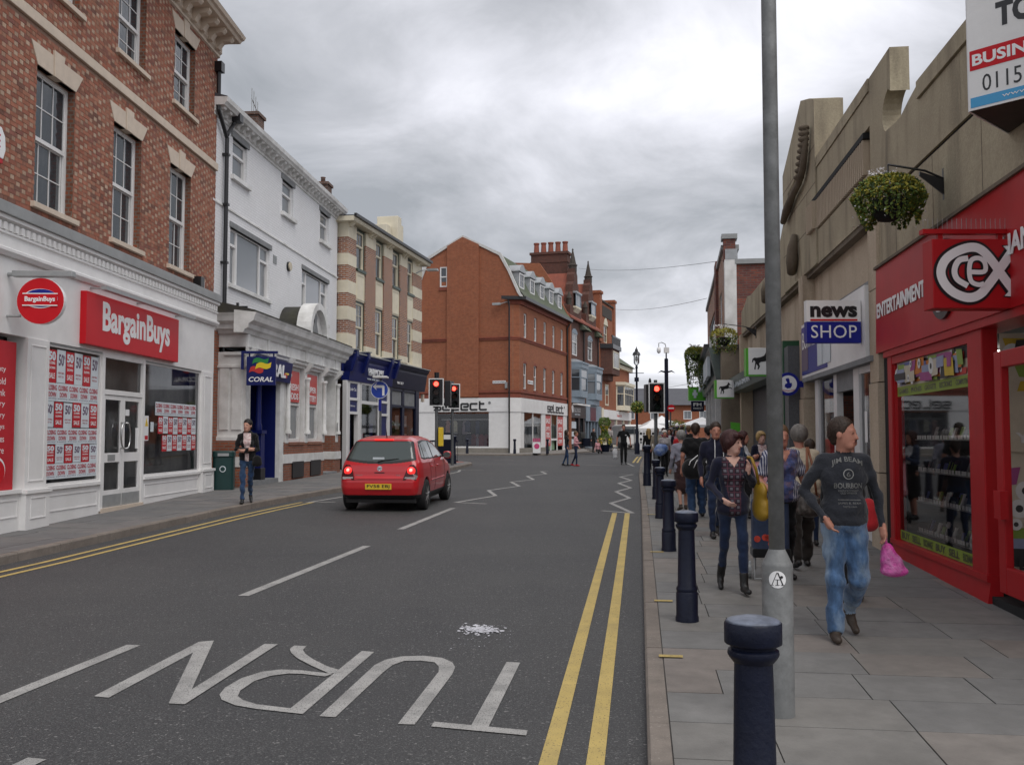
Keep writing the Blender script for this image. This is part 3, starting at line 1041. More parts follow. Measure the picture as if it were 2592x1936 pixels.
# projecting round sign
rs_ = obj('projecting_sign', None, B1, (.28, P_ - .5, 3.78), (0, 0, R_(-86)))
d_ = MB().disc((0, 0), .34, -.05, .05, 36).build('disc', M['red_sign'], rs_)
MB().disc((0, .035), .145, -.055, -.05, 30, sx=1.75).build('swoosh', M['white_sign'], d_)
MB().disc((.01, .04), .135, -.058, -.055, 30, sx=1.8).build('swoosh', M['blue_mark'], d_)
for sx_ in (.0,):
    MB().prism([(-.25, -.06), (.25, -.06), (.25, .1), (-.25, .1)], -.066, -.058).build('band', M['red_sign'], d_)
MB().prism([(-.255, -.075), (.255, -.075), (.255, -.06), (-.255, -.06)], -.067, -.058).build('band_edge', M['white_sign'], d_)
MB().prism([(-.255, .1), (.255, .1), (.255, .115), (-.255, .115)], -.067, -.058).build('band_edge', M['white_sign'], d_)
text('BargainBuys', M['white_sign'], d_, -.22, -.03, .44, .095, -.066, .004, bold=.03)
MB().disc((0, 0), .345, -.044, .044, 36).build('rim', M['white_sign'], rs_)
simple(rs_, 'light_box', M['grey_metal'], (-.42, .46, -.07, .07, .36, .45), bev=.01)
MB().cyl((-.3, 0, -.22), (-.5, 0, -.22), .02).cyl((-.42, 0, .4), (-.5, 0, .4), .03).build('bracket', M['grey_metal'], rs_)
# alarm boxes
o = MB().prism([(.14, 5.95), (.38, 5.95), (.44, 6.1), (.42, 6.3), (.32, 6.42), (.17, 6.42), (.08, 6.3)], -.1, -.01).build('alarm_box', M['white_sign'], B1, bev=.01)
simple(o, 'alarm_base', M['red_print'], (.15, .38, -.09, -.01, 5.88, 5.95))
text('E', M['red_print'], o, .23, 6.1, .06, .2, -.101, .002)
simple(B1, 'alarm_box', M['black'], (8.62, 8.86, -.2, -.01, 5.3, 5.55), bev=.01)
simple(B1, 'alarm_box', M['white'], (8.9, 9.1, -.12, -.01, 5.3, 5.5), bev=.01)


# ------------------------------------------------------------------ left 2: white painted building over the betting shop
B2 = facade('white_building', 'white painted brick building with grey window lintels above ornate betting shop front', -7.46, 24.5, 85.47)
M['white_brick'] = brickmat('white_painted_brick', (.81, .81, .82), (.78, .78, .79), (.72, .72, .73), dirt=.22, dirtc=(.55, .54, .52), ds=.6, mott=.08)
M['slab'] = mat('grey_lintel', (.22, .225, .23), .8, .12, 5, .3, 2)
M['slate'] = mat('slate_roof', (.075, .075, .085), .6, .2, 6, .3, .8)
M['blue'] = mat('royal_blue_paint', (.007, .013, .105), .4, .08, 5, spec=.28)
M['navy'] = mat('navy_paint', (.007, .009, .032), .45, .1, 5, spec=.28)
M['plinth_brick'] = brickmat('plinth_brick', (.40, .13, .07), (.30, .095, .055), (.26, .19, .15), dirt=.45)
M['moss'] = mat('mossy_lead', (.038, .036, .032), .9, .3, 4, .5, 1.5, (.06, .06, .03), .01, 20.)
tw = [(.76, 1.85), (4.93, 6.05), (9.15, 10.28)]
bw = [(.68, 3.85), (7.07, 10.22)]
holes = [(a, b, 8.7, 9.7) for a, b in tw] + [(a, b, 5.8, 7.28) for a, b in bw]
mb = wall(-.62, 11.5, 4.4, 10.1, holes, 0, .12)
mb.add([(11.5, 0, 0), (11.5, 3, 0), (11.5, 3, 10.1), (11.5, 0, 10.1)], [(0, 1, 2, 3)])
mb.build('wall', M['white_brick'], B2)
MB().box(-.6, 11.45, .3, 8, 0, 10.1).build('building_core', M['dark'], B2)
simple(B2, 'side_wall', M['plinth_brick'], (-1.3, .0, -.02, .2, 0, 4.45))
for a, b in tw:
    window(B2, a, b, 8.7, 9.7, .07, ((1, 1), (1, 1)), split=.63, mg='glass_pale', fr=.05)
    simple(B2, 'lintel', M['slab'], (a - .12, b + .12, -.035, .1, 9.7, 9.86), bev=.01)
    sill(B2, a - .12, b + .16, 8.56, 8.68, M['white_old'], .1)
for a, b in bw:
    for p, q, rows in ((a, a + .62, ((1, 1), (1, 1))), (a + .62, b - .72, ((1, 1),)), (b - .72, b, ((1, 1), (1, 1)))):
        window(B2, p, q, 5.8, 7.28, .06, rows, split=.72, mg='glass_pale', fr=.045)
    simple(B2, 'lintel', M['slab'], (a - .06, b + .12, -.035, .1, 7.28, 7.43), bev=.01)
    sill(B2, a - .1, b + .1, 5.68, 5.79, M['white_old'], .07)
MB().prismx([(0, 7.68), (-.035, 7.69), (-.035, 7.74), (0, 7.77)], -.62, 11.5).build('string_course', M['white_old'], B2)
MB().prismx([(0, 9.86), (-.04, 9.88), (-.04, 9.94), (-.07, 9.97), (-.07, 10.12), (0, 10.12)], -.62, 11.5).build('frieze', M['white_old'], B2)
MB().prismx([(.1, 10.1), (-.29, 10.1), (-.32, 10.15), (-.36, 10.19), (-.38, 10.3), (.1, 10.32)], -.62, 11.58).build('cornice', M['white_old'], B2)
for k in range(30):
    u = -.5 + k * .41
    MB().prismx([(-.07, 9.94), (-.12, 9.95), (-.16, 10.01), (-.24, 10.04), (-.26, 10.105), (-.07, 10.105)], u, u + .15).build('modillion', M['white_old'], B2)
MB().prismx([(-.36, 10.32), (3.5, 11.4), (7, 10.3)], -.62, 11.5).build('roof', M['slate'], B2)
M['old_brick'] = brickmat('chimney_brick', (.20, .10, .07), (.12, .07, .055), (.2, .17, .15), dirt=.6)
for u, h, y in ((4.9, 11.72, .8), (10.95, 11.12, .25)):
    o = MB().box(u, u + .6, y, y + .5, 10.0, h).box(u - .05, u + .65, y - .05, y + .55, h, h + .1).build('chimney', M['old_brick'], B2)
    if u < 6:
        ae = MB()
        for x, z in ((4.92, .75), (5.1, .72), (5.28, .6), (5.45, .5)):
            ae.cyl((x, y + .2, h + .1), (x, y + .2, h + .1 + z), .014)
        ae.cyl((4.9, y + .2, h + .52), (5.4, y + .2, h + .28), .014)
        ae.build('aerial', M['grey_metal'], o)
    else:
        MB().lathe([(.1, 0), (.08, .2), (.1, .24)], (u + .3, y + .25, h + .1), 12).build('chimney_pot', M['old_brick'], o, True)
o = MB()
for k in range(6):
    o.box(4.14, 4.46, -.02, .0, 6.96 + k * .042, 6.985 + k * .042)
o.build('vent', M['grey_metal'], B2)
MB().disc((5.58, 7.09), .13, -.1, 0).build('alarm_box', mat('cream_plastic', (.55, .48, .36), .5, .1, 9), B2)
MB().disc((5.58, 7.09), .15, -.06, .0).build('alarm_rim', M['black'], B2)
mb = MB().tube([(-.56, -.12, 11.0), (-.56, -.12, 10.0), (.1, -.1, 9.45), (.1, -.1, .5)], .055, 8)
mb.tube([(.42, -.25, 10.1), (.4, -.14, 9.9), (.1, -.1, 9.55)], .055, 8)
for z in (9, 7.7, 6.2, 4.6, 2.8):
    mb.box(.03, .17, -.17, 0, z, z + .06)
mb.box(-.66, -.44, -.22, 0, 10.95, 11.2).box(.3, .55, -.36, -.14, 9.98, 10.2)
mb.build('downpipe', M['black'], B2, 'auto')
# betting shop front, built out from the wall
Y2 = -.75
mb = MB()
cor = [(.2, 4.38), (-.04, 4.38), (-.08, 4.46), (-.16, 4.5), (-.18, 4.6), (-.3, 4.68), (-.34, 4.8), (-.38, 4.88), (.2, 4.95)]
mb.prismx([(Y2 + a, b) for a, b in cor], -.42, 9.75)
mb.build('cornice', M['white_old'], B2)
MB().prism([(-.04 + a * 1, b) for a, b in cor], Y2 - .02, .0).build('cornice', M['white_old'], B2)
MB().prismx([(0, 5.2), (Y2 - .3, 4.955), (Y2 - .3, 4.9), (0, 4.9)], -.3, 9.7).build('lead_roof', M['moss'], B2)
mb = MB().box(-.02, 9.3, Y2, 0, 4.05, 4.385)
for u in (0.0, 1.55, 3.2, 5.05, 6.95, 8.55):
    mb.box(u, u + .16, Y2 - .03, Y2, 4.06, 4.38)
mb.build('frieze', M['white_old'], B2, bev=.006)
MB().prismx([(Y2, 3.9), (Y2 - .07, 3.94), (Y2 - .07, 4.0), (Y2 - .12, 4.04), (Y2, 4.06)], -.1, 9.35).build('architrave', M['white_old'], B2)
MB().box(-.1, 9.3, Y2 + .01, -.2, 3.84, 3.92).build('soffit', M['white_old'], B2)
for u in (.05, 1.5, 3.22, 5.07, 6.95, 8.6):
    MB().prismx([(Y2, 3.72), (Y2 - .08, 3.76), (Y2 - .2, 3.9), (Y2 - .22, 4.02), (Y2, 4.03)], u, u + .17).build('console', M['white_old'], B2)
# segmental pediment: arch on the cornice with a barrel roof running back
ac, ar = 5.6, 1.02
arc = [(ac + ar * math.cos(t), 4.9 + ar * math.sin(t)) for t in np.linspace(0, math.pi, 19)]
arc2 = [(ac + ar * .8 * math.cos(t), 4.9 + ar * .8 * math.sin(t)) for t in np.linspace(math.pi, 0, 19)]
MB().prism(arc + arc2, Y2 - .3, Y2 + .15).build('pediment', M['white_old'], B2)
arc3 = [(ac + ar * .66 * math.cos(t), 4.9 + ar * .66 * math.sin(t)) for t in np.linspace(math.pi, 0, 19)]
MB().prism([(ac + ar * .8 * math.cos(t), 4.9 + ar * .8 * math.sin(t)) for t in np.linspace(0, math.pi, 19)], Y2 - .12, Y2 + .1).build('pediment_back', M['white_old'], B2)
MB().prism([(ac + ar * .9 * math.cos(t), 4.9 + ar * .9 * math.sin(t)) for t in np.linspace(0, math.pi, 19)], Y2 + .14, 0).build('barrel_roof', M['moss'], B2)
MB().prism([(ac - .34, 4.92), (ac + .34, 4.92), (ac + .1, 5.3), (ac + .16, 5.5), (ac, 5.62), (ac - .18, 5.48), (ac - .1, 5.3)], Y2 - .17, Y2 - .12).build('crest', M['slab'], B2, bev=.02)
MB().prism([(ac + ar, 4.9), (ac + ar + .5, 4.9), (ac + ar + .35, 5.0), (ac + ar + .12, 5.15), (ac + ar - .02, 5.4)], Y2 - .26, Y2 + .1).build('volute', M['white_old'], B2)
# left pier with return
for nm, bx in (('pier', (-.04, .42)),):
    mb = MB().box(-.04, .3, Y2, 0, 1.75, 3.92)
    for y0, y1 in ((Y2 + .1, Y2 + .36), (Y2 + .44, Y2 + .68)):
        mb.box(-.07, -.04, y0, y1, 1.95, 3.6)
    mb.box(-.1, .36, Y2 - .06, .01, 1.68, 1.78).box(-.09, .33, Y2 - .03, .01, 3.52, 3.58)
    mb.build('pier', M['white_old'], B2, bev=.006)
simple(B2, 'plinth', M['plinth_brick'], (-.1, .34, Y2 - .04, 0, .2, 1.68))
simple(B2, 'plinth_band', M['white_old'], (-.12, .36, Y2 - .06, 0, 1.02, 1.27))
simple(B2, 'plinth', M['plinth_brick'], (2.95, 7.1, Y2 - .02, 0, .2, 1.62))
simple(B2, 'plinth_band', M['white_old'], (2.93, 7.13, Y2 - .045, 0, 1.02, 1.28))
simple(B2, 'plinth', M['plinth_brick'], (8.5, 9.25, Y2 - .02, 0, .2, 1.82))
simple(B2, 'plinth_band', M['white_old'], (8.48, 9.27, Y2 - .045, 0, 1.02, 1.28))
for a, b in ((3.75, 4.85), (5.6, 6.7)):
    simple(B2, 'cellar_grille', M['black'], (a, b, Y2 - .06, Y2, .58, 1.05))
for u in (3.1, 5.0, 6.9, 8.6):
    mb = MB().box(u - .02, u + .3, Y2 - .03, 0, 1.6, 1.85)
    mb.lathe([(.1, 0), (.1, .08), (.065, .14), (.06, 1.55), (.065, 1.6), (.1, 1.66), (.09, 1.72)], (u + .14, Y2 - .06, 1.86), 12)
    mb.box(u, u + .28, Y2, 0, 1.85, 3.86)
    mb.build('engaged_column', M['white_old'], B2, 'auto')
M['coral_red'] = mat('red_window_poster', (.55, .07, .06), .45, .06, 4)
for a, b, ls in ((3.45, 4.95, ('FRESH', 'ODDS')), (5.34, 6.85, ('SUPER', 'LOTTERY'))):
    o = window(B2, a, b, 1.62, 3.84, Y2 + .12, ((1, 1), (1, 1)), split=.5, mg='glass_pale', mf='white_old', fr=.09)
    p = simple(o, 'window_poster', M['coral_red'], (a + .14, b - .14, Y2 + .1, Y2 + .11, 2.8, 3.72))
    for k, s in enumerate(ls):
        text(s, M['white_sign'], p, a + .25, 3.15 - k * .27, b - a - .5, .19, Y2 + .099, .003, bold=.02)
    simple(o, 'window_ledge', M['plinth_brick'], (a - .02, b + .02, Y2 - .05, Y2 + .1, 1.54, 1.61))
# side doorway
simple(B2, 'door_recess', M['white_old'], (7.35, 8.55, Y2 + .5, Y2 + .55, .5, 3.84))
o = simple(B2, 'door', M['white_old'], (7.5, 8.4, Y2 + .42, Y2 + .5, .62, 2.9))
simple(B2, 'door_notice', M['slab'], (8.64, 8.84, Y2 - .08, Y2 - .06, 1.95, 2.25))
simple(B2, 'door_step', M['slab'], (7.2, 8.55, Y2 - .1, Y2 + .5, .4, .62))
# blue entrance lobby
mb = MB().box(.3, .36, Y2 + .05, 1.4, .5, 3.86).box(2.86, 2.95, Y2, 1.4, .5, 3.86).box(.3, 2.95, 1.4, 1.5, .5, 3.86)
mb.build('entrance_lobby', M['blue'], B2)
simple(B2, 'entrance_jamb', M['white_old'], (2.62, 3.0, Y2 - .02, Y2 + .1, .5, 3.86))
simple(B2, 'entrance_jamb', M['blue'], (2.6, 2.9, Y2 + .1, 0.3, .5, 3.86))
o = simple(B2, 'entrance_door', M['navy'], (.75, 1.7, .9, .96, .62, 3.0))
simple(o, 'door_panel', M['blue'], (.85, 1.6, .87, .9, .75, 1.6), (.85, 1.6, .87, .9, 1.75, 2.85))
simple(B2, 'entrance_step', M['slab'], (.3, 2.95, Y2 + .0, 1.4, .4, .64))
mb = MB().box(1.22, 1.58, Y2 + .02, Y2 + .34, .5, .95)
mb.build('column_base', M['black'], B2, bev=.01)
mb = MB().box(1.25, 1.55, Y2 + .04, Y2 + .32, .95, 1.9).box(1.2, 1.6, Y2, Y2 + .36, 1.86, 1.95)
mb.lathe([(.11, 0), (.11, .12), (.085, .2), (.075, 1.6), (.09, 1.66)], (1.4, Y2 + .18, 1.95), 14)
mb.build('entrance_column', M['blue'], B2, 'auto')
o = MB().prismx([(Y2 - .02, 3.3), (Y2 - .12, 3.3), (Y2 - .2, 3.86), (Y2 - .02, 3.86)], .32, 3.2).build('fascia_sign', M['blue'], B2)
text('CORAL', M['white_sign'], o, .55, 3.4, 2.0, .36, Y2 - .18, .02, bold=.03, shear=.15)
M['flag_g'] = mat('flag_green', (.02, .22, .05), .4, 0)
M['flag_y'] = mat('flag_yellow', (.75, .55, .02), .4, 0)
M['flag_r'] = mat('flag_red', (.5, .03, .03), .4, 0)


def waves(root, x, z, s, y):
    """the three waving bands of the betting shop mark"""
    def band(x0, x1, z0, dz, sl):
        n = 12
        top = [(x0 + (x1 - x0) * i / n, z0 + dz + sl * i / n + .05 * math.sin(i / n * 6.283)) for i in range(n + 1)]
        bot = [(x0 - .06 + (x1 - x0 + .03) * i / n, z0 + sl * i / n + .05 * math.sin(i / n * 6.283)) for i in range(n + 1)]
        return [(x + a * s, z + b * s) for a, b in top + bot[::-1]]
    for k, (m, a) in enumerate((('flag_g', (.12, .75, .42, .2, .06)), ('flag_r', (0, .55, .06, .22, .02)), ('flag_y', (.25, .86, .2, .22, .08)))):
        MB().prism(band(*a), y - .004 - .002 * k, y).build('flag_band', M[m], root)


waves(o, 2.55, 3.4, .5, Y2 - .15)
ps = obj('projecting_sign', None, B2, (-.2, Y2 - .45, 3.06), (0, 0, R_(-83)))
d_ = simple(ps, 'panel', M['blue'], (-.36, .36, -.06, .06, 0, .72), bev=.008)
text('CORAL', M['white_sign'], d_, -.3, .09, .6, .12, -.061, .004, bold=.02, shear=.2)
waves(d_, -.26, .28, .6, -.061)
MB().box(-.5, .4, -.05, .05, .8, .86).box(-.5, -.44, -.05, .05, .4, .8).build('bracket', M['blue'], ps)
MB().cyl((-.3, 0, .72), (-.3, 0, .8), .02).cyl((.3, 0, .72), (.3, 0, .8), .02).build('hanger', M['blue'], ps)
simple(B2, 'bracket', M['black'], (1.2, 1.26, -.3, 0, 5.2, 5.26), (1.2, 1.26, -.06, 0, 4.95, 5.35))

# ------------------------------------------------------------------ left 3: striped brick and stone building
B3 = facade('striped_building', 'cream and brick striped building with overhanging eaves above blue shopfronts', -6.12, 36.2, 78.6)
M['cream'] = mat('cream_render', (.70, .64, .50), .75, .07, 3, .3, .9, (.38, .34, .26), .002, 30.)
M['band_brick'] = brickmat('orange_brick', (.42, .155, .065), (.24, .085, .05), (.46, .41, .36), dirt=.2, ms=.014, mott=.3)
M['dark_brick'] = brickmat('purple_brick', (.10, .045, .04), (.07, .035, .035), (.2, .17, .15), dirt=.3)
M['green_paint'] = mat('dark_green_paint', (.02, .045, .03), .4, .1, 5)
cols = [(.72, 1.6), (2.88, 3.78), (5.02, 5.95), (7.12, 8.0)]
BZ = [10.0, 9.29, 8.67, 8.23, 7.65, 7.18, 6.67, 6.17, 5.66, 4.9]
for k in range(9):
    z1, z0 = BZ[k], BZ[k + 1]
    cream = k % 2 == 0
    pr = .0 if cream else .012
    simple(B3, 'stone_band' if cream else 'brick_band', M['cream' if cream else 'band_brick'], (-.17 + pr, .72 - pr, pr, .4, z0, z1))
    simple(B3, 'stone_band' if cream else 'brick_band', M['cream' if cream else 'dark_brick'], (-.165 + pr, .1, .4, 3, z0, z1))
    simple(B3, 'stone_band' if cream else 'brick_band', M['cream' if cream else 'band_brick'], (8.0 + pr, 9.0, pr, .4, z0, z1), (9.0, 9.45 - pr, pr + (0 if k % 4 else .0), .4, z0, z1))
simple(B3, 'building_core', M['dark'], (.1, 9.4, .42, 7, 0, 10))
simple(B3, 'flank_wall', M['dark_brick'], (-.17, .1, 0.02, 7, 0, 4.9))
for a, b in ((1.6, 2.88), (3.78, 5.02), (5.95, 7.12)):
    simple(B3, 'brick_pier', M['band_brick'], (a + .1, b - .02, -.02, .4, 5.32, 9.3))
    simple(B3, 'pier_cap', M['cream'], (a + .1, b - .02, -.03, .4, 9.3, 9.8))
    simple(B3, 'pier_base', M['cream'], (a + .08, b, -.05, .4, 4.9, 5.32))
    simple(B3, 'window_edge', M['green_paint'], (a, a + .1, .05, .4, 4.9, 9.8))
for a, b in cols:
    window(B3, a, b, 8.26, 9.72, .06, ((1, 1), (2, 1)), split=.62, mf='cream', fr=.05)
    window(B3, a, b, 5.06, 6.93, .06, ((1, 1), (2, 2)), split=.5, mf='cream', fr=.05)
    simple(B3, 'sill', M['green_paint'], (a - .02, b + .1, -.06, .2, 8.14, 8.25))
    p = simple(B3, 'spandrel_panel', M['cream'], (a, b, -.0, .3, 7.0, 8.14))
    simple(p, 'panel_moulding', M['cream'], (a + .03, b - .03, -.02, .0, 7.06, 7.1), (a + .03, b - .03, -.02, .0, 8.0, 8.05), (a + .03, a + .07, -.02, .0, 7.1, 8.0), (b - .07, b - .03, -.02, .0, 7.1, 8.0))
    simple(B3, 'window_head', M['green_paint'], (a, b, .05, .3, 9.72, 9.8))
    simple(B3, 'window_head', M['green_paint'], (a, b, .05, .3, 6.93, 7.0))
simple(B3, 'sill', M['cream'], (.1, 9.3, -.05, .2, 4.94, 5.05))
MB().prismx([(.4, 9.84), (-.3, 9.84), (-.34, 9.92), (-.34, 10.02), (.4, 10.02)], -.45, 9.72).build('eaves', M['cream'], B3)
for u in (-.1, 2.0, 2.3, 4.2, 4.5, 6.3, 6.6, 8.5):
    MB().prismx([(0, 9.68), (-.08, 9.69), (-.22, 9.8), (-.26, 9.84), (0, 9.84)], u, u + .12).build('eaves_bracket', M['cream'], B3)
simple(B3, 'gutter', M['black'], (-.48, 9.76, -.44, -.34, 9.99, 10.1))
MB().add([(-.46, -.4, 10.04), (9.74, -.4, 10.04), (9.74, 5, 10.04), (-.46, 5, 10.04), (1.4, 2.2, 10.6), (8.0, 2.2, 10.6)], [(0, 1, 5, 4), (1, 2, 5), (2, 3, 4, 5), (3, 0, 4), (3, 2, 1, 0)]).build('roof', M['slate'], B3)
MB().prismx([(.3, 9.8), (2.6, 9.8), (2.6, 11.0), (1.6, 10.8)], -.6, -.3).build('gable_parapet', M['cream'], B3)
mb = MB().box(6.9, 7.5, .9, 1.6, 10.1, 11.35).box(7.55, 8.1, .6, 1.6, 10.1, 11.85).box(8.1, 8.7, .7, 1.6, 10.1, 11.6)
mb.build('chimney', M['cream'], B3, bev=.02)
# shopfronts
Y3 = -.15
for a, b, m, nm in ((-.5, 4.5, 'blue', 'l'), (4.52, 9.3, 'navy', 'r')):
    MB().prismx([(.1, 3.86), (Y3 - .05, 3.86), (Y3 - .16, 4.55), (Y3 - .16, 4.62), (Y3 - .24, 4.72), (Y3 - .28, 4.84), (.1, 4.9)], a, b).build('fascia', M[m], B3)
    simple(B3, 'flashing', M['grey_lead'], (a, b + .1, Y3 - .31, .1, 4.85, 4.89))
for u in (-.5, .75, 3.6, 4.45):
    MB().prismx([(.0, 4.2), (Y3 - .18, 4.2), (Y3 - .36, 4.75), (Y3 - .36, 4.98), (.0, 4.98)], u, u + .22).build('console', M['blue'], B3)
    simple(B3, 'console_cap', M['grey_lead'], (u - .05, u + .27, Y3 - .4, 0, 4.98, 5.02))
o = B3
text('HARMONY', M['white_sign'], B3, 1.35, 4.14, 1.75, .3, Y3 - .14, .03)
text('HAIR AND BEAUTY', M['pale_print'], B3, 1.35, 3.98, 1.75, .07, Y3 - .1, .01)
text('566 7277', M['white_sign'], B3, 4.95, 4.02, .85, .1, Y3 - .12, .02)
simple(B3, 'shop_floor', M['dark'], (-.5, 9.3, Y3 + .2, 3, .3, .75))
simple(B3, 'shop_back', mat('tan_shop_back', (.32, .28, .2), .9, .3, 2), (-.4, 9.2, 1.2, 1.3, .3, 3.9))  # plain tan wall behind the shopfront glass
simple(B3, 'shop_ceiling', M['dark'], (-.5, 9.3, .0, 2.8, 3.86, 3.9))
for a, b in ((-.6, -.24), (.6, 1.0), (2.98, 3.3), (4.1, 4.4)):
    simple(B3, 'shop_frame', M['sash'], (a, b - .14, Y3, 0, .4, 3.86), (b - .08, b, Y3, 0, .4, 3.86))
    simple(B3, 'frame_groove', M['navy'], (b - .14, b - .08, Y3 + .03, 0, .4, 3.86))
for a, b in ((-.24, .6), (3.3, 4.1)):
    simple(B3, 'transom', M['sash'], (a, b, Y3, 0, 3.78, 3.86), (a, b, Y3, 0, 3.14, 3.24), (a, b, Y3, 0, 2.62, 2.72))
    simple(B3, 'shop_panel', M['blue'], (a, b, Y3 + .04, 0, 3.24, 3.78))
    simple(B3, 'shop_panel', M['blue'], (a, b, Y3 + .04, 0, 2.72, 3.14))
text('Under Cut', M['white_sign'], B3, -.18, 3.5, .7, .12, Y3 + .035, .003)
text('Unisex', M['white_sign'], B3, -.1, 2.9, .5, .07, Y3 + .035, .003)
o = simple(B3, 'door', M['navy'], (-.2, .56, Y3 + .25, Y3 + .3, .6, 2.62))
ubox('pane', 'pane_dark', M['glass'], o, (.18, Y3 + .24, 1.95), (.5, .01, 1.1))
simple(B3, 'shop_panel', M['blue'], (3.3, 4.1, Y3 + .06, 0, .5, 2.62))
o = simple(B3, 'shop_window', M['sash'], (1.0, 2.98, Y3, 0, 3.78, 3.86), (1.0, 2.98, Y3, 0, 3.04, 3.16), (1.0, 2.98, Y3, 0, .4, .95))
cpane(o, 1.0, 2.98, .95, 3.04, Y3 + .05)
cpane(o, 1.0, 2.98, 3.16, 3.78, Y3 + .05)
for u, z0, z1, m in ((1.15, 1.0, 1.9, 'coral_red'), (1.6, 1.1, 1.7, 'white_sign'), (2.2, 1.2, 2.3, 'blue_mark'), (2.6, 1.0, 1.8, 'pale_print'), (1.35, 1.9, 2.1, 'stone')):
    simple(o, 'window_poster', M[m], (u, u + .35, Y3 + .1, Y3 + .11, z0, z1))
o = simple(B3, 'shop_window', M['navy'], (4.42, 4.6, Y3 - .02, 0, .4, 3.86), (6.06, 6.36, Y3, 0, .4, 3.86), (8.0, 8.5, Y3 - .02, 0, .4, 3.86), (4.6, 8.0, Y3, 0, 3.04, 3.14), (4.6, 8.0, Y3, 0, 3.74, 3.86), (4.6, 8.0, Y3, 0, .4, .8))
for a, b in ((4.6, 6.06), (6.36, 8.0)):
    simple(o, 'obscured_pane', M['slab'], (a, b, Y3 + .05, Y3 + .06, 3.14, 3.74))
    cpane(o, a, b, .8, 3.04, Y3 + .05)
for u, z0, z1, m in ((5.4, 2.1, 2.7, 'white_sign'), (6.5, 2.2, 2.7, 'white_sign'), (6.5, .9, 1.9, 'white_sign'), (4.8, .8, 1.8, 'stone')):
    simple(o, 'window_poster', M[m], (u, u + .5, Y3 + .1, Y3 + .11, z0, z1))
mb = MB().tube([(8.3, -.05, 9.3), (8.4, -.3, 9.45), (8.6, -.6, 9.5)], .03).box(8.5, 8.75, -1.0, -.5, 9.44, 9.54)
mb.build('street_light_arm', M['grey_metal'], B3)
simple(B3, 'alarm_box', M['stone'], (9.32, 9.5, -.12, 0, 3.4, 3.75))


# ------------------------------------------------------------------ left 4: corner clothes shop with gabled end and mansard roof
B4 = facade('corner_building', 'orange brick corner building with gabled end, green mansard roof and white clothes shopfront', .52, 63.6, 73.13)
M['orange_brick'] = brickmat('corner_brick', (.40, .125, .058), (.325, .097, .048), (.29, .15, .095), dirt=.5, dirtc=(.20, .085, .05), ds=.45, mott=.4)
M['moulded_brick'] = mat('moulded_brick', (.24, .065, .04), .85, .15, 4, .4, 1.2, (.07, .04, .03))
M['green_slate'] = mat('mossy_slate', (.085, .105, .06), .8, .25, 3, .6, .8, (.13, .13, .12), .01, 14., scale=(1, 1, 1))
M['verge'] = mat('white_verge', (.58, .57, .55), .6, .1, 4)
M['lead'] = mat('dormer_lead', (.34, .355, .37), .55, .15, 5)
KX, KY = -.454, .636
SUB = Matrix.Translation((KX, KY, 0)) @ Matrix.Rotation(-math.pi / 2, 4, 'Z')     # gable end frame: x to the right, y into the building


def onend(o):
    o.matrix_basis = SUB @ o.matrix_basis
    return o


# gable wall with its one window
gp = [(-6.9, 3.3), (0, 3.3), (0, 11.0), (.75, 11.0), (.72, 11.3), (0, 12.72), (-.58, 13.82), (-3.2, 15.16), (-5.72, 13.84), (-6.3, 12.5), (-6.9, 11.2)]
onend(MB().prism(gp, 0, .4).build('gable_wall', M['orange_brick'], B4))
onend(simple(B4, 'chimney_breast', M['orange_brick'], (-4.29, -2.05, -.14, 0.02, 4.4, 14.0)))
onend(MB().prism([(-4.29, 14.0), (-2.05, 14.0), (-2.05, 14.56), (-3.2, 15.12), (-4.29, 14.56)], -.14, .02).build('chimney_breast', M['orange_brick'], B4))
for pts in ([(-6.35, 12.4), (-5.74, 13.9), (-5.55, 13.8), (-6.15, 12.35)], [(-5.74, 13.9), (-3.2, 15.25), (-3.2, 15.08), (-5.55, 13.78)], [(-3.2, 15.25), (-.52, 13.9), (-.66, 13.76), (-3.2, 15.08)], [(-.52, 13.9), (.1, 12.75), (.8, 11.2), (.98, 10.95), (.8, 10.95), (.62, 11.2), (-.05, 12.68), (-.66, 13.76)]):
    onend(MB().prism(pts, -.09, .1).build('verge_board', M['verge'], B4))
onend(window(B4, -4.82, -4.3, 11.82, 13.16, -.07, ((1, 1), (1, 1)), fr=.05))
onend(simple(B4, 'sill', M['moulded_brick'], (-4.9, -4.25, -.07, 0, 11.6, 11.8)))
for z0, z1, pr in ((8.14, 8.24, .06), (8.26, 8.34, .1), (4.66, 4.82, .1), (4.36, 4.6, .04)):
    onend(simple(B4, 'string_course', M['moulded_brick'], (-6.9, -4.29 if z0 > 8 else .0, -pr, 0, z0, z1), (-2.05, .0, -pr - .001, 0, z0, z1)))
# chamfered corner and long side
mb = MB().add([(KX, KY, 3.3), (0, 0, 3.3), (0, 0, 10.9), (KX, KY, 10.9)], [(0, 1, 2, 3)])
mb.build('corner_wall', M['orange_brick'], B4)
up = [(.96 + 2.555 * k, 1.75 + 2.555 * k, 8.4, 10.05) for k in range(5)]
lo = [(.84 + 2.555 * k, 1.68 + 2.555 * k, 4.95, 6.7) for k in range(5)]
wall(0, 13.0, 3.3, 10.9, up + lo, 0, .16).build('wall', M['orange_brick'], B4)
for a, b, z0, z1 in up + lo:
    o = window(B4, a, b, z0, z1, .08, ((1, 1), (2, 1)), fr=.07, split=.55)
    if z0 < 6:
        pts = [(a, z1 - .02)] + [(a + (b - a) * t, z1 + .16 * math.sin(t * math.pi)) for t in np.linspace(0, 1, 9)] + [(b, z1 - .02)]
        MB().prism(pts, -.006, .1).build('arch_head', M['moulded_brick'], B4)
        simple(B4, 'sill', M['moulded_brick'], (a - .08, b + .08, -.07, .1, z0 - .12, z0))
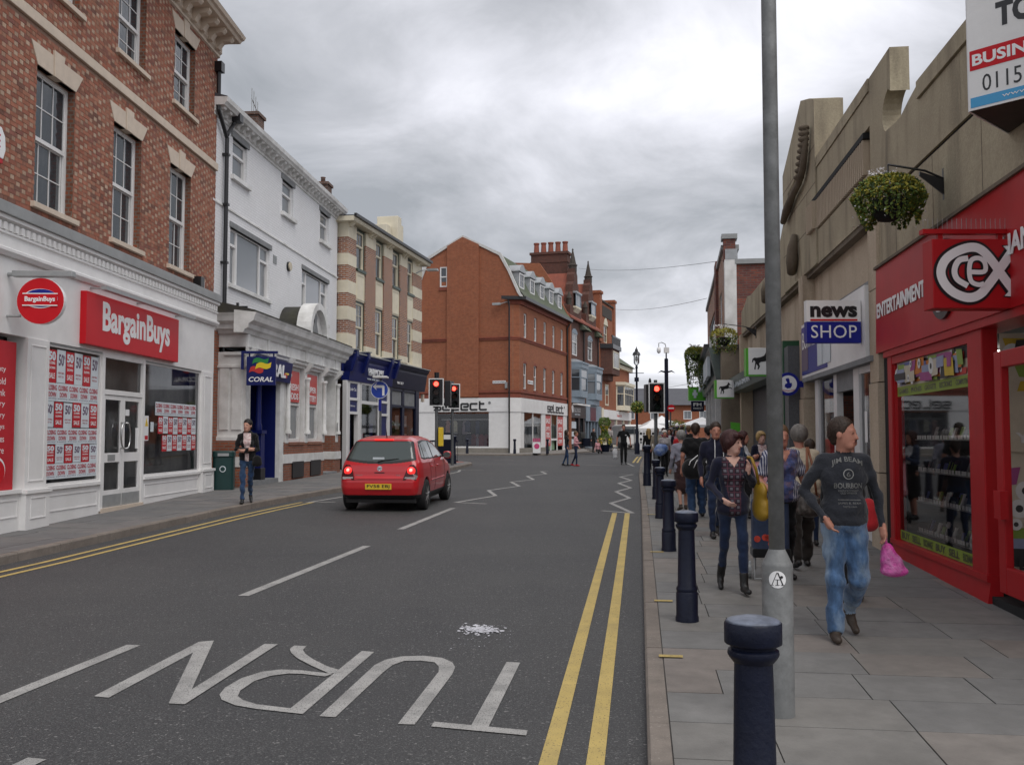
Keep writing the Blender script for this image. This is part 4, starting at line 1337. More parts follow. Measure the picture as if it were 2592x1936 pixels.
for z0, z1, pr in ((8.14, 8.24, .06), (8.26, 8.34, .1), (4.66, 4.82, .1), (4.36, 4.6, .04)):
    MB().prismz([(KX - pr * .7, KY), (-pr * .3, -pr), (13.0, -pr), (13.0, .02), (.02, .02), (KX, KY + .05)], z0, z1).build('string_course', M['moulded_brick'], B4)
MB().prismz([(KX - .5, KY + .35), (-.25, -.5), (13.1, -.5), (13.1, 0), (0, 0), (KX, KY)], 10.78, 11.0).build('gutter', M['black'], B4)
MB().prismz([(KX - .08, KY + .02), (-.04, -.12), (13.0, -.12), (13.0, .02), (.02, .02), (KX, KY + .05)], 10.5, 10.8).build('eaves_course', M['moulded_brick'], B4)
sec = [(-.42, 10.98), (.0, 11.5), (.45, 12.36), (1.216, 13.82), (3.84, 15.16), (6.36, 13.84), (7.3, 11.5)]
for (a, za_), (b, zb_) in zip(sec, sec[1:]):
    MB().add([(KX + .1, a, za_), (13.2, a, za_), (13.2, b, zb_), (KX + .1, b, zb_)], [(0, 1, 2, 3)]).build('roof_slope', M['green_slate'], B4)
MB().box(13.0, 13.4, -.3, 7.2, 0, 11.0).build('party_wall', M['orange_brick'], B4)
MB().prismx([(-.3, 11), (1.2, 14.1), (2.2, 15.6), (5.0, 15.8), (7.2, 14), (7.2, 11)], 13.0, 13.35).build('party_wall', M['orange_brick'], B4)
for k in range(5):                                    # dormers with curved pediments
    a = .25 + 2.62 * k
    b = a + 1.12
    d_ = MB().box(a - .12, b + .12, .16, 2.0, 11.55, 12.75).build('dormer', M['lead'], B4)
    n = 10
    hd = [(a - .25, 12.75)] + [(a - .2 + (b - a + .4) * t, 12.85 + .42 * math.sin(t * math.pi)) for t in np.linspace(0, 1, n)] + [(b + .25, 12.75)]
    MB().prism(hd, .02, 2.2).build('dormer_head', M['lead'], d_)
    o = window(d_, a, b, 11.65, 12.68, .09, ((2, 2),), fr=.1)
# long street side shopfront
M['clothes_a'] = mat('rail_clothes_dark', (.03, .03, .05), .9, .5, 3, .8, 2.2, (.12, .03, .04))
M['clothes_b'] = mat('rail_clothes_pale', (.35, .4, .45), .9, .4, 4, .6, 2, (.12, .14, .2))
simple(B4, 'fascia', M['white'], (0, 13.0, -.1, 0, 3.4, 4.33))
MB().prismz([(KX - .08, KY - .05), (0, -.1), (0, 0), (KX, KY)], 3.4, 4.33).build('fascia', M['white'], B4)
MB().prismz([(KX - .04, KY - .02), (0, -.05), (0.02, .05), (KX + .05, KY + .05)], .5, 3.4).build('corner_pier', M['white'], B4)
simple(B4, 'pier', M['white'], (.0, .8, -.05, .1, .5, 3.4))
simple(B4, 'pier', M['white'], (5.35, 6.3, -.05, .1, .5, 3.4))
simple(B4, 'pier', M['white'], (11.85, 13.0, -.05, .1, .5, 3.4))
simple(B4, 'plinth', mat('grey_plinth', (.24, .22, .19), .9, .15, 4), (-.05, 6.3, -.09, .1, .4, 1.03))
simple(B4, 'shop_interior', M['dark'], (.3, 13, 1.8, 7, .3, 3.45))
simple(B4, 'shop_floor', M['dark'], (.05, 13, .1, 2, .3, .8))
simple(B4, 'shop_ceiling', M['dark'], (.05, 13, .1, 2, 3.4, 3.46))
o = simple(B4, 'shop_window', M['white'], (.8, .9, -.03, .05, 1.03, 3.4), (3.0, 3.16, -.03, .05, 1.03, 3.4), (5.25, 5.35, -.03, .05, 1.03, 3.4))
for a, b in ((.9, 3.0), (3.16, 5.25)):
    cpane(o, a, b, 1.03, 3.4, 0.)
for u, m in ((1.2, 'clothes_b'), (1.9, 'clothes_a'), (2.4, 'clothes_b'), (3.5, 'clothes_b'), (4.2, 'clothes_a'), (4.7, 'clothes_b')):
    mb = MB().prism([(u, 1.1), (u + .42, 1.1), (u + .38, 1.9), (u + .5, 2.3), (u + .3, 2.5), (u + .1, 2.5), (u - .08, 2.3), (u + .04, 1.9)], .35, .55)
    mb.build('hanging_garment', M[m], o)
M['door_green'] = mat('green_door_light', (.22, .34, .2), .5, .2, 2)
o = simple(B4, 'shop_door', M['white'], (6.3, 6.42, -.03, .05, .65, 3.4), (11.73, 11.85, -.03, .05, .65, 3.4), (8.0, 8.12, -.02, .05, .65, 3.4), (9.9, 10.0, -.02, .05, .65, 3.4), (8.12, 9.9, -.02, .05, 1.5, 1.65))
for a, b in ((6.42, 8.0), (10.0, 11.73)):
    p = simple(o, 'sale_banner', M['coral_red'], (a, b, .0, .01, 1.1, 3.35))
    text('SALE', M['white_sign'], p, a + .2, 2.75, b - a - .4, .35, -.001, .003, bold=.03)
    text('UP TO', M['white_sign'], p, a + .3, 2.2, b - a - .6, .3, -.001, .003, bold=.03)
    text('70%', M['white_sign'], p, a + .3, 1.7, b - a - .6, .4, -.001, .003, bold=.03)
    text('OFF', M['white_sign'], p, a + .3, 1.25, b - a - .6, .3, -.001, .003, bold=.03)
simple(o, 'door_light', M['door_green'], (8.12, 9.9, .2, .22, .7, 3.4))
cpane(o, 8.12, 9.9, 1.65, 3.4, .02)


def select(root, x, z, s, h, y, end=False):
    """the shop's lettering, drawn with even square strokes"""
    t = h * .2
    w_ = s
    def strokes(i, segs):
        mb = MB()
        for (a, b, c, d) in segs:
            mb.box(x + i * w_ * 1.2 + min(a, c) * w_ * .9 - (t / 2 if a == c else 0), x + i * w_ * 1.2 + max(a, c) * w_ * .9 + (t / 2 if a == c else 0), y - .03, y,
                   z + min(b, d) * h - (t / 2 if b == d else 0), z + max(b, d) * h + (t / 2 if b == d else 0))
        o = mb.build('letter', M['black'], root)
        if end:
            onend(o)
    S_ = [(0, 0, 1, 0), (1, 0, 1, .35), (0, .35, 1, .35), (0, .35, 0, .7), (0, .7, 1, .7)]
    E_ = [(0, 0, 1, 0), (0, 0, 0, .7), (0, .7, 1, .7), (1, .35, 1, .7), (.3, .35, 1, .35)]
    L_ = [(0, 0, 1, 0), (0, 0, 0, 1)]
    C_ = [(0, 0, 1, 0), (0, 0, 0, .7), (0, .7, 1, .7)]
    T_ = [(0, 0, 1, 0), (0, 0, 0, 1), (0, .7, .65, .7)]
    for i, q in enumerate((S_, E_, L_, E_, C_, T_)):
        strokes(i, q)
    o = MB().disc((x + 6.05 * w_ * 1.2, z + h * .8), h * .16, y - .03, y, 14).build('registered_mark', M['slab'], root)
    if end:
        onend(o)


select(B4, 6.7, 3.58, .70, .56, -.1)
# gable end shopfront
onend(simple(B4, 'fascia', M['white'], (-6.9, 0, -.1, 0, 3.42, 4.33)))
select(B4, -5.2, 3.56, .54, .56, -.1, True)
onend(simple(B4, 'pier', M['white'], (-6.9, -5.2, -.05, .1, .5, 3.42)))
onend(simple(B4, 'pier', M['white'], (-1.27, -.0, -.05, .1, 1.04, 3.42)))
onend(simple(B4, 'plinth', bpy.data.materials['grey_plinth'], (-5.2, 0, -.09, .1, .4, 1.04)))
o = simple(B4, 'shop_window', M['white'], (-5.2, -1.27, -.07, .05, 1.04, 1.14), (-5.2, -5.1, -.04, .05, 1.14, 3.42), (-1.35, -1.27, -.04, .05, 1.14, 3.42))
onend(o)
cpane(o, -5.1, -1.35, 1.14, 3.42, 0)
simple(o, 'shop_interior', M['dark'], (-5.2, -1.2, 1.5, 1.6, .8, 3.6))
rc = random.Random(5)
GC = [mat('garment_%d' % i, c, .9, .4, 12., .5, 6., tuple(x * .4 for x in c)) for i, c in enumerate(((.55, .3, .28), (.7, .66, .52), (.03, .03, .035), (.03, .03, .08), (.03, .03, .03), (.05, .07, .14), (.25, .05, .07), (.18, .05, .07), (.05, .05, .05), (.3, .25, .3)))]
for row_, (zb, zt) in enumerate(((2.05, 2.75), (1.2, 1.85))):
    simple(o, 'clothes_rail', M['steel'], (-4.9, -1.5, .48, .51, zt + .16, zt + .18))
    for k in range(11):
        u = -4.75 + k * .3 + rc.uniform(-.05, .05)
        w2 = .16 + rc.random() * .05
        gm = GC[(0 if k == 1 else 1) if (row_ == 0 and k in (1, 3)) else rc.randint(2, 9)]
        zb2 = zb + rc.uniform(-.15, .1)
        mb = MB().prism([(u - w2, zb2), (u + w2, zb2), (u + w2 * .9, zt - .25), (u + w2 * 1.2, zt - .1), (u + .06, zt + .1), (u - .06, zt + .1), (u - w2 * 1.2, zt - .1), (u - w2 * .9, zt - .25)], .42 + .02 * (k % 3), .56 + .02 * (k % 3))
        mb.build('hanging_garment', gm, o, bev=.02)
o2 = onend(simple(B4, 'street_sign', M['white_sign'], (-1.09, -.2, -.03, 0, 5.27, 5.45)))
text('BURTON STREET', M['black'], o2, -1.04, 5.31, .8, .09, -.032, .004, bold=.01)
o2 = simple(B4, 'street_sign', M['white_sign'], (1.85, 3.15, -.03, 0, 5.35, 5.6))
text('MARKET PLACE', M['black'], o2, 1.9, 5.42, 1.2, .1, -.032, .004, bold=.01)
onend(simple(B4, 'junction_box', M['grey_metal'], (-.22, -.06, -.14, 0, 4.95, 5.35)))
MB().tube([(KX - .2, KY - .1, .5), (KX - .2, KY - .1, 10.3), (KX - .3, KY - .05, 10.75)], .055).build('downpipe', M['black'], B4, 'auto')
MB().tube([(12.95, -.1, .5), (12.95, -.1, 10.3), (13.1, -.35, 10.8)], .06).build('downpipe', M['black'], B4, 'auto')
onend(MB().box(-1.0, -.45, -.45, -.25, 10.4, 10.55).tube([(-.45, -.35, 10.48), (-.1, -.2, 10.6), (.1, -.05, 10.6)], .03).build('security_camera', M['grey_metal'], B4))

# ------------------------------------------------------------------ left 5: twin gabled bays
B5 = facade('gabled_building', 'dark red brick building with two stepped gables, stone spires and blue grey bay windows', .52, 63.6, 73.13)
M['brown_brick'] = brickmat('brown_brick', (.16, .055, .04), (.11, .045, .035), (.12, .085, .07), dirt=.4)
M['tile_roof'] = mat('orange_tiles', (.27, .08, .05), .85, .2, 8, .4, 1.5, (.15, .06, .05), .01, 30.)
M['bay_paint'] = mat('blue_grey_paint', (.20, .25, .30), .5, .1, 4)
M['dark_stone'] = mat('sooty_stone', (.06, .05, .042), .9, .3, 4, .4, 1)
wall(13.4, 25.4, .4, 11.6, [(14.9, 16.9, 8.4, 10.2), (20.8, 22.8, 8.4, 10.2)], 0, .15).build('wall', M['brown_brick'], B5)
MB().box(13.4, 25.4, .4, 7, .4, 11.5).build('building_core', M['dark'], B5)
for k, uc in enumerate((15.9, 21.8)):
    st = [(-2.0, 11.2), (-2.0, 12.3), (-1.55, 12.5), (-1.5, 13.2), (-1.1, 13.5), (-1.05, 14.1), (-.65, 14.4), (-.6, 15.0), (-.35, 15.2), (-.35, 15.5), (.35, 15.5), (.35, 15.2), (.6, 15.0), (.65, 14.4), (1.05, 14.1), (1.1, 13.5), (1.5, 13.2), (1.55, 12.5), (2.0, 12.3), (2.0, 11.2)]
    MB().prism([(uc + a, z) for a, z in st], -.1, .5).build('stepped_gable', M['brown_brick'], B5)
    MB().lathe([(.34, 0), (.34, .45), (.42, .5), (.3, .6), (.26, .75), (.05, 1.75), (.09, 1.8), (.0, 1.95)], (uc, .15, 15.3), 8).build('spire', M['dark_stone'], B5)
    for s in (-1.75, 1.75):
        MB().lathe([(.2, 0), (.2, .5), (.25, .55), (.04, 1.1)], (uc + s, .05, 12.3), 8).build('finial', M['dark_stone'], B5)
    o = MB().box(uc - .95, uc + .95, -.35, 0, 12.2, 12.35).prismx([(-.35, 12.2), (0, 12.2), (0, 11.75)], uc - .8, uc + .8).build('oriel_base', M['cream'], B5)
    window(B5, uc - .9, uc + .9, 12.35, 13.4, -.34, ((3, 1),), mf='bay_paint', mg='glass_pale', fr=.09)
    simple(B5, 'oriel_head', M['lead'], (uc - 1.0, uc + 1.0, -.4, 0, 13.4, 13.55))
    window(B5, uc - 1.0, uc + 1.0, 8.4, 10.2, .05, ((4, 1), (4, 1)), mf='sash', fr=.09, split=.62)
    ar_ = [(uc - 1.0, 10.18)] + [(uc - math.cos(t) * 1.0, 10.2 + .4 * math.sin(t)) for t in np.linspace(0, math.pi, 11)] + [(uc + 1.0, 10.18)]
    MB().prism(ar_, -.01, .1).build('arch_panel', M['bay_paint'], B5)
    # canted bay
    b0, b1 = uc - 1.7, uc + 1.7
    pl_ = [(b0, 0), (b0 + .5, -.8), (b1 - .5, -.8), (b1, 0)]
    bay = MB().prismz(pl_, 4.95, 5.35).build('bay_window', M['bay_paint'], B5)
    MB().prismz([(x * 1.0, y * 1.08) for x, y in pl_], 7.3, 7.65).prismz([(x, y * 1.18) for x, y in pl_], 7.65, 7.78).build('bay_head', M['bay_paint'], bay)
    MB().prismz([(x, y * .5) for x, y in pl_], 7.78, 8.0).build('bay_roof', M['lead'], bay)
    for x0, y0, x1, y1 in ((b0, 0, b0 + .5, -.8), (b0 + .5, -.8, b1 - .5, -.8), (b1 - .5, -.8, b1, 0)):
        L_ = math.hypot(x1 - x0, y1 - y0)
        o = window(bay, 0, L_, 5.35, 7.3, 0, ((1, 1), (1, 1)), mf='bay_paint', mg='glass_pale' if k else 'glass', fr=.12, split=.62)
        o.location = (x0, y0, 0)
        o.rotation_euler = (0, 0, math.atan2(y1 - y0, x1 - x0))
    MB().prismz([(x, y * .7) for x, y in pl_], 4.5, 4.95).build('bay_corbel', M['bay_paint'], bay)
MB().prismx([(-.3, 11.2), (-.3, 11.35), (3.5, 14.9), (7, 11.4), (7, 11.2)], 13.4, 25.4).build('roof', M['tile_roof'], B5)
for uc in (15.9, 21.8):
    MB().prism([(uc - 1.9, 12.0), (uc, 15.2), (uc + 1.9, 12.0)], .4, 4).build('roof', M['tile_roof'], B5)
ch = MB().box(16.2, 17.4, .7, 3.8, 11.5, 16.9).box(16.1, 17.5, .6, 3.9, 16.9, 17.1).box(16.15, 17.45, .65, 3.85, 16.2, 16.3).build('chimney', M['brown_brick'], B5)
for k in range(5):
    MB().lathe([(.26, 0), (.24, .1), (.2, .75), (.25, .8), (.25, .9)], (16.8, 1.0 + k * .62, 17.1), 12).build('chimney_pot', M['tile_roof'], ch, 'auto')
for u in (13.6, 18.9, 24.8):
    MB().tube([(u, -.1, .5), (u, -.1, 10.6), (u + .2, -.4, 11.1)], .06).build('downpipe', M['black'], B5)
for u in (18.1, 18.9, 24.0):
    MB().prismx([(-.6, 10.7), (0, 11.4), (0, 10.7)], u - .4, u + .9).build('eaves_pentice', M['green_slate'], B5)
# two shopfronts
o = simple(B5, 'shop_fascia', M['black'], (13.5, 18.8, -.25, 0, 3.3, 4.4))
text('BLONDE', M['white_sign'], o, 14.6, 3.75, 2.2, .35, -.251, .01)
text('HAIR STUDIO', M['pale_print'], o, 14.8, 3.5, 1.8, .14, -.251, .01)
MB().disc((14.0, 4.0), .32, -.27, -.25).build('badge', M['white_sign'], o)
simple(o, 'awning_box', M['white'], (13.8, 18.6, -.7, -.3, 4.3, 4.42))
o = simple(B5, 'shop_fascia', M['bay_paint'], (18.9, 25.3, -.25, 0, 3.1, 4.5))
simple(o, 'sign_panel', mat('dark_red_sign', (.10, .012, .03), .4, .05, 4), (20.6, 22.8, -.28, -.25, 3.15, 4.3))
for u in (13.5, 16.5, 18.3):
    simple(B5, 'shop_post', M['black'], (u, u + .5, -.15, 0, .4, 3.3))
p = simple(B5, 'window_poster', M['pale_print'], (14.6, 16.2, -.02, -.01, 1.2, 3.0))
simple(p, 'poster_band', M['black'], (14.6, 16.2, -.03, -.02, 1.6, 1.8), (14.6, 16.2, -.03, -.02, 2.2, 2.45))
mb = MB()
for u in (18.9, 20.2, 21.5, 22.8, 24.1, 25.1):
    mb.box(u, u + .25, -.15, 0, .4, 3.1)
mb.box(19, 25.3, -.16, 0, .4, 1.2)
mb.build('shop_window', M['bay_paint'], B5)
simple(B5, 'shop_glass', M['glass'], (13.6, 25.2, .0, .02, .5, 3.3))

# ------------------------------------------------------------------ left 6 and 7
B6 = facade('parapet_building', 'red brick building with pointed arch window, balcony and dark oriel', .52, 63.6, 73.13)
wall(25.5, 33.2, .4, 14.3, [(27.8, 29.8, 10.6, 12.3)], 0, .2).build('wall', M['orange_brick'], B6)
simple(B6, 'building_core', M['dark'], (25.5, 33.1, .3, 7, .4, 14))
MB().add([(33.2, 0, .4), (33.2, 7, .4), (33.2, 7, 14.3), (33.2, 0, 14.3)], [(0, 1, 2, 3)]).build('side_wall', M['orange_brick'], B6)
for u in (25.5, 32.2):
    MB().box(u, u + 1.0, -.12, .9, 10.5, 14.9).box(u - .1, u + 1.1, -.22, 1, 14.9, 15.15).build('parapet_pier', M['orange_brick'], B6)
simple(B6, 'name_panel', M['dark_stone'], (27.0, 31.6, -.05, 0, 13.0, 14.0))
simple(B6, 'coping', M['dark_stone'], (26.5, 32.2, -.12, .4, 14.3, 14.45))
window(B6, 27.8, 29.8, 10.6, 12.3, .1, ((2, 1), (2, 1)), mf='cream', fr=.12)
MB().prism([(27.8, 12.28), (28.1, 12.7), (28.8, 13.1), (29.5, 12.7), (29.8, 12.28)], -.02, .15).build('arch_head', M['cream'], B6)
o = MB().prismz([(26.2, 0), (26.6, -1.0), (30.4, -1.0), (30.8, 0)], 7.55, 9.9).build('oriel', M['brown_brick'], B6)
MB().prismz([(26.6, 0), (27.4, -.5), (29.6, -.5), (30.4, 0)], 7.0, 7.55).build('oriel_corbel', M['brown_brick'], o)
MB().prismz([(26.0, 0), (26.4, -1.15), (30.6, -1.15), (31, 0)], 9.9, 10.3).build('oriel_cornice', M['black'], o)
window(o, 27.0, 30.0, 8.1, 9.7, -1.06, ((4, 1),), mf='cream', fr=.1)
mb = MB().box(26.4, 30.6, -1.1, -1.0, 10.95, 11.1)
for k in range(12):
    mb.box(26.45 + k * .36, 26.6 + k * .36, -1.08, -1.02, 10.3, 10.95)
mb.build('balcony', M['black'], B6)
window(B6, 28.2, 29.8, 4.7, 6.7, -.04, ((2, 1), (2, 1)), mf='cream', fr=.15)
B7 = facade('hipped_building', 'brick building with hipped slate roof and large cream bay window', .52, 63.6, 73.13)
simple(B7, 'wall', M['orange_brick'], (33.25, 41.3, 0, 7, .4, 8.6))
simple(B7, 'eaves', M['cream'], (33.25, 41.6, -.35, 7, 8.6, 9.0))
MB().add([(33.0, -.6, 9.0), (41.9, -.6, 9.0), (41.9, 7.5, 9.0), (33.0, 7.5, 9.0), (34.0, 3.4, 12.0), (38.5, 3.4, 12.0)], [(0, 1, 5, 4), (1, 2, 5), (2, 3, 4, 5), (3, 0, 4)]).build('roof', M['green_slate'], B7)
o = MB().prismz([(33.6, 0), (34.0, -.9), (39.8, -.9), (40.2, 0)], 6.9, 7.2).build('bay_window', M['cream'], B7)
MB().prismz([(33.8, 0), (34.2, -.8), (39.6, -.8), (40.0, 0)], 4.4, 4.75).build('bay_apron', M['cream'], o)
window(o, 34.2, 39.6, 4.75, 6.9, -.8, ((5, 1), (5, 1)), mf='cream', fr=.14, split=.6)
o2 = window(o, 0, .9, 4.75, 6.9, 0, ((1, 1), (1, 1)), mf='cream', fr=.1, split=.6)
o2.location = (33.8, 0, 0)
o2.rotation_euler = (0, 0, -1.107)
o = simple(B7, 'shop_fascia', M['white'], (26.4, 41.4, -.2, 0, 3.45, 4.3))
text('Timpson Ltd', M['coral_red'], o, 33.0, 3.65, 2.6, .35, -.201, .01)
simple(B7, 'fascia_end', M['cream'], (25.6, 26.4, -.25, 0, 3.2, 4.4))
mb = MB()
for u in (26.4, 29.5, 33.3, 37.2, 41.0):
    mb.box(u, u + .35, -.12, 0, .4, 3.45)
mb.box(26.4, 41.2, -.14, 0, .4, 1.3)
mb.build('shop_window', M['cream'], B7)
simple(B7, 'shop_glass', M['glass_pale'], (26.5, 41, -.02, 0, 1.3, 3.45))


# ------------------------------------------------------------------ right 1: concrete and stone parade
A1 = facade('stone_parade', 'stained concrete shopping parade with tall stepped parapet, scroll ornament and red corner shop', 4.5, 9.39, -97.07)


def stained(name, c, d1, d2):
    """weathered stone: vertical run-off streaks, blotches, soot"""
    m, nt, b = newmat(name)
    co = vcoord(nt, 'Object')
    n = N(nt, 'ShaderNodeTexNoise', i={'Scale': 2.2, 'Detail': 4., 'Roughness': .55, 'Distortion': .4})
    LK(nt, vcoord(nt, 'Object', scale=(.85, .85, .16)), n.inputs['Vector'])
    n2_ = N(nt, 'ShaderNodeTexNoise', i={'Scale': .9, 'Detail': 8., 'Roughness': .65})
    LK(nt, co, n2_.inputs['Vector'])
    n3_ = N(nt, 'ShaderNodeTexNoise', i={'Scale': 30., 'Detail': 4., 'Roughness': .7})
    LK(nt, co, n3_.inputs['Vector'])
    base = mixc(nt, ramp(nt, n2_.outputs[0], [(.35, 0.), (.7, 1.)]), c, d2)
    base = mixc(nt, ramp(nt, n.outputs[0], [(.5, 0.), (.78, .72)]), base, d1)
    base = mixc(nt, .35, base, ramp(nt, n3_.outputs[0], [(.3, .6), (.7, 1.25)]), 'MULTIPLY')
    LK(nt, base, b.inputs['Base Color'])
    b.inputs['Roughness'].default_value = .92
    b.inputs['Specular IOR Level'].default_value = .2
    bp = N(nt, 'ShaderNodeBump', i={'Strength': 1., 'Distance': .006})
    LK(nt, n3_.outputs[0], bp.inputs['Height'])
    LK(nt, bp.outputs[0], b.inputs['Normal'])
    return m


M['parade'] = stained('stained_concrete', (.45, .39, .275), (.10, .08, .062), (.34, .285, .205))
M['parade_pale'] = stained('pale_panel_stone', (.54, .45, .34), (.22, .155, .11), (.46, .37, .275))
M['parade_dark'] = stained('sooty_coping', (.20, .165, .125), (.06, .05, .04), (.15, .12, .09))
top = [(-20.0, 5.0), (-19.9, 5.55), (-19.3, 5.62), (-18.4, 5.8), (-17.6, 5.72), (-13.2, 5.75), (-12.4, 6.0), (-11.5, 6.5)]
# upper wall: front sheet of stone blocks with joints, then parapets
JU = [-20.0, -18.2, -16.4, -14.6, -12.9, -11.45]


def zt(u):
    for (a, b), (c, d) in zip(top, top[1:]):
        if u <= c:
            return b + (d - b) * (u - a) / (c - a)
    return top[-1][1]


for a, b in zip(JU, JU[1:]):
    us = [a + .004] + [u for u, z in top if a < u < b] + [b - .004]
    MB().prism([(a + .004, 4.86), (b - .004, 4.86)] + [(u, zt(u)) for u in us[::-1]], 0, .5).build('parapet_block', M['parade'], A1)
# pylon
MB().prism([(-11.45, 4.86), (-7.76, 4.86), (-7.76, 7.84), (-8.2, 8.0), (-9.1, 8.27), (-11.45, 7.42)], -.03, .48).build('pylon', M['parade'], A1)
for pts in ([(-11.45, 6.32), (-7.76, 6.32)], [(-11.45, 5.62), (-7.76, 5.62)], [(-11.45, 7.0), (-7.76, 7.0)]):
    (a, z), (b, _) = pts
    simple(A1, 'stone_joint', M['parade_dark'], (a, b, -.033, -.03, z, z + .012))
for u, z0, z1 in ((-10.4, 6.33, 7.75), (-9.3, 7.0, 8.15), (-8.6, 5.63, 6.32), (-10.0, 4.9, 5.62)):
    simple(A1, 'stone_joint', M['parade_dark'], (u, u + .012, -.033, -.03, z0, z1))
# carved scroll and drop ornaments
mb = MB().tube([(-8.05, -.1, 7.45), (-8.12, -.12, 7.25), (-8.2, -.13, 7.0), (-8.4, -.13, 6.75), (-8.9, -.13, 6.6), (-9.6, -.13, 6.55), (-10.3, -.13, 6.42), (-10.9, -.12, 6.3)], [.03, .05, .06, .065, .065, .07, .09, .06], 9)
mb.build('scroll_ornament', M['parade_dark'], A1, True)
MB().tube([(-8.5, -.07, 7.3), (-8.75, -.08, 7.0), (-9.3, -.08, 6.82), (-10.2, -.08, 6.7)], .06, 8).build('scroll_ornament', M['parade'], A1, True)
for k in range(9):
    t = k / 8
    MB().lathe([(.02, 0), (.1, .05), (.1, .09), (.02, .13)], (-8.1 - .12 * t - .5 * t * t, -.15, 7.35 - .75 * t), 8).build('scroll_bead', M['parade_dark'], A1, True)
MB().tube([(-9.6, -.1, 5.75), (-9.55, -.15, 5.5), (-9.65, -.15, 5.25), (-9.9, -.12, 5.05)], [.06, .1, .12, .09], 8).build('drop_ornament', M['parade_dark'], A1, True)
MB().tube([(-13.5, -.1, 5.5), (-13.5, -.14, 5.25), (-13.7, -.12, 5.0)], [.08, .12, .1], 8).build('drop_ornament', M['parade_dark'], A1, True)
# high section with grille, its end scooped down to the low parapet
JU = [-7.74, -6.35, -4.9]
hz = 6.77
for a, b in ((-7.74, -6.4), (-6.4, -5.1), (-5.1, -3.9)):
    MB().prism([(a + .004, 6.1), (b - .004, 6.1), (b - .004, 6.58), (a + .004, 6.58)], 0, .3).build('parapet_block', M['parade'], A1)
    simple(A1, 'coping', M['parade'], (a + .002, b - .002, -.02, .26, 6.585, hz))
    MB().prism([(a + .004, 4.86), (b - .004, 4.86), (b - .004, 5.45), (a + .004, 5.45)], 0, .3).build('parapet_block', M['parade'], A1)
simple(A1, 'recess_back', M['parade_pale'], (-7.74, -3.9, .1, .3, 5.45, 6.1))
simple(A1, 'slot', M['dark'], (-8.45, -4.15, -.034, .1, 6.0, 6.08))  # black strip on the stone, painting in the shadow above the grille
for k in range(34):
    ubox('grille_bar', 'grille_bar', M['parade_pale'], A1, (-8.3 + k * .123, .02 if k > 4 else -.05, 5.74), (.07, .1, .5))
scoop = [(-3.9, 4.86), (-3.9, hz), (-2.8, hz), (-2.8, 6.2)] + [(-2.8 - .42 * math.sin(t) + .0, 5.98 + .3 * math.cos(t)) for t in np.linspace(.3, 2.4, 10)] + [(-2.6, 5.72), (-2.35, 5.72), (-2.0, 5.8), (-1.6, 5.87)]
MB().prism(scoop + [(-1.6, 4.94), (-2.4, 4.94), (-2.4, 4.86)], 0, .24).build('parapet_scoop', M['parade'], A1)
for a, b in ((-1.6, -.2), (-.2, 1.2), (1.2, 2.8), (2.8, 4.4)):
    MB().prism([(a + .004, 4.94), (b - .004, 4.94), (b - .004, 5.66), (a + .004, 5.66)], 0, .4).build('parapet_block', M['parade'], A1)
    simple(A1, 'coping', M['parade'], (a + .002, b - .002, -.03, .34, 5.67, 5.87))
simple(A1, 'building_core', M['dark'], (-19.9, 4.4, .55, 9, 3.0, 5.5))
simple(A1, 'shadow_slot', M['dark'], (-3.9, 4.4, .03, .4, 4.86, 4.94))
MB().box(-3.43, 4.4, -.02, .5, 3.9, 4.87).build('wall_band', M['parade'], A1)
for u in (-2.6, -1.1, .4, 1.9, 3.4):
    simple(A1, 'stone_joint', M['parade_dark'], (u, u + .01, -.0225, -.018, 4.0, 4.86))
# recessed bays and piers
for a, b, z0 in ((-9.04, -3.9, 3.85), (-20.0, -9.5, 3.4)):
    simple(A1, 'recessed_panel', M['parade_pale'], (a, b, .16, .5, z0, 4.86))
    simple(A1, 'lintel_shadow', M['parade_dark'], (a, b, .02, .17, 4.78, 4.858))  # darker stone strip paints the shadow line under the lintel
simple(A1, 'grey_infill', M['slab'], (-8.7, -3.95, .08, .2, 3.86, 4.02))
for a, b in ((-9.5, -9.04), (-3.9, -3.43)):
    for z0, z1 in ((.1, 1.3), (1.31, 2.5), (2.51, 3.76), (3.77, 4.86)):
        simple(A1, 'pier_block', M['parade_pale'], (a, b, -.06 if z0 > 2 else -.08, .4, z0, z1 - .004))
simple(A1, 'pier_block', M['parade_pale'], (-20.3, -19.9, -.04, .4, .2, 4.86))
# ---- newsagent
o = simple(A1, 'newsagent_fascia', M['white'], (-9.0, -3.97, -.1, .1, 2.88, 3.88))
simple(o, 'fascia_panel', M['blue_mark'], (-8.96, -6.6, -.11, -.1, 2.93, 3.82))
for u, w_, m in ((-8.9, .6, 'purple_print'), (-7.4, .5, 'pale_print'), (-7.0, .7, 'pale_print')):
    simple(o, 'fascia_print', M[m], (u, u + w_, -.115, -.11, 3.0, 3.6))
text('Bonmarche', M['white_sign'], o, -8.85, 3.4, 2.1, .32, -.116, .003)
text('news', M['black'], o, -5.9, 3.42, 1.3, .2, -.1, .004, bold=.04)
simple(o, 'fascia_stripe', M['red_sign'], (-6.1, -4.5, -.106, -.1, 3.3, 3.35))
simple(A1, 'fascia_soffit', M['slab'], (-9.0, -3.7, -.1, .5, 2.8, 2.88))
simple(A1, 'newsagent_floor', M['dark'], (-9.0, -3.9, .1, 3, .2, .4))
simple(A1, 'newsagent_back', mat('newsagent_interior', (.05, .045, .04), .9, .4, 1.2), (-9.0, -3.9, 1.6, 1.7, .2, 2.9))
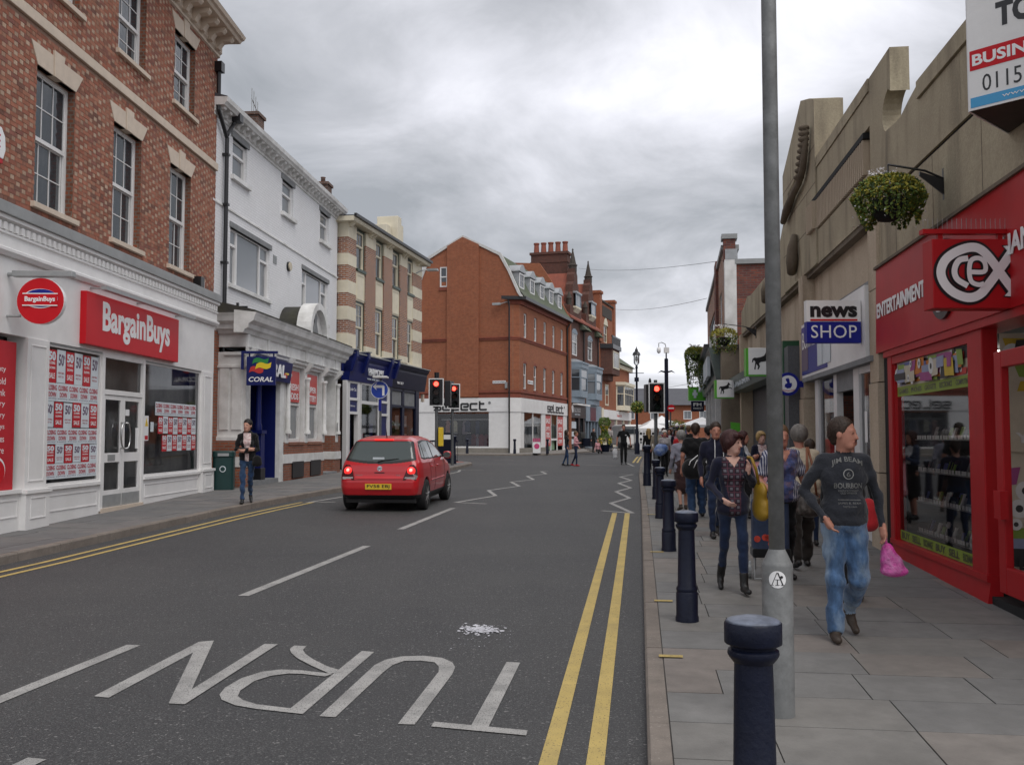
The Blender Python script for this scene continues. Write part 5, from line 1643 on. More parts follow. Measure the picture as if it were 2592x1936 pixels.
o = simple(A1, 'shop_window', M['sash'], (-8.4, -8.1, .02, .12, .3, 2.8), (-6.75, -6.5, .02, .12, .3, 2.8), (-5.3, -4.95, .02, .12, .3, 2.8), (-8.1, -6.75, .03, .1, .3, .62), (-4.95, -3.9, .03, .1, .3, .62), (-4.95, -3.9, .03, .1, 2.7, 2.8))
cpane(o, -8.1, -6.75, .62, 2.8, .06)
cpane(o, -4.95, -3.9, .62, 2.7, .06)
simple(A1, 'roller_shutter', M['slab'], (-6.5, -5.3, .02, .12, 2.5, 2.8))
simple(A1, 'doorway', M['dark'], (-6.5, -5.3, .8, .85, .3, 2.5))
p = simple(o, 'window_notice', M['white_sign'], (-4.75, -4.6, .05, .055, 1.7, 2.15))
ps = obj('projecting_sign', None, A1, (-4.15, -.50, 3.09), (0, 0, R_(97.07)))
d_ = simple(ps, 'sign_box', M['white'], (-.38, .38, -.06, .06, .3, .6))
d2 = simple(ps, 'sign_box', M['blue_mark'], (-.38, .38, -.06, .06, 0, .3))
text('news', M['black'], d_, -.33, .36, .66, .16, -.061, .004, bold=.045)
simple(d_, 'stripe', M['red_sign'], (-.33, .33, -.066, -.06, .31, .335))
text('SHOP', M['white_sign'], d2, -.32, .07, .64, .18, -.061, .004, sp=1.05)
# lottery disc on the pier
ps = obj('lottery_sign', None, A1, (-9.1, -.36, 2.78), (0, 0, R_(97.07)))
d_ = MB().disc((0, 0), .22, -.05, .05, 32).build('disc', M['blue_mark'], ps)
MB().disc((0, 0), .165, -.056, -.05, 28).build('disc_face', M['white_sign'], d_)
MB().prism([(-.07, -.05), (-.02, -.085), (.04, -.075), (.07, -.03), (.065, .02), (.03, .02), (.02, .09), (-.005, .12), (-.02, .1), (-.035, .11), (-.05, .09), (-.02, .02), (-.06, .0)], -.06, -.056).build('hand_mark', M['blue_mark'], d_)
text('THE NATIONAL LOTTERY', M['red_print'], d_, -.12, -.125, .24, .03, -.057, .002, arc=-.02)
simple(ps, 'bracket', M['blue_mark'], (.2, .3, -.03, .03, -.06, .06))
# ---- bank frontage
M['teal_glass'] = mat('grey_green_fascia', (.10, .13, .12), .35, .15, 2)
M['bank_green'] = mat('bright_green', (.10, .42, .035), .4, .06, 4)
M['deep_green'] = mat('deep_green', (.012, .075, .03), .4, .1, 4)
M['granite'] = mat('dark_granite', (.075, .08, .088), .5, .2, 20, speck=(150., .62, (.16, .16, .17)))
o = MB().prismx([(.1, 3.1), (-.25, 3.12), (-.42, 3.5), (.1, 3.52)], -21.2, -11.4).build('bank_fascia', M['teal_glass'], A1)
text('LLOYDS BANK', M['pale_print'], o, -19.6, 3.2, 4.4, .24, -.33, .02, bold=.02)
simple(A1, 'bank_wall', M['granite'], (-20.0, -11.5, .3, .5, .2, 3.2))
o = simple(A1, 'cash_machine', M['grey_metal'], (-13.2, -12.0, .2, .3, .9, 2.6))
simple(o, 'screen', M['black'], (-12.9, -12.4, .19, .2, 1.5, 1.9))
MB().prism([(-20.9, 1.7), (-20.4, 1.7), (-20.9, 3.1), (-21.6, 3.1)], -.3, .2).build('green_fin', M['bank_green'], A1)
MB().prism([(-20.6, .2), (-20.2, .2), (-20.4, 1.7), (-20.9, 1.7)], -.3, .2).build('green_fin', M['bank_green'], A1)
simple(A1, 'green_panel', M['deep_green'], (-11.4, -10.0, -.3, .2, 1.2, 3.7))
MB().prism([(-11.7, 3.1), (-11.45, 3.1), (-11.0, .4), (-11.25, .4)], -.34, .0).build('pale_fin', M['teal_glass'], A1)
simple(A1, 'green_panel', M['granite'], (-10.0, -9.5, -.28, .2, .2, 3.55))
HORSE = [(-.20, -.02), (-.185, .05), (-.15, .075), (-.10, .07), (-.02, .085), (.04, .11), (.075, .165), (.085, .2), (.10, .185), (.135, .15), (.155, .115), (.13, .11), (.105, .115), (.10, .07), (.12, .05), (.17, .045), (.205, .0), (.19, -.01), (.16, .02), (.1, .02), (.06, -.0), (-.02, -.01), (-.06, -.04), (-.04, -.1), (-.07, -.16), (-.09, -.15), (-.075, -.1), (-.11, -.05), (-.12, -.08), (-.13, -.16), (-.155, -.155), (-.14, -.07), (-.13, -.01), (-.16, .03), (-.18, -.02)]
for nm, (u, yo, z, s) in (('a', (-10.9, -.62, 3.35, .56)), ('b', (-18.9, -.62, 3.17, .5))):
    ps = obj('projecting_sign', None, A1, (u, yo, z), (0, 0, R_(97.07)))
    simple(ps, 'edge', M['bank_green'], (-s / 2 - .05, s / 2, -.09, .09, -s / 2 - .03, s / 2))
    d_ = simple(ps, 'face', M['white_sign'], (-s / 2, s / 2 + .003, -.1, .0, -s / 2, s / 2 + .003), bev=.01)
    MB().prism([(x * s * 1.9, zz * s * 1.9) for x, zz in HORSE], -.106, -.1).build('horse_mark', M['black'], d_)
# ---- red electronics exchange shop
M['cex_red'] = mat('red_shopfront', (.42, .011, .015), .42, .1, 2, .3, 1.2, (.27, .010, .012), bump=.0015, bs=6., spec=.28)
YC = -.06
MB().prismx([(.1, 2.88), (YC - .02, 2.88), (YC, 4.0), (.1, 4.0)], -3.48, 3.2).build('shop_fascia', M['cex_red'], A1)
simple(A1, 'fascia_coping', M['parade_dark'], (-3.5, 3.2, YC - .03, .0, 4.0, 4.035))
text('ENTERTAINMENT', M['white_sign'], A1, -3.38, 3.335, 2.12, .19, YC - .02, .006, bold=.03)
text('EXCHANGE', M['white_sign'], A1, .42, 3.335, 1.6, .19, YC - .02, .006, bold=.03)
o = MB().disc((-.62, 3.42), .42, YC - .05, YC).build('wall_badge', M['black'], A1)
MB().disc((-.66, 3.42), .34, YC - .06, YC - .05).build('badge_ring', M['white_sign'], o)
MB().disc((-.66, 3.42), .24, YC - .065, YC - .06).build('badge_core', M['cex_red'], o)
simple(A1, 'fascia_soffit', M['cex_red'], (-3.2, 3.2, YC, .3, 2.8, 2.88))
MB().prismx([(.1, .1), (-.06, .1), (-.01, .42), (-.04, .43), (-.04, .49), (.1, .49)], -3.12, .3).build('stallriser', M['cex_red'], A1)
for a, b in ((-3.12, -2.93), (-.12, .28)):
    simple(A1, 'shop_post', M['cex_red'], (a, b, -.03, .12, .45, 2.82), bev=.01)
simple(A1, 'head_rail', M['cex_red'], (-2.93, -.12, -.02, .1, 2.7, 2.82))
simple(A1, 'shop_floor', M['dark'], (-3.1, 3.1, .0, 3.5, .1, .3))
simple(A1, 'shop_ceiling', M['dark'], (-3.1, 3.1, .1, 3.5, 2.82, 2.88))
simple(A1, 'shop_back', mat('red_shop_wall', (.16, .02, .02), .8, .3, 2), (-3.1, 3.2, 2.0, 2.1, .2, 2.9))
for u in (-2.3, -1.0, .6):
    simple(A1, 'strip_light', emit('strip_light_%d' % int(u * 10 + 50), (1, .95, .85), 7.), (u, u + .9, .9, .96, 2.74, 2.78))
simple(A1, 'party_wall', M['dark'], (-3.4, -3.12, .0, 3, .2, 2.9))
o = simple(A1, 'display_window', M['cex_red'], (-2.93, -2.88, 0, .06, .49, 2.7), (-.17, -.12, 0, .06, .49, 2.7))
cpane(o, -2.88, -.17, .49, 2.7, .03)
M['olive'] = mat('lime_band', (.20, .28, .03), .5, .1, 5)
PC = [mat('poster_%d' % i, c, .55, .12, 6) for i, c in enumerate(((.45, .04, .03), (.5, .16, .02), (.5, .35, .03), (.1, .12, .3), (.25, .28, .4), (.5, .45, .35), (.03, .03, .03), (.3, .06, .2), (.2, .3, .05), (.6, .6, .58)))]


def collage(root, u0, u1, z0, z1, y, n, seed):
    r = random.Random(seed)
    p = simple(root, 'poster', PC[5], (u0, u1, y, y + .004, z0, z1))
    for k in range(n):
        w_, h_ = r.uniform(.08, .3) * (u1 - u0) ** .5, r.uniform(.06, .22)
        a, b = r.uniform(u0, max(u0 + .01, u1 - w_)), r.uniform(z0, max(z0 + .01, z1 - h_))
        h_ = min(h_, z1 - b)
        sk = r.uniform(-.05, .05)
        yy = y - .0006 * (k + 1)
        if k % 3 == 2:
            q = MB().disc((min(a + h_ / 2, u1 - h_ / 2), b + h_ / 2), h_ / 2, yy, yy + .0004, 16)
            q.build('print', PC[9], p)
            MB().disc((min(a + h_ / 2, u1 - h_ / 2), b + h_ / 2), h_ / 5, yy - .0003, yy, 10).build('print', PC[6], p)
        else:
            MB().prism([(a, b), (min(a + w_, u1), b + sk * .3), (min(a + w_ + sk, u1), b + h_), (max(a + sk, u0), b + h_ - sk * .3)], yy, yy + .0004).build('print', PC[r.randint(0, 8)], p)
    return p


collage(o, -2.86, -.18, 2.4, 2.7, .024, 84, 2)
p = simple(o, 'lime_band', M['olive'], (-2.86, -.18, .024, .026, 2.28, 2.4))
for k, s in enumerate(('GAMES', 'PHONES', 'GADGETS', 'ELECTRONICS', 'COMPUTING')):
    text(s, M['black'], p, -2.8 + k * .54, 2.31, .42, .06, .0235, .001, bold=.02)
p = simple(o, 'lime_band', M['olive'], (-2.86, -.18, .024, .026, .5, .62))
for k in range(6):
    text(('BUY', 'SELL', 'EXCHANGE')[k % 3], M['black'], p, -2.8 + k * .45, .52, .34, .08, .0235, .001, bold=.03)
rr_ = random.Random(8)
for z in (.64, 1.01, 1.37, 1.75):
    sh = simple(A1, 'shelf', M['grey_metal'], (-2.5, -.25, .12, .5, z - .012, z))
    for k in range(22):
        u = -2.45 + k * .098 + rr_.uniform(-.015, .015)
        h_ = rr_.uniform(.09, .16)
        t = MB().box(-.034, .034, 0, .014, 0, h_)
        m_ = rr_.choice([M['black'], M['black'], M['grey_metal'], M['white_sign'], PC[3], PC[8], PC[6]])
        q = t.build('handset', m_, sh, loc=(u, .2 + rr_.uniform(0, .15), z), rot=(R_(-18), 0, rr_.uniform(-.2, .2)))
        simple(sh, 'price_card', M['white_sign'], (u - .03, u + .04, .14, .143, z, z + .045))
# recessed entrance with open red door and posters
collage(A1, .3, 3.1, .45, 2.8, .42, 110, 5)
for k, (s, u, z, h_) in enumerate((('YOU', .33, 1.72, .1), ('SELL', .75, 1.62, .14), ('BUY', .8, 2.0, .14), ('BUY', .34, .55, .1), ('SELL', .72, .55, .1))):
    text(s, PC[6 if k % 2 else 9], A1, u, z, .36, h_, .37, .003, bold=.03)
cp = collage(A1, 0., 1.4, .45, 2.75, 0., 70, 9)
for k, (s, u, z, h_) in enumerate((('YOU', .1, 1.72, .1), ('SELL', .5, 1.62, .14), ('BUY', .3, 2.05, .14), ('BUY', .1, .55, .12), ('SELL', .6, .55, .12))):
    text(s, PC[6 if k % 2 else 9], cp, u, z, .36, h_, -.05, .003, bold=.03)
cp.location = (.295, .13, 0)
cp.rotation_euler = (0, 0, R_(90))
dd = MB().box(.55, .72, -.02, .05, .38, 2.55).box(1.5, 1.66, -.02, .05, .38, 2.55).box(.72, 1.5, -.02, .05, .38, .62).box(.72, 1.5, -.02, .05, 2.4, 2.55).build('door', M['cex_red'], A1, bev=.008)
simple(dd, 'pull_plate', M['cex_red'], (.66, .82, -.09, -.02, 1.05, 1.3))
simple(A1, 'threshold', M['cex_red'], (.3, 3.1, .3, .41, .1, .45))
# projecting logo box with bird spikes
ps = obj('projecting_sign', None, A1, (1.08, -.36, 2.88), (0, 0, R_(97.07)))
d_ = simple(ps, 'sign_box', M['cex_red'], (-.39, .37, -.1, .1, .0, .6), bev=.006)


def ring(c, a, b, w_, y0, y1, t0, t1, n=34):
    o_ = [(c[0] + a * math.cos(t), c[1] + b * math.sin(t)) for t in np.linspace(t0, t1, n)]
    i_ = [(c[0] + (a - w_) * math.cos(t), c[1] + (b - w_) * math.sin(t)) for t in np.linspace(t1, t0, n)]
    return o_ + i_


def stroke(pts, w_):
    L, R2 = [], []
    for i, p in enumerate(pts):
        a, b = Vector(pts[max(i - 1, 0)]), Vector(pts[min(i + 1, len(pts) - 1)])
        d = (b - a).normalized()
        nn = Vector((-d.y, d.x)) * w_ / 2
        L.append((p[0] + nn.x, p[1] + nn.y))
        R2.append((p[0] - nn.x, p[1] - nn.y))
    return L, R2


def ribbon(name, pts, w_, y0, y1, m, parent):
    L, R2 = stroke(pts, w_)
    mb = MB()
    n = len(pts)
    for i in range(n - 1):
        y_ = y0 - i * .00005
        mb.add([(L[i][0], y_, L[i][1]), (R2[i][0], y_, R2[i][1]), (R2[i + 1][0], y_ - .00005, R2[i + 1][1]), (L[i + 1][0], y_ - .00005, L[i + 1][1])], [(0, 1, 2, 3)])
    return mb.build(name, m, parent)


def smooth_path(pts, k=5):
    P3 = [Vector(p) for p in pts]
    P3 = [P3[0] * 2 - P3[1]] + P3 + [P3[-1] * 2 - P3[-2]]
    r = []
    for i in range(1, len(P3) - 2):
        a, b, c, d = P3[i - 1:i + 3]
        for j in range(k):
            t = j / k
            r.append(tuple(.5 * (2 * b + (c - a) * t + (2 * a - 5 * b + 4 * c - d) * t * t + (3 * b - a - 3 * c + d) * t ** 3)))
    return r + [tuple(P3[-2])]


# the mark: a C whose two ends cross into an arrow-tipped x, with c and e inside
cpath = [(.30, .50), (.20, .36), (.08, .20), (.0, .115), (-.1, .09), (-.22, .135), (-.30, .22), (-.325, .32), (-.28, .42), (-.18, .49), (-.06, .525), (.03, .50), (.12, .40), (.20, .28), (.30, .14)]
for w_, y, m in ((.125, -.104, 'black'), (.078, -.112, 'white_sign')):
    ribbon('logo_loop', smooth_path(cpath), w_, y, -.1, M[m], d_)
    for sx_, pts in ((1, [(.335, .545), (.34, .42), (.3, .445), (.22, .535)]), (-1, [(.335, .095), (.34, .22), (.3, .195), (.22, .105)])):
        k = 1.0 if m == 'white_sign' else 1.16
        cxx = sum(p[0] for p in pts) / 4
        czz = sum(p[1] for p in pts) / 4
        MB().prism([(cxx + (a - cxx) * k, czz + (b - czz) * k) for a, b in pts], y - .001, -.1).build('logo_arrow', M[m], d_)
for w_, y, m in ((.088, -.105, 'black'), (.05, -.118, 'white_sign')):
    ribbon('logo_letter', smooth_path([(-.09, .43), (-.17, .41), (-.21, .33), (-.19, .25), (-.1, .19)]), w_, y, -.1, M[m], d_)
    ribbon('logo_letter', smooth_path([(-.07, .31), (.045, .315), (.05, .39), (.0, .43), (-.065, .41), (-.085, .32), (-.07, .23), (-.01, .2), (.04, .21)]), w_ * .8, y - .0015, -.1, M[m], d_)
MB().box(-.44, .5, -.04, .04, .66, .70).box(-.3, -.26, -.02, .02, .6, .66).box(.22, .26, -.02, .02, .6, .66).build('hanger_rail', M['cex_red'], ps)
mb = MB()
for k in range(22):
    x = -.42 + k * .042
    for s in (-1, 1):
        mb.cyl((x, 0, .70), (x + s * .008, s * .02, .80), .0016, .0012, 4)
mb.build('bird_spikes', M['grey_metal'], ps, kind='stuff')
# letting board: two hinged faces standing out from the parapet
VB = obj('letting_board', None, A1, (1.72, -.56, 4.42), (0, 0, 0))
VB.scale = (.68, .68, .68)
sub = (R_(97.07) + R_(-48))
bd = simple(VB, 'board', M['white'], (0, 1.25, -.02, .02, 0, 1.5))
bd.rotation_euler = (0, 0, sub)
text('TO LET', M['black'], bd, .33, .92, 1.0, .3, -.021, .002, bold=.05)
simple(bd, 'red_band', M['red_sign'], (.02, 1.23, -.024, -.02, .48, .72))
text('BUSINESS', M['white_sign'], bd, .05, .53, .95, .14, -.025, .002, bold=.03)
text('0115 941', M['black'], bd, .16, .2, .82, .2, -.021, .002)
simple(bd, 'blue_band', mat('sky_blue', (.05, .33, .62), .4, .04, 4), (.02, 1.23, -.024, -.02, .03, .15))
text('www.fhp.co.uk', M['white_sign'], bd, .38, .06, .8, .06, -.025, .002)
b2 = simple(VB, 'board', M['white'], (0, 1.25, -.02, .02, 0, 1.5))
b2.rotation_euler = (0, 0, R_(-40) + R_(180) + R_(0))
MB().prismz([(0.01, .0), (1.2 * math.cos(sub), 1.2 * math.sin(sub)), (1.2 * math.cos(R_(140)), 1.2 * math.sin(R_(140)))], -.0, .03).build('board_base', mat('brown_board', (.05, .032, .025), .8, .2, 4), VB)


# ------------------------------------------------------------------ planting: hanging baskets
M['leaf'] = mat('basket_leaf', (.12, .185, .03), .55, .35, 14)
M['leaf_y'] = mat('basket_leaf_yellow', (.32, .29, .035), .55, .3, 14)
M['leaf_d'] = mat('basket_leaf_dark', (.035, .065, .015), .6, .3, 14)
M['petal_w'] = mat('white_petal', (.75, .72, .72), .6, .05, 14)
M['petal_y'] = mat('yellow_petal', (.7, .5, .02), .6, .1, 14)
M['coir'] = mat('dark_basket', (.012, .012, .011), .95, .3, 20)


def leaves(name, pts, size, m, parent, rnd, up=.5):
    """small folded leaf faces at the given points"""
    mb = MB()
    for p in pts:
        a = Vector((rnd.gauss(0, 1), rnd.gauss(0, 1), rnd.gauss(0, 1) - .2)).normalized()
        b = a.cross(Vector((rnd.gauss(0, 1), rnd.gauss(0, 1), rnd.gauss(0, 1) + up))).normalized()
        s = size * rnd.uniform(.6, 1.3)
        q = Vector(p)
        c = a.cross(b) * s * .25
        mb.add([q - a * s, q + b * s * .5 + c, q + a * s, q - b * s * .5 + c], [(0, 1, 2), (0, 2, 3)])
    return mb.build(name, m, parent, kind='stuff')


def basket(loc, r, label, seed, yellow=.35, chain=.4, trail=.55, n=2600, leaf=.022):
    """hanging basket: bowl, chains, trailing foliage, flowers. loc = hook"""
    rnd = random.Random(seed)
    t = thing('hanging_basket', label, 'flower basket', loc, 0, 'hanging baskets on the parade')
    zc = -chain - r * .55
    MB().lathe([(.05 * r, -.5 * r), (.3 * r, -.45 * r), (.48 * r, -.2 * r), (.52 * r, .1 * r)], (0, 0, zc), 16).build('bowl', M['coir'], t, True)
    mb = MB()
    for k in range(3):
        a = k * 2.09 + .4
        mb.tube([(0, 0, 0), (.45 * r * math.cos(a), .45 * r * math.sin(a), zc + .1 * r)], .006, 5)
    mb.build('chains', M['black'], t)
    P0, P1, P2 = [], [], []
    for i in range(n):
        th = rnd.uniform(0, 6.283)
        if rnd.random() < .45:                       # crown
            ph = rnd.random() ** .6
            rr = r * (.35 + .62 * ph) * rnd.uniform(.85, 1.05)
            p = (rr * math.cos(th), rr * math.sin(th), zc + r * (.62 * math.sqrt(max(0, 1 - ph * ph)) + .1) * rnd.uniform(.8, 1.1))
        else:                                        # trails, in strands
            th = (int(th * 5.5) + rnd.gauss(.5, .18)) / 5.5
            L = rnd.random()
            hang = trail * r * (1.1 + .8 * math.sin(int(th * 5.5) * 2.7) ** 2)
            rr = r * (.98 - .25 * L) * rnd.uniform(.92, 1.06)
            if math.sin(th) < -.25 and math.cos(th) < .1 and rnd.random() < .5 and L > .1:
                continue
            p = (rr * math.cos(th), rr * math.sin(th), zc + .25 * r - L * hang * 1.35)
        v = rnd.random()
        top_ = p[2] > zc + .15 * r
        (P1 if v < (yellow * 1.6 if top_ else yellow * .45) else P2 if v > .8 else P0).append(p)
    leaves('foliage', P0, leaf, M['leaf'], t, rnd)
    leaves('foliage', P1, leaf, M['leaf_y'], t, rnd)
    leaves('foliage', P2, leaf, M['leaf_d'], t, rnd)
    fl = []
    for i in range(26):
        th, d = rnd.uniform(0, 6.28), rnd.random() ** .5 * r * .5
        cx, cy, cz_ = d * math.cos(th) - .1 * r, d * math.sin(th), zc + r * rnd.uniform(.6, 1.0)
        fl += [(cx + rnd.gauss(0, .02), cy + rnd.gauss(0, .02), cz_ + rnd.gauss(0, .012)) for _ in range(7)]
    for i in range(40):
        th = rnd.uniform(0, 6.28)
        fl.append((r * .95 * math.cos(th), r * .95 * math.sin(th), zc + rnd.uniform(-.6, .3) * r))
    leaves('flowers', fl, leaf * .8, M['petal_w'], t, rnd)
    return t


def bracket(u, z, L):
    mb = MB().box(u - .03, u + .03, -.02, .0, z - .22, z + .12)
    mb.tube([(u, 0, z), (u, -L * .35, z + .1), (u, -L, z + .18)], .013, 6)
    mb.prismx([(-.02, z - .16), (-.02, z), (-.26, z + .09), (-.26, z + .05)], u - .015, u + .015)
    mb.tube([(u, -L, z + .18), (u, -L, z + .08)], .008, 5)
    mb.build('basket_bracket', M['black'], A1)


MA1 = Matrix.Translation((4.5, 9.39, 0)) @ Matrix.Rotation(R_(-97.07), 4, 'Z')
bracket(-.74, 4.5, .58)
basket(MA1 @ Vector((-.74, -.58, 4.58)), .38, 'large hanging basket of yellow green trailing plants beside the red shop logo sign', 21, n=7000, chain=.12, leaf=.023, trail=.34)
bracket(-16.5, 4.62, .85)
basket(MA1 @ Vector((-16.5, -.85, 4.7)), .38, 'hanging basket with white flowers and yellow crown above the bank frontage', 22, n=1800, yellow=.6, chain=.1, leaf=.028)


# ------------------------------------------------------------------ right 2: brick building beyond the parade
A2 = facade('brick_shop_building', 'oblique brick building with white corner pier rising behind the parade', 6.62, 30, -99.54)
M['side_brick'] = brickmat('mottled_side_brick', (.32, .095, .06), (.16, .055, .05), (.17, .12, .1), dirt=.55, dirtc=(.06, .045, .05), ds=.9)
simple(A2, 'side_wall', M['side_brick'], (-.5, -.02, .38, 9, .3, 7.15))
simple(A2, 'side_coping', M['grey_lead'], (-.55, .06, .34, 9, 7.15, 7.3))
simple(A2, 'corner_pier', M['white_old'], (-.4, .05, .02, .38, 4.5, 7.3))
simple(A2, 'pier_head', M['side_brick'], (-.45, .02, .0, .36, 7.3, 7.95))
simple(A2, 'pier_flashing', M['lead'], (-.46, .06, .04, .42, 7.3, 7.62))
simple(A2, 'pier_coping', M['grey_lead'], (-.5, .07, -.06, .42, 7.95, 8.1))
wall(-16, -.4, 4.3, 7.7, [(-13.5, -6.5, 5.0, 6.7), (-3.6, -2.0, 5.2, 6.6)], .02, .12).build('wall', M['band_brick'], A2)
simple(A2, 'coping', M['grey_lead'], (-16, -.45, -.06, .5, 7.7, 7.85))
window(A2, -13.5, -6.5, 5.0, 6.7, .06, ((6, 1), (6, 1)), mf='lead')
window(A2, -3.6, -2.0, 5.2, 6.6, .06, ((2, 1), (2, 1)), mf='white_old')
simple(A2, 'brick_strip', M['side_brick'], (-5.4, -4.2, -.08, .1, 4.6, 8.0))
simple(A2, 'building_core', M['dark'], (-16, -.5, .3, 8, .3, 7.2))
simple(A2, 'stone_pier', mat('brown_stone_pier', (.20, .165, .125), .85, .2, 2, .5, .8, (.11, .085, .07)), (-.55, .12, -.12, .46, .2, 4.5))
simple(A2, 'pier_cap', M['dark_stone'], (-.65, .2, -.25, .5, 4.5, 4.62))
o = MB().prismx([(.1, 3.6), (-.25, 3.6), (-.45, 4.5), (-.5, 4.62), (.1, 4.62)], -16, -.6).build('shop_fascia', M['teal_glass'], A2)
for k in range(5):
    simple(o, 'fascia_panel', M['pale_print'], (-3.4 - k * 2.4, -1.4 - k * 2.4, -.5, -.4, 3.75, 4.4))
simple(A2, 'canopy_edge', M['black'], (-16, -.6, -.62, -.45, 4.6, 4.72))
for u in (-3.4, -6.6, -9.8, -13):
    simple(A2, 'shop_post', M['white_old'], (u, u + .3, -.18, .0, .3, 3.6))
simple(A2, 'shop_glass', M['glass'], (-16, -.6, 0.02, .04, .4, 3.6))
for k, u in enumerate((-4.5, -8.0)):
    simple(A2, 'wall_lamp', M['white_sign'], (u, u + .12, -.2, -.05, 4.75 + .3 * k, 5.4 + .3 * k))
A3 = facade('far_shop_building', 'low brick shop building further along the right pavement', 9.35, 46.2, -104)
simple(A3, 'wall', M['band_brick'], (-26, 0, .1, 8, 3.4, 7.75))
simple(A3, 'coping', M['grey_lead'], (-26, 0.05, .02, 8, 7.75, 7.9))
simple(A3, 'shop_fascia', M['navy'], (-26, 0, -.1, .1, 3.3, 4.1))
for k in range(6):
    simple(A3, 'shop_post', M['white_old'], (-.3 - k * 4, 0 - k * 4, -.1, .1, .3, 3.3))
simple(A3, 'shop_glass', M['glass'], (-26, 0, .12, .14, .4, 3.3))
# projecting green cross and blue signs
ps = obj('pharmacy_sign', None, A2, (-15.2, -.5, 3.45), (0, 0, R_(99.54)))
d_ = simple(ps, 'box', M['bank_green'], (-.42, .35, -.12, .12, 0, .64))
MB().box(-.26, -.02 + .0, -.13, -.12, .24, .38).box(-.2, -.08, -.131, -.12, .12, .5).build('cross', M['pale_print'], d_)
ps = obj('market_sign', None, A2, (-17.2, -.45, 3.0), (0, 0, R_(99.54)))
d_ = simple(ps, 'box', M['navy'], (-.32, .3, -.05, .05, 0, .5))
text('FM', M['white_sign'], d_, -.22, .26, .4, .16, -.051, .003, bold=.03)
text('MARKET', M['white_sign'], d_, -.22, .1, .45, .1, -.051, .003)
MA2 = Matrix.Translation((6.62, 30, 0)) @ Matrix.Rotation(R_(-99.54), 4, 'Z')
basket(MA2 @ Vector((-6.3, -.75, 5.15)), .42, 'tall overgrown hanging basket on the brick building above the green cross sign', 23, n=6500, trail=1.25, yellow=.25, chain=.1, leaf=.04)
MB().tube([(-6.3, 0, 5.05), (-6.3, -.75, 5.15)], .015, 5).build('basket_bracket', M['black'], A2)

# ------------------------------------------------------------------ far market place
A4 = thing('far_brick_building', 'long low brick building with slate roof closing the far end of the street', 'building', (20, 122, 0))
simple(A4, 'wall', M['orange_brick'], (-14, 24, 0, 10, .8, 5.8))
MB().prismx([(-.5, 5.75), (5, 8.1), (10.5, 5.75)], -14.5, 24.5).build('roof', M['slate'], A4)
simple(A4, 'shopfront', M['blue_mark'], (-14, 2, -.3, 0, .8, 3.0))
simple(A4, 'shop_glass', M['glass'], (-14, 1.5, -.32, -.3, 1.0, 2.5))
for u in (-5.6, -2.6, 1.6, 3.6, 5.4, 7.6):
    window(A4, u, u + 1.05, 3.95, 5.05, -.05, ((2, 1),), mf='sash', mg='glass_pale', fr=.1)
B8 = thing('far_terrace', 'plain far brick terrace behind the market stalls', 'building', (-8, 135, 0))
simple(B8, 'wall', M['brown_brick'], (-12, 22, 0, 10, .8, 6.5))
MB().prismx([(-.5, 6.5), (5, 9.0), (10.5, 6.5)], -12.5, 22.5).build('roof', M['slate'], B8)


def gazebo(loc, wd, dp, zb, ze, zp, label):
    t = thing('market_tent', label, 'tent', loc, 0, 'market tents')
    MB().add([(-wd / 2, 0, ze), (wd / 2, 0, ze), (wd / 2, dp, ze), (-wd / 2, dp, ze), (0, dp / 2, zp), (-wd / 5, dp / 3, ze + (zp - ze) * .42), (wd / 5, dp / 3, ze + (zp - ze) * .42)],
             [(0, 1, 6, 5), (5, 6, 4), (1, 2, 4, 6), (2, 3, 4), (3, 0, 5, 4)]).build('roof', M['white_sign'], t)
    simple(t, 'valance', M['white_sign'], (-wd / 2, wd / 2, -.02, 0, ze - .22, ze))
    for x in (-wd / 2, wd / 2):
        for y in (0, dp):
            simple(t, 'leg', M['grey_metal'], (x - .03, x + .03, y - .03, y + .03, 0, ze))
    return t


t = gazebo((10.9, 74, gz(74)), 2.5, 2.5, 0, 1.75, 2.45, 'white peaked market gazebo with photo boards')
b_ = simple(t, 'photo_board', M['white_sign'], (-1.2, .0, -.05, -.03, .1, 1.5))
rr_ = random.Random(2)
for i in range(5):
    for j in range(6):
        if rr_.random() < .75:
            simple(b_, 'photo', M['black'] if (i + j) % 2 else M['slab'], (-1.15 + i * .23, -.98 + i * .23, -.06, -.05, .15 + j * .22, .33 + j * .22))
gazebo((14.4, 72, gz(72)), 3.2, 2.6, 0, 2.0, 2.6, 'plain white market tent beyond the shoppers')
gazebo((13.2, 84, gz(84)), 2.6, 2.6, 0, 2.2, 2.9, 'second white gazebo behind the flower display').children[0].data.materials[0] = mat('faded_green_canvas', (.25, .4, .34), .8, .1, 3)
van = thing('white_van', 'white van parked behind the lamp post', 'van', (9.55, 82, gz(82)), R_(8))
MB().prismx([(-2.4, .35), (2.4, .35), (2.4, 1.0), (1.7, 1.25), (1.1, 1.95), (.4, 2.05), (-2.4, 2.05)], -.9, .9).build('body', M['white'], van, bev=.12)
for x in (-.85, .85):
    for y in (-1.5, 1.5):
        MB().cyl((x - .1, y, .32), (x + .1, y, .32), .32, n=16).build('wheel', M['black'], van)
MB().prism([(-.72, 1.3), (.72, 1.3), (.62, 1.9), (-.62, 1.9)], -2.46, -2.4).build('rear_window', M['glass'], van)

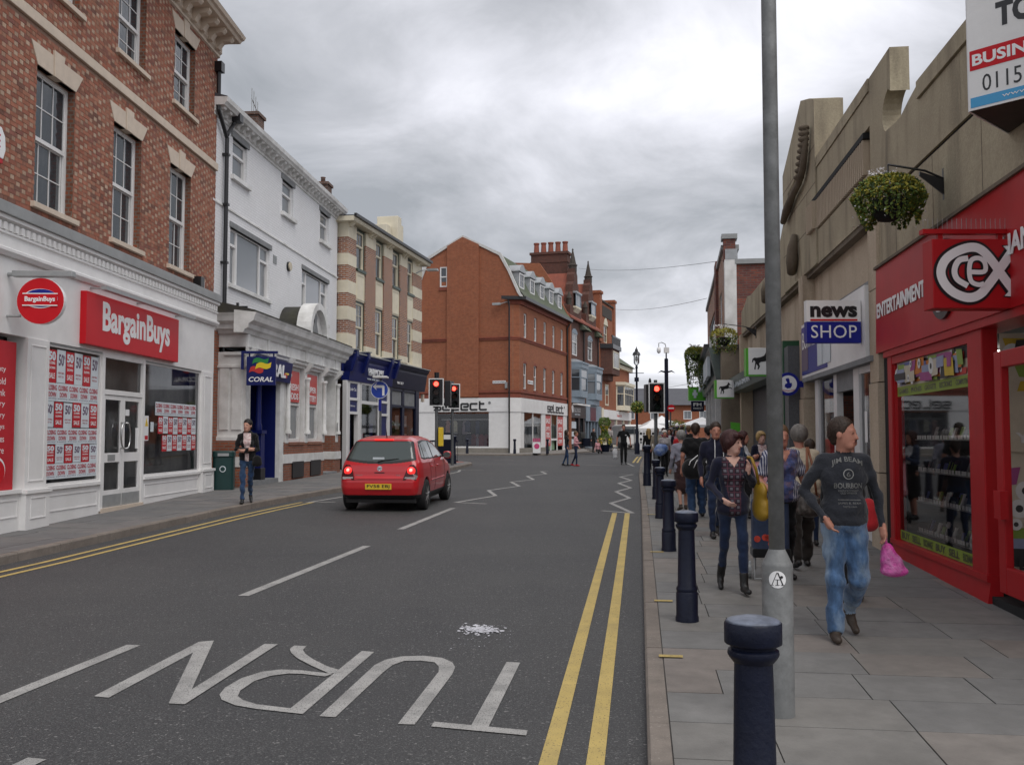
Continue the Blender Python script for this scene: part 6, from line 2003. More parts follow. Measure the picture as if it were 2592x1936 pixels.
# ------------------------------------------------------------------ street furniture
M['navy_iron'] = mat('navy_cast_iron', (.005, .0075, .021), .45, .2, 8, .3, 3., (.012, .015, .03), .003, 40., spec=.28)
M['galv'] = mat('galvanised_steel', (.20, .205, .205), .6, .3, 9, .6, 2.2, (.115, .118, .115), .002, 40., metal=.2)
M['worn_top'] = mat('worn_bollard_top', (.15, .17, .22), .45, .45, 14, .7, 6, (.015, .02, .04))
BOL = [(.098, 0), (.098, .03), (.092, .05), (.092, .235), (.086, .25), (.09, .262), (.09, .28), (.078, .3), (.07, .7), (.068, .775), (.072, .772), (.086, .79), (.092, .802), (.09, .815), (.08, .822), (.082, .83), (.1, .838), (.1025, .842), (.1025, .908), (.099, .914)]


def bollard(x, y, z, label, s=1.0, group='navy bollards along the pavement edge'):
    t = thing('bollard', label, 'bollard', (x, y, z), random.uniform(0, 1), group)
    b = MB().lathe([(r, h) for r, h in BOL], n=20)
    o = b.build('post', M['navy_iron'], t, 'auto')
    MB().lathe([(.099, .914), (.09, .922), (.05, .932), (.0, .935)], n=20).build('cap', M['worn_top'], t, True)
    t.scale = (s, s, s)
    return t


bl = [(.90, 3.66, 'navy cast iron bollard with worn grey top in front of the tall lamp column', 1.04), (1.49, 8.33, 'navy cast iron bollard beside the checked blouse woman', 1), (2.05, 12.75, 'navy bollard next beyond the one beside the checked blouse woman', 1),
      (2.59, 17.0, 'navy bollard just in front of the old woman in a brown skirt', .955), (3.13, 21.12, 'navy bollard under the blue carrier bag', .92), (3.60, 25.9, 'tall navy bollard at the bend of the kerb', 1.155)]
for x, y, lb, s in bl:
    bollard(x, y, gz(y) + HR, lb, s)
for x, y, lb in ((.17, 61.2, 'navy bollard by the drainpipe corner of the clothes shop'), (2.25, 61.6, 'navy bollard by the sale banner doorway'), (-2.86, 61.9, 'navy bollard before the clothes shop window')):
    bollard(x, y, gz(y) + .1, lb, 1.0, 'bollards by the clothes shop')

lp = thing('lamp_column', 'tall galvanised steel lamp column with round white sticker on its base', 'lamp post', (1.55, 5.71, gz(5.71) + HR))
MB().lathe([(.089, -.02), (.089, .855), (.087, .868), (.08, .878), (.077, .885), (.047, .95)], n=28).build('base', M['galv'], lp, 'auto')
MB().lathe([(.0455, .94), (.0445, 4), (.041, 8.5)], n=24).build('shaft', M['galv'], lp, True)
simple(lp, 'lamp_head', M['grey_metal'], (-.1, .1, -.9, .1, 8.5, 8.62))
MB().lathe([(.008, 0), (.008, .006)], (0, 0, 0), 8).build('bolt', M['black'], lp, loc=(0, -.0885, .80), rot=(R_(90), 0, 0))


def wrap(o, r, a0, z0):
    me = o.data
    for v in me.vertices:
        a = v.co.x / r
        rr = r - v.co.y
        v.co = (rr * math.sin(a + a0), -rr * math.cos(a + a0), v.co.z + z0)
    o.location = (0, 0, 0)


mb = MB()
n = 24
for i in range(n):
    for j in range(6):
        a, b = 6.2832 * i / n, 6.2832 * (i + 1) / n
        q, p = .049 * j / 6, .049 * (j + 1) / 6
        mb.add([(q * math.cos(a), -.0015, q * math.sin(a)), (p * math.cos(a), -.0015, p * math.sin(a)), (p * math.cos(b), -.0015, p * math.sin(b)), (q * math.cos(b), -.0015, q * math.sin(b))], [(0, 1, 2, 3)])
st = mb.build('sticker', M['white_sign'], lp)
wrap(st, .089, -.26, .785)
for pts, w_ in (([(-.03, -.03), (-.002, .04)], .004), ([(.03, -.03), (.002, .04)], .007), ([(-.014, .0), (.014, .0)], .003), ([(0, .0), (0, -.03)], .005), ([(-.037, -.031), (-.02, -.031)], .003), ([(.018, -.031), (.04, -.031)], .003), ([(-.012, -.031), (.012, -.031)], .003)):
    mb = MB()
    a, b = Vector(pts[0]), Vector(pts[1])
    d = (b - a).normalized()
    q = Vector((-d.y, d.x)) * w_ / 2
    mb.add([(p.x, -.003 - .0003 * len(st.children), p.y) for p in (a + q, a - q, b - q, b + q)], [(0, 1, 2, 3)])
    l_ = mb.build('sticker_mark', M['black'], st)
    wrap(l_, .089, -.26, .785)


def signal(name, loc, rz, label, zb, extra=None, h=1.04, wd=.56, pole=True):
    t = thing(name, label, 'traffic light', loc, rz, 'red traffic lights')
    if pole:
        MB().cyl((0, .12, -.1), (0, .12, zb + h + .1), .06, n=14).build('pole', M['grey_pole'], t, 'auto')
    bd = simple(t, 'backing_board', M['black'], (-wd / 2, wd / 2, -.02, .02, zb, zb + h), bev=.02)
    mb = MB()
    e = .035
    for q in ((-wd / 2, wd / 2, zb, zb + e), (-wd / 2, wd / 2, zb + h - e, zb + h), (-wd / 2, -wd / 2 + e, zb + e, zb + h - e), (wd / 2 - e, wd / 2, zb + e, zb + h - e)):
        mb.box(q[0], q[1], -.03, -.018, q[2], q[3])
    mb.build('white_border', M['white_sign'], bd)
    simple(t, 'housing', M['black'], (-.15, .15, -.02, .22, zb + .05, zb + h - .05), bev=.02)
    for k, m in enumerate(('lens_green', 'lens_amber', 'lens_red')):
        z = zb + h * (.2 + .3 * k)
        l_ = MB().disc((0, z), .1, -.05, -.02, 20).build('lens', M[m], t)
        hd = MB()
        for i in range(16):
            a, b = R_(-20) + R_(220) * i / 16, R_(-20) + R_(220) * (i + 1) / 16
            hd.add([(.12 * math.cos(a), -.02, z + .12 * math.sin(a)), (.12 * math.cos(b), -.02, z + .12 * math.sin(b)), (.12 * math.cos(b), -.18, z + .12 * math.sin(b)), (.12 * math.cos(a), -.18, z + .12 * math.sin(a))], [(0, 1, 2, 3)])
        hd.build('visor', M['black'], l_)
        if k == 2:
            mb = MB()
            for i in range(19):
                rr, a = (0, 0) if i == 0 else (.038, i * 1.047) if i < 7 else (.07, i * .5236)
                mb.disc((rr * math.cos(a), z + rr * math.sin(a)), .011, -.054, -.05, 8)
            mb.build('lit_dots', M['lens_hot'], l_)
    return t


M['grey_pole'] = mat('grey_pole', (.10, .105, .11), .5, .15, 5)
M['lens_red'] = emit('red_lens_lit', (1, .03, .02), 1.6, (.3, .01, .01))
M['lens_hot'] = emit('red_lens_centre', (1, .25, .15), 3.0, (.5, .05, .03))
M['lens_amber'] = mat('amber_lens_off', (.035, .012, .006), .25, .1, 9)
M['lens_green'] = mat('green_lens_off', (.006, .014, .012), .25, .1, 9)
s1 = signal('traffic_light', (4.93, 33, gz(33) + HR), R_(6), 'traffic light showing red above the queue of shoppers', 2.06)
simple(s1, 'side_housing', M['black'], (-.36, -.26, .0, .35, 2.1, 3.05), bev=.02)
MB().lathe([(.05, 0), (.05, .08), (.02, .16)], (-.2, .1, 3.1), 8).build('cap', M['black'], s1)
s2 = signal('traffic_light', (-2.82, 36, gz(36) + HL), R_(-3), 'traffic light showing red, nearer the striped building', 2.33)
simple(s2, 'push_button_box', M['yellow'], (.08, .26, -.02, .2, .85, 1.55), bev=.02)
simple(s2, 'rear_housing', M['black'], (.27, .5, .2, .6, 2.35, 3.3), bev=.02)
MB().cyl((0, .12, 3.4), (0, .12, 3.6), .09, n=10).build('sensor', M['black'], s2)
s3 = signal('traffic_light', (-2.42, 40, gz(40) + HL), R_(24), 'traffic light showing red, turned towards the crossing', 2.33)
# keep-left style turn sign
sg = thing('turn_left_sign', 'round blue turn left arrow sign on grey post', 'road sign', (-4.52, 33, gz(33) + HL))
MB().cyl((.03, .04, 0), (.03, .04, 3.35), .04, n=12).build('post', M['grey_pole'], sg, 'auto')
d_ = MB().disc((0, 2.82), .3, -.01, .02, 40).build('disc', mat('blue_sign_face', (.01, .05, .38), .35, .05, 5), sg)
MB().prism(ring((0, 2.82), .3, .3, .014, 0, 0, 0, 6.2832, 40), -.014, -.009).build('border', M['white_sign'], d_)
MB().prism([(-.235, 2.93), (-.09, 3.06), (-.13, 2.975), (.13, 2.975), (.17, 2.94), (.17, 2.62), (.09, 2.62), (.09, 2.885), (-.13, 2.885), (-.09, 2.8)], -.014, -.01).build('arrow', M['white_sign'], d_)
simple(sg, 'lamp', M['white_old'], (-.2, .3, -.35, .1, 3.2, 3.27), bev=.02)
simple(sg, 'plate', M['blue_mark'], (-.03, .07, -.02, 0, 2.1, 2.5))
# guard rail with heavy corner post
gr = thing('guard_rail', 'dark pedestrian guard rail beside the crossing', 'railing', (-3.2, 41.4, gz(41.4) + HL), R_(4))
mb = MB().box(-.9, .9, -.02, .02, .95, 1.02).box(-.9, .9, -.02, .02, .12, .17)
mb.build('rail', M['navy_iron'], gr)
for k in range(19):
    ubox('bar', 'rail_bar', M['navy_iron'], gr, (-.87 + k * .097, 0, .56), (.016, .016, .78))
bollard(-2.52, 41.8, gz(41.8) + HL, 'heavy navy post at the end of the guard rail', 1.3, 'bollards by the crossing')
cab = thing('control_cabinet', 'dark navy control cabinet behind the guard rail', 'cabinet', (-2.95, 42.6, gz(42.6) + HL))
simple(cab, 'body', M['navy_iron'], (-.35, .35, 0, .4, 0, 1.35), bev=.02)
simple(cab, 'notice', M['white_sign'], (-.05, .25, -.01, 0, 1.05, 1.25))
# litter bin
bn = thing('litter_bin', 'dark green litter bin standing between the discount shop and the betting shop', 'bin', (-7.0, 23.6, gz(23.6) + HL), R_(10))
M['bin_green'] = mat('bin_green', (.008, .04, .038), .4, .12, 6)
MB().prismz([(.25 * math.copysign(abs(math.cos(t)) ** .35, math.cos(t)), .25 * math.copysign(abs(math.sin(t)) ** .35, math.sin(t))) for t in np.linspace(0, 6.283, 28, endpoint=False)], 0, .78).build('body', M['bin_green'], bn, 'auto')
MB().prismz([(.265 * math.copysign(abs(math.cos(t)) ** .35, math.cos(t)), .265 * math.copysign(abs(math.sin(t)) ** .35, math.sin(t))) for t in np.linspace(0, 6.283, 28, endpoint=False)], .78, .93).build('hood', M['bin_green'], bn, 'auto', bev=.02)
simple(bn, 'slot', M['grey_metal'], (-.12, .14, -.28, -.2, .81, .88))
MB().disc((0, .5), .075, -.262, -.25, 20).build('mark', M['pale_print'], bn)
MB().disc((0, .5), .055, -.265, -.262, 20).build('mark_core', M['bin_green'], bn)
# far lamp standard, camera pole, no entry sign
ls = thing('heritage_lamp', 'black Victorian style lantern lamp post far along the street', 'lamp post', (7.74, 60, gz(60) + .1))
MB().lathe([(.16, 0), (.16, .6), (.11, .75), (.1, 1.4), (.075, 1.5), (.06, 5.3), (.09, 5.35), (.04, 5.55)], n=14).build('column', M['navy_iron'], ls, 'auto')
MB().box(-.45, .45, -.02, .02, 5.0, 5.04).lathe([(.14, 4.5), (.14, 4.75)], n=10).build('ladder_bar', M['navy_iron'], ls)
MB().lathe([(.09, 5.6), (.2, 6.15)], n=8).build('lantern_glass', glass('lantern_glass', trans=.8), ls)
mb = MB()
for k in range(4):
    a = k * 1.571 + .78
    mb.tube([(.05 * math.cos(a), .05 * math.sin(a), 5.5), (.2 * math.cos(a), .2 * math.sin(a), 5.65), (.2 * math.cos(a), .2 * math.sin(a), 6.2)], .018, 5)
mb.lathe([(.26, 6.15), (.2, 6.3), (.1, 6.38), (.1, 6.46), (.03, 6.6), (.0, 6.72)], n=12)
mb.build('lantern_frame', M['black'], ls)
MB().lathe([(.0, 5.7), (.09, 5.85), (.07, 6.05), (0, 6.12)], n=10).build('bulb', M['white_sign'], ls, True)
cc = thing('camera_pole', 'tall navy pole carrying a white dome camera and box', 'camera pole', (8.79, 55, gz(55) + .08))
MB().lathe([(.11, 0), (.11, 5.55), (.04, 5.6), (.04, 6.0)], n=14).build('column', M['navy_iron'], cc, 'auto')
simple(cc, 'camera_box', M['white'], (-.12, .16, -.1, .1, 5.9, 6.2))
MB().tube([(0, 0, 6.1), (-.05, 0, 6.4), (-.25, 0, 6.5), (-.42, 0, 6.45), (-.42, 0, 6.2)], .025, 6).build('camera_arm', M['grey_metal'], cc)
MB().lathe([(0, 5.85), (.1, 5.92), (.12, 6.05), (.1, 6.18), (.05, 6.22)], (-.42, 0, 0), 12).build('camera_dome', M['white'], cc, True)
for s in (-1, 1):
    MB().prism([(s * .06, 4.85), (s * .3, 4.9), (s * .5, 4.75), (s * .3, 4.82), (s * .06, 4.75)], -.03, .03).build('banner_arm', M['black'], cc)
ne = thing('no_entry_sign', 'red no entry sign with white bar beside the traffic light', 'road sign', (8.88, 54.2, gz(54.2) + .08))
MB().cyl((0, .1, 0), (0, .1, 2.9), .05, n=10).build('post', M['grey_pole'], ne)
d_ = MB().disc((.04, 2.72), .21, 0, .03, 26).build('disc', M['red_sign'], ne)
simple(d_, 'bar', M['white_sign'], (-.11, .19, -.006, 0, 2.69, 2.76))
# A-board, planters, flower tower
ab = thing('ice_cream_board', 'pink and white ice cream pavement board outside the clothes shop', 'sign', (1.55, 60.9, gz(60.9) + .1), R_(10))
simple(ab, 'panel', M['white_sign'], (-.24, .24, -.03, .03, .05, .75))
M['pink'] = mat('candy_pink', (.6, .07, .2), .5, .05, 5)
for k in range(5):
    simple(ab, 'pink_stripe', M['pink'], (-.24 + k * .1, -.18 + k * .1, -.035, .03, .75, .98))
MB().disc((0, .48), .17, -.035, -.03).build('pink_roundel', M['pink'], ab)
simple(ab, 'base', M['black'], (-.26, .26, -.1, .1, 0, .05))
ft = thing('flower_tower', 'tall tower planter of yellow flowers outside the gabled building', 'planter', (6.35, 66.5, gz(66.5) + .1), 0)
MB().lathe([(.3, 0), (.42, .5)], n=14).build('pot', M['navy_iron'], ft)
rnd = random.Random(31)
P0, P1 = [], []
for i in range(1500):
    z = rnd.random() ** .8 * 1.9
    rr = (.34 + .14 * math.sin(z * 5)) * (1 - .25 * z / 1.9) * rnd.uniform(.8, 1.15)
    a = rnd.uniform(0, 6.28)
    (P1 if (rnd.random() < .5 and (z < .55 or 1.0 < z < 1.35)) else P0).append((rr * math.cos(a), rr * math.sin(a), .45 + z))
leaves('foliage', P0, .07, M['leaf'], ft, rnd)
leaves('flowers', P1, .06, M['petal_y'], ft, rnd)
for k, (x, y, z, lb) in enumerate(((7.74, 59.7, 3.0, 'pale green flower basket strapped to the heritage lamp post'), (12.1, 71, 2.6, 'yellow flower ball beyond the white gazebo'))):
    t = thing('post_basket', lb, 'flower basket', (x, y, gz(y)), 0)
    P0, P1 = [], []
    for i in range(500):
        v = Vector((rnd.gauss(0, 1), rnd.gauss(0, 1), rnd.gauss(0, 1))).normalized() * rnd.uniform(.7, 1.05) * (.42 if k == 0 else .75)
        (P1 if rnd.random() < .3 else P0).append((v.x, v.y, v.z * .9 + z - .9 * k))
    leaves('foliage', P0, .08, M['leaf'], t, rnd)
    leaves('flowers', P1, .07, M['leaf_y'], t, rnd)
    MB().lathe([(.05, -.3), (.25, -.2), (.3, .1)], (0, 0, z - .9 * k), 10).build('bowl', M['coir'], t)
pl = thing('pavement_seat', 'black slatted planter seat outside the hair studio', 'bench', (5.15, 65.2, gz(65.2) + .1), R_(70))
simple(pl, 'box', M['navy_iron'], (-.5, .5, -.25, .25, .4, .95), bev=.02)
simple(pl, 'back', M['black'], (-.9, .3, .3, .4, .5, 1.35), bev=.02)
for k in range(4):
    simple(pl, 'slat', M['black'], (-.6, .6, -.3 + k * .16, -.2 + k * .16, .1 + k * .07, .14 + k * .07))
# overhead wires
for a, b in (((5.2, 75, 14.9), (8.1, 38, 8.7)), ((8.5, 80, 12.35), (9.0, 44.4, 8.15)), ((11, 98, 6.5), (9.8, 47, 4.6))):
    pts = [Vector(a).lerp(Vector(b), t) - Vector((0, 0, .25 * 4 * t * (1 - t))) for t in np.linspace(0, 1, 12)]
    MB().tube(pts, .012, 4).build('overhead_wire', M['grey_pole'], label=('upper' if a[2] > 13 else 'lower' if a[2] > 10 else 'distant low') + ' thin wire strung across the street', cat='wire')


# ------------------------------------------------------------------ smooth solids: distance field -> surface
class SDF:
    def __init__(s, lo, hi, h):
        s.lo, s.h = np.array(lo, float), h
        n = np.ceil((np.array(hi) - s.lo) / h).astype(int) + 1
        s.ax = [s.lo[i] + h * np.arange(n[i]) for i in range(3)]
        s.D = np.full(n, 9., np.float32)
        s.I = np.zeros(n, np.int8)

    def sub(s, lo, hi):
        sl = tuple(slice(max(0, int((lo[i] - s.lo[i]) / s.h)), max(0, int((hi[i] - s.lo[i]) / s.h) + 2)) for i in range(3))
        return sl, s.ax[0][sl[0]][:, None, None], s.ax[1][sl[1]][None, :, None], s.ax[2][sl[2]][None, None, :]

    def put(s, sl, d, mid, k):
        a = s.D[sl]
        d = d.astype(np.float32)
        s.I[sl] = np.where(d < a, mid, s.I[sl])
        if k > 0:
            h_ = np.clip(.5 + .5 * (a - d) / k, 0, 1)
            s.D[sl] = a * (1 - h_) + d * h_ - k * h_ * (1 - h_)
        else:
            s.D[sl] = np.minimum(a, d)

    def cap(s, p0, p1, r0, r1=None, mid=0, k=.02):
        r1 = r0 if r1 is None else r1
        p0, p1 = np.array(p0, float), np.array(p1, float)
        m = max(r0, r1) + k + 2 * s.h
        sl, X, Y, Z = s.sub(np.minimum(p0, p1) - m, np.maximum(p0, p1) + m)
        b = p1 - p0
        bb = float(b @ b) + 1e-9
        t = np.clip(((X - p0[0]) * b[0] + (Y - p0[1]) * b[1] + (Z - p0[2]) * b[2]) / bb, 0, 1)
        d = np.sqrt((X - p0[0] - t * b[0]) ** 2 + (Y - p0[1] - t * b[1]) ** 2 + (Z - p0[2] - t * b[2]) ** 2) - (r0 + (r1 - r0) * t)
        s.put(sl, d, mid, k)

    def ell(s, c, r, mid=0, k=.02, R=None, cut=False):
        c, r = np.array(c, float), np.array(r, float)
        m = r.max() + k + 2 * s.h
        sl, X, Y, Z = s.sub(c - m, c + m)
        x, y, z = X - c[0], Y - c[1], Z - c[2]
        if R is not None:
            x, y, z = [R[0][i] * x + R[1][i] * y + R[2][i] * z for i in range(3)]
        q = np.sqrt((x / r[0]) ** 2 + (y / r[1]) ** 2 + (z / r[2]) ** 2)
        q2 = np.sqrt((x / r[0] ** 2) ** 2 + (y / r[1] ** 2) ** 2 + (z / r[2] ** 2) ** 2) + 1e-6
        d = q * (q - 1) / q2
        if cut:
            s.D[sl] = np.maximum(s.D[sl], -d)
        else:
            s.put(sl, d, mid, k)

    def mesh(s):
        D = s.D
        sg = D < 0
        n = np.array(D.shape)
        cor = [(i, j, k) for i in (0, 1) for j in (0, 1) for k in (0, 1)]

        def C(A, c):
            return A[c[0]:n[0] - 1 + c[0], c[1]:n[1] - 1 + c[1], c[2]:n[2] - 1 + c[2]]
        cnt = sum(C(sg, c).astype(np.int8) for c in cor)
        act = (cnt > 0) & (cnt < 8)
        ii = np.argwhere(act)
        idx = np.full(act.shape, -1, np.int64)
        idx[act] = np.arange(len(ii))
        vals = [D[ii[:, 0] + c[0], ii[:, 1] + c[1], ii[:, 2] + c[2]] for c in cor]
        P = np.zeros((len(ii), 3))
        W = np.zeros(len(ii))
        for a in range(8):
            for b in range(a + 1, 8):
                dif = [abs(cor[a][q] - cor[b][q]) for q in range(3)]
                if sum(dif) != 1:
                    continue
                x, y = vals[a], vals[b]
                m = (x < 0) != (y < 0)
                t = np.where(m, x / np.where(m, x - y, 1), 0)
                pa, pb = np.array(cor[a], float), np.array(cor[b], float)
                P += np.where(m[:, None], pa + t[:, None] * (pb - pa), 0)
                W += m
        V = s.lo + s.h * (ii + P / W[:, None])
        lab = s.I[np.minimum(ii[:, 0], n[0] - 1), ii[:, 1], ii[:, 2]]
        F = []
        for ax in range(3):
            o1, o2 = [(1, 2), (2, 0), (0, 1)][ax]
            sl0 = [slice(None)] * 3
            sl0[ax] = slice(0, n[ax] - 1)
            sl1 = [slice(None)] * 3
            sl1[ax] = slice(1, n[ax])
            e = sg[tuple(sl0)] != sg[tuple(sl1)]
            q = np.argwhere(e)
            q = q[(q[:, o1] > 0) & (q[:, o2] > 0) & (q[:, o1] < n[o1] - 1) & (q[:, o2] < n[o2] - 1)]
            ins = sg[q[:, 0], q[:, 1], q[:, 2]]

            def cell(d1, d2):
                r = q.copy()
                r[:, o1] -= d1
                r[:, o2] -= d2
                return idx[r[:, 0], r[:, 1], r[:, 2]]
            f = np.stack([cell(1, 1), cell(0, 1), cell(0, 0), cell(1, 0)], 1)
            f[~ins] = f[~ins][:, ::-1]
            F.append(f)
        return V, np.concatenate(F), lab


def nmesh(name, V, F, mats, mi=None, smooth=True):
    me = bpy.data.meshes.new(name)
    me.vertices.add(len(V))
    me.vertices.foreach_set('co', np.asarray(V, np.float32).ravel())
    me.loops.add(len(F) * 4)
    me.loops.foreach_set('vertex_index', np.asarray(F, np.int32).ravel())
    me.polygons.add(len(F))
    me.polygons.foreach_set('loop_start', np.arange(len(F), dtype=np.int32) * 4)
    me.update(calc_edges=True)
    for m in mats:
        me.materials.append(m)
    if mi is not None:
        me.polygons.foreach_set('material_index', np.asarray(mi, np.int32))
    if smooth:
        me.polygons.foreach_set('use_smooth', np.ones(len(F), bool))
    me.validate()
    return me


def subset(V, F, mask):
    f = F[mask]
    u, inv = np.unique(f, return_inverse=True)
    return V[u], inv.reshape(f.shape)


def relax(V, F, it=2, lam=.5):
    for _ in range(it):
        S = np.zeros_like(V)
        Cn = np.zeros(len(V))
        for a in range(4):
            b = (a + 1) % 4
            np.add.at(S, F[:, a], V[F[:, b]])
            np.add.at(Cn, F[:, a], 1)
            np.add.at(S, F[:, b], V[F[:, a]])
            np.add.at(Cn, F[:, b], 1)
        V = V + lam * (S / np.maximum(Cn, 1)[:, None] - V)
    return V


def polysd(P, Y, Z):
    """signed distance to a 2D polygon on a grid"""
    d = np.full(np.broadcast(Y, Z).shape, 1e9)
    ins = np.zeros(d.shape, bool)
    n = len(P)
    for i in range(n):
        (ay, az), (by, bz) = P[i], P[(i + 1) % n]
        ey, ez = by - ay, bz - az
        t = np.clip(((Y - ay) * ey + (Z - az) * ez) / (ey * ey + ez * ez + 1e-12), 0, 1)
        d = np.minimum(d, (Y - ay - t * ey) ** 2 + (Z - az - t * ez) ** 2)
        c = ((az > Z) != (bz > Z)) & (Y < (by - ay) * (Z - az) / (bz - az + 1e-12) + ay)
        ins ^= c
    return np.where(ins, -1, 1) * np.sqrt(d)


# ------------------------------------------------------------------ the red hatchback
car = thing('hatchback_car', 'red five door hatchback seen from behind with its brake lights on', 'car', (-2.52, 19.62, gz(19.62)), R_(-6.2))
car.rotation_euler = (math.atan(.0165), 0, R_(-6.2))
M['car_red'] = mat('red_car_paint', (.50, .012, .018), .28, .03, 2, coat=.6)
M['car_glass'] = glass('car_glass', (.065, .08, .078), rough=.04)
M['rubber'] = mat('tyre_rubber', (.014, .014, .015), .8, .15, 10)
M['trim'] = mat('black_trim', (.012, .012, .013), .5, .1, 8)
M['chrome'] = mat('chrome', (.7, .7, .72), .12, .02, 5, metal=1)
M['brake'] = emit('brake_light', (1, .035, .03), 1.0, (.4, .01, .01))
M['brake_hot'] = emit('brake_light_centre', (1, .3, .25), 1.9, (.6, .1, .1))
PR = [(-.60, .27), (-.68, .33), (-.715, .46), (-.715, .60), (-.69, .66), (-.64, .70), (-.625, .80), (-.60, .90), (-.555, .985), (-.47, 1.10), (-.36, 1.24), (-.26, 1.36), (-.235, 1.405), (-.12, 1.425), (.15, 1.455), (.6, 1.47), (1.0, 1.455), (1.35, 1.41), (1.62, 1.31), (2.05, 1.09), (2.28, .97), (2.5, .925), (2.85, .84), (3.08, .73), (3.17, .6), (3.2, .45), (3.12, .28), (2.9, .2), (-.4, .2)]
hc = .0135
cs = SDF((-.9, -.82, .12), (.9, 3.3, 1.56), hc)
Xc, Yc, Zc = cs.ax[0][:, None, None], cs.ax[1][None, :, None], cs.ax[2][None, None, :]
dp = polysd(PR, cs.ax[1][:, None], cs.ax[2][None, :])[None]
wz = np.interp(cs.ax[2], [.15, .3, .5, .66, .82, .95, 1.0, 1.2, 1.36, 1.48], [.74, .79, .822, .826, .815, .79, .765, .685, .615, .52])[None, None, :]
wy = np.interp(cs.ax[1], [-.75, -.6, -.3, .5, 1.6, 2.5, 3.0, 3.25], [.90, .945, .985, 1., 1., .985, .93, .82])[None, :, None]
dw = (np.abs(Xc) - wz * wy)
k_ = .13
hh = np.clip(.5 - .5 * (dw - dp) / k_, 0, 1)
Dc = dw * (1 - hh) + dp * hh + k_ * hh * (1 - hh)
for yw in (0., 2.46):
    ca = np.sqrt((Yc - yw) ** 2 + (Zc - .31) ** 2) - .345
    ca = np.maximum(ca, .52 - np.abs(Xc))
    Dc = np.maximum(Dc, -ca)
cs.D = Dc.astype(np.float32)
V, F, _ = cs.mesh()
V = relax(V, F, 2)
fc = V[F].mean(1)
nr = np.cross(V[F[:, 2]] - V[F[:, 0]], V[F[:, 3]] - V[F[:, 1]])
nr /= np.linalg.norm(nr, axis=1)[:, None] + 1e-9
x, y, z = fc.T
ax_ = np.abs(x)


def inpoly(P, a, b):
    return polysd(P, a, b) < 0


lab = np.zeros(len(F), int)                       # 0 paint
lab[(z < .335)] = 1                               # black lower edge
arch = ((np.hypot(y, z - .31) < .352) | (np.hypot(y - 2.46, z - .31) < .352)) & (ax_ < .80) & (nr[:, 2] < .3) & (np.abs(nr[:, 0]) < .7)
lab[arch] = 1
SW = [(-.21, 1.03), (-.03, 1.0), (2.02, .985), (1.78, 1.12), (1.42, 1.30), (1.1, 1.365), (.5, 1.385), (.06, 1.36), (-.08, 1.27)]
side = (np.abs(nr[:, 0]) > .45) & inpoly(SW, y, z)
lab[side] = 2                                     # window surround
for q, P_ in ((3, [(-.13, 1.045), (.04, 1.035), (.16, 1.32), (.06, 1.31)]), (4, [(.1, 1.03), (.86, 1.02), (.9, 1.35), (.5, 1.352), (.22, 1.325)]), (5, [(.95, 1.02), (1.9, 1.012), (1.68, 1.14), (1.36, 1.28), (1.0, 1.342)])):
    lab[side & inpoly(P_, y, z)] = q
rear = (y < -.12) & (nr[:, 1] < -.25) & (z > .93) & (z < 1.372)
zb = .985 - .055 * (1 - (x / .62) ** 2)
lab[rear & (z > zb) & (ax_ < .715 - .32 * (z - .98))] = 2
lab[rear & (z > zb + .05) & (z < 1.355) & (ax_ < .665 - .32 * (z - .98))] = 6
lab[(y > 1.5) & (nr[:, 1] > .25) & (z > 1.0) & (z < 1.36) & (ax_ < .62) & (lab == 0)] = 7
nm = {0: ('body', 'car_red'), 1: ('lower_trim', 'trim'), 2: ('window_seal', 'trim'), 3: ('quarter_window', 'car_glass'), 4: ('door_window', 'car_glass'), 5: ('door_window', 'car_glass'), 6: ('rear_window', 'car_glass'), 7: ('windscreen', 'car_glass')}
for q, (a, b) in nm.items():
    for sd_ in ((0,) if q in (0, 1, 6, 7) else (-1, 1)):
        mk_ = (lab == q) if sd_ == 0 else (lab == q) & (np.sign(x) == sd_)
        if q == 2 and sd_ == 1:
            pass
        if mk_.any():
            v_, f_ = subset(V, F, mk_)
            obj(a, nmesh(a, v_, f_, [M[b]]), car)
bvh = BVHTree.FromPolygons([Vector(v) for v in V], [tuple(f) for f in F])


def rear_y(x, z):
    h_ = bvh.ray_cast(Vector((x, -2, z)), Vector((0, 1, 0)))
    return h_[0].y if h_[0] else -.7


for s in (-1, 1):
    mb = MB()
    pts = [(.48, .63), (.735, .63), (.76, .7), (.74, .84), (.68, .92), (.60, .915), (.54, .82)]
    V2 = []
    for a, b in pts:
        V2.append((s * a, rear_y(s * a * .97, b) - .006, b))
    c_ = (s * .64, rear_y(s * .62, .77) - .014, .77)
    mb.add(V2 + [c_], [(i, (i + 1) % 7, 7) if s < 0 else ((i + 1) % 7, i, 7) for i in range(7)])
    cl_ = mb.build('tail_light', mat('dark_red_cluster', (.05, .006, .008), .25, .05, 5), car)
    cx, cz_ = s * .632, .80
    yy = min(rear_y(cx, cz_), rear_y(cx * .9, cz_)) + .02
    MB().lathe([(.0, .035), (.05, .03), (.078, .012), (.088, -.03)][::-1], n=22).build('lens', M['brake'], cl_, True, loc=(cx, yy - .02, cz_), rot=(R_(82), 0, R_(10 * s)))
    MB().lathe([(.0, .052), (.025, .047), (.042, .03)][::-1], n=14).build('lit_core', M['brake_hot'], cl_, True, loc=(cx - .01 * s, yy - .012, cz_ + .012), rot=(R_(82), 0, R_(10 * s)))
    yy = rear_y(s * .6, .665)
    MB().prism([(s * .5, .635), (s * .72, .64), (s * .72, .685), (s * .52, .685)], yy - .012, yy + .05).build('reversing_light', mat('clear_lens', (.45, .42, .42), .2, .05, 5), cl_)
zz_ = 1.408
MB().box(-.19, .19, -.27, -.2, 1.39, 1.415).build('high_brake_light', M['brake'], car)
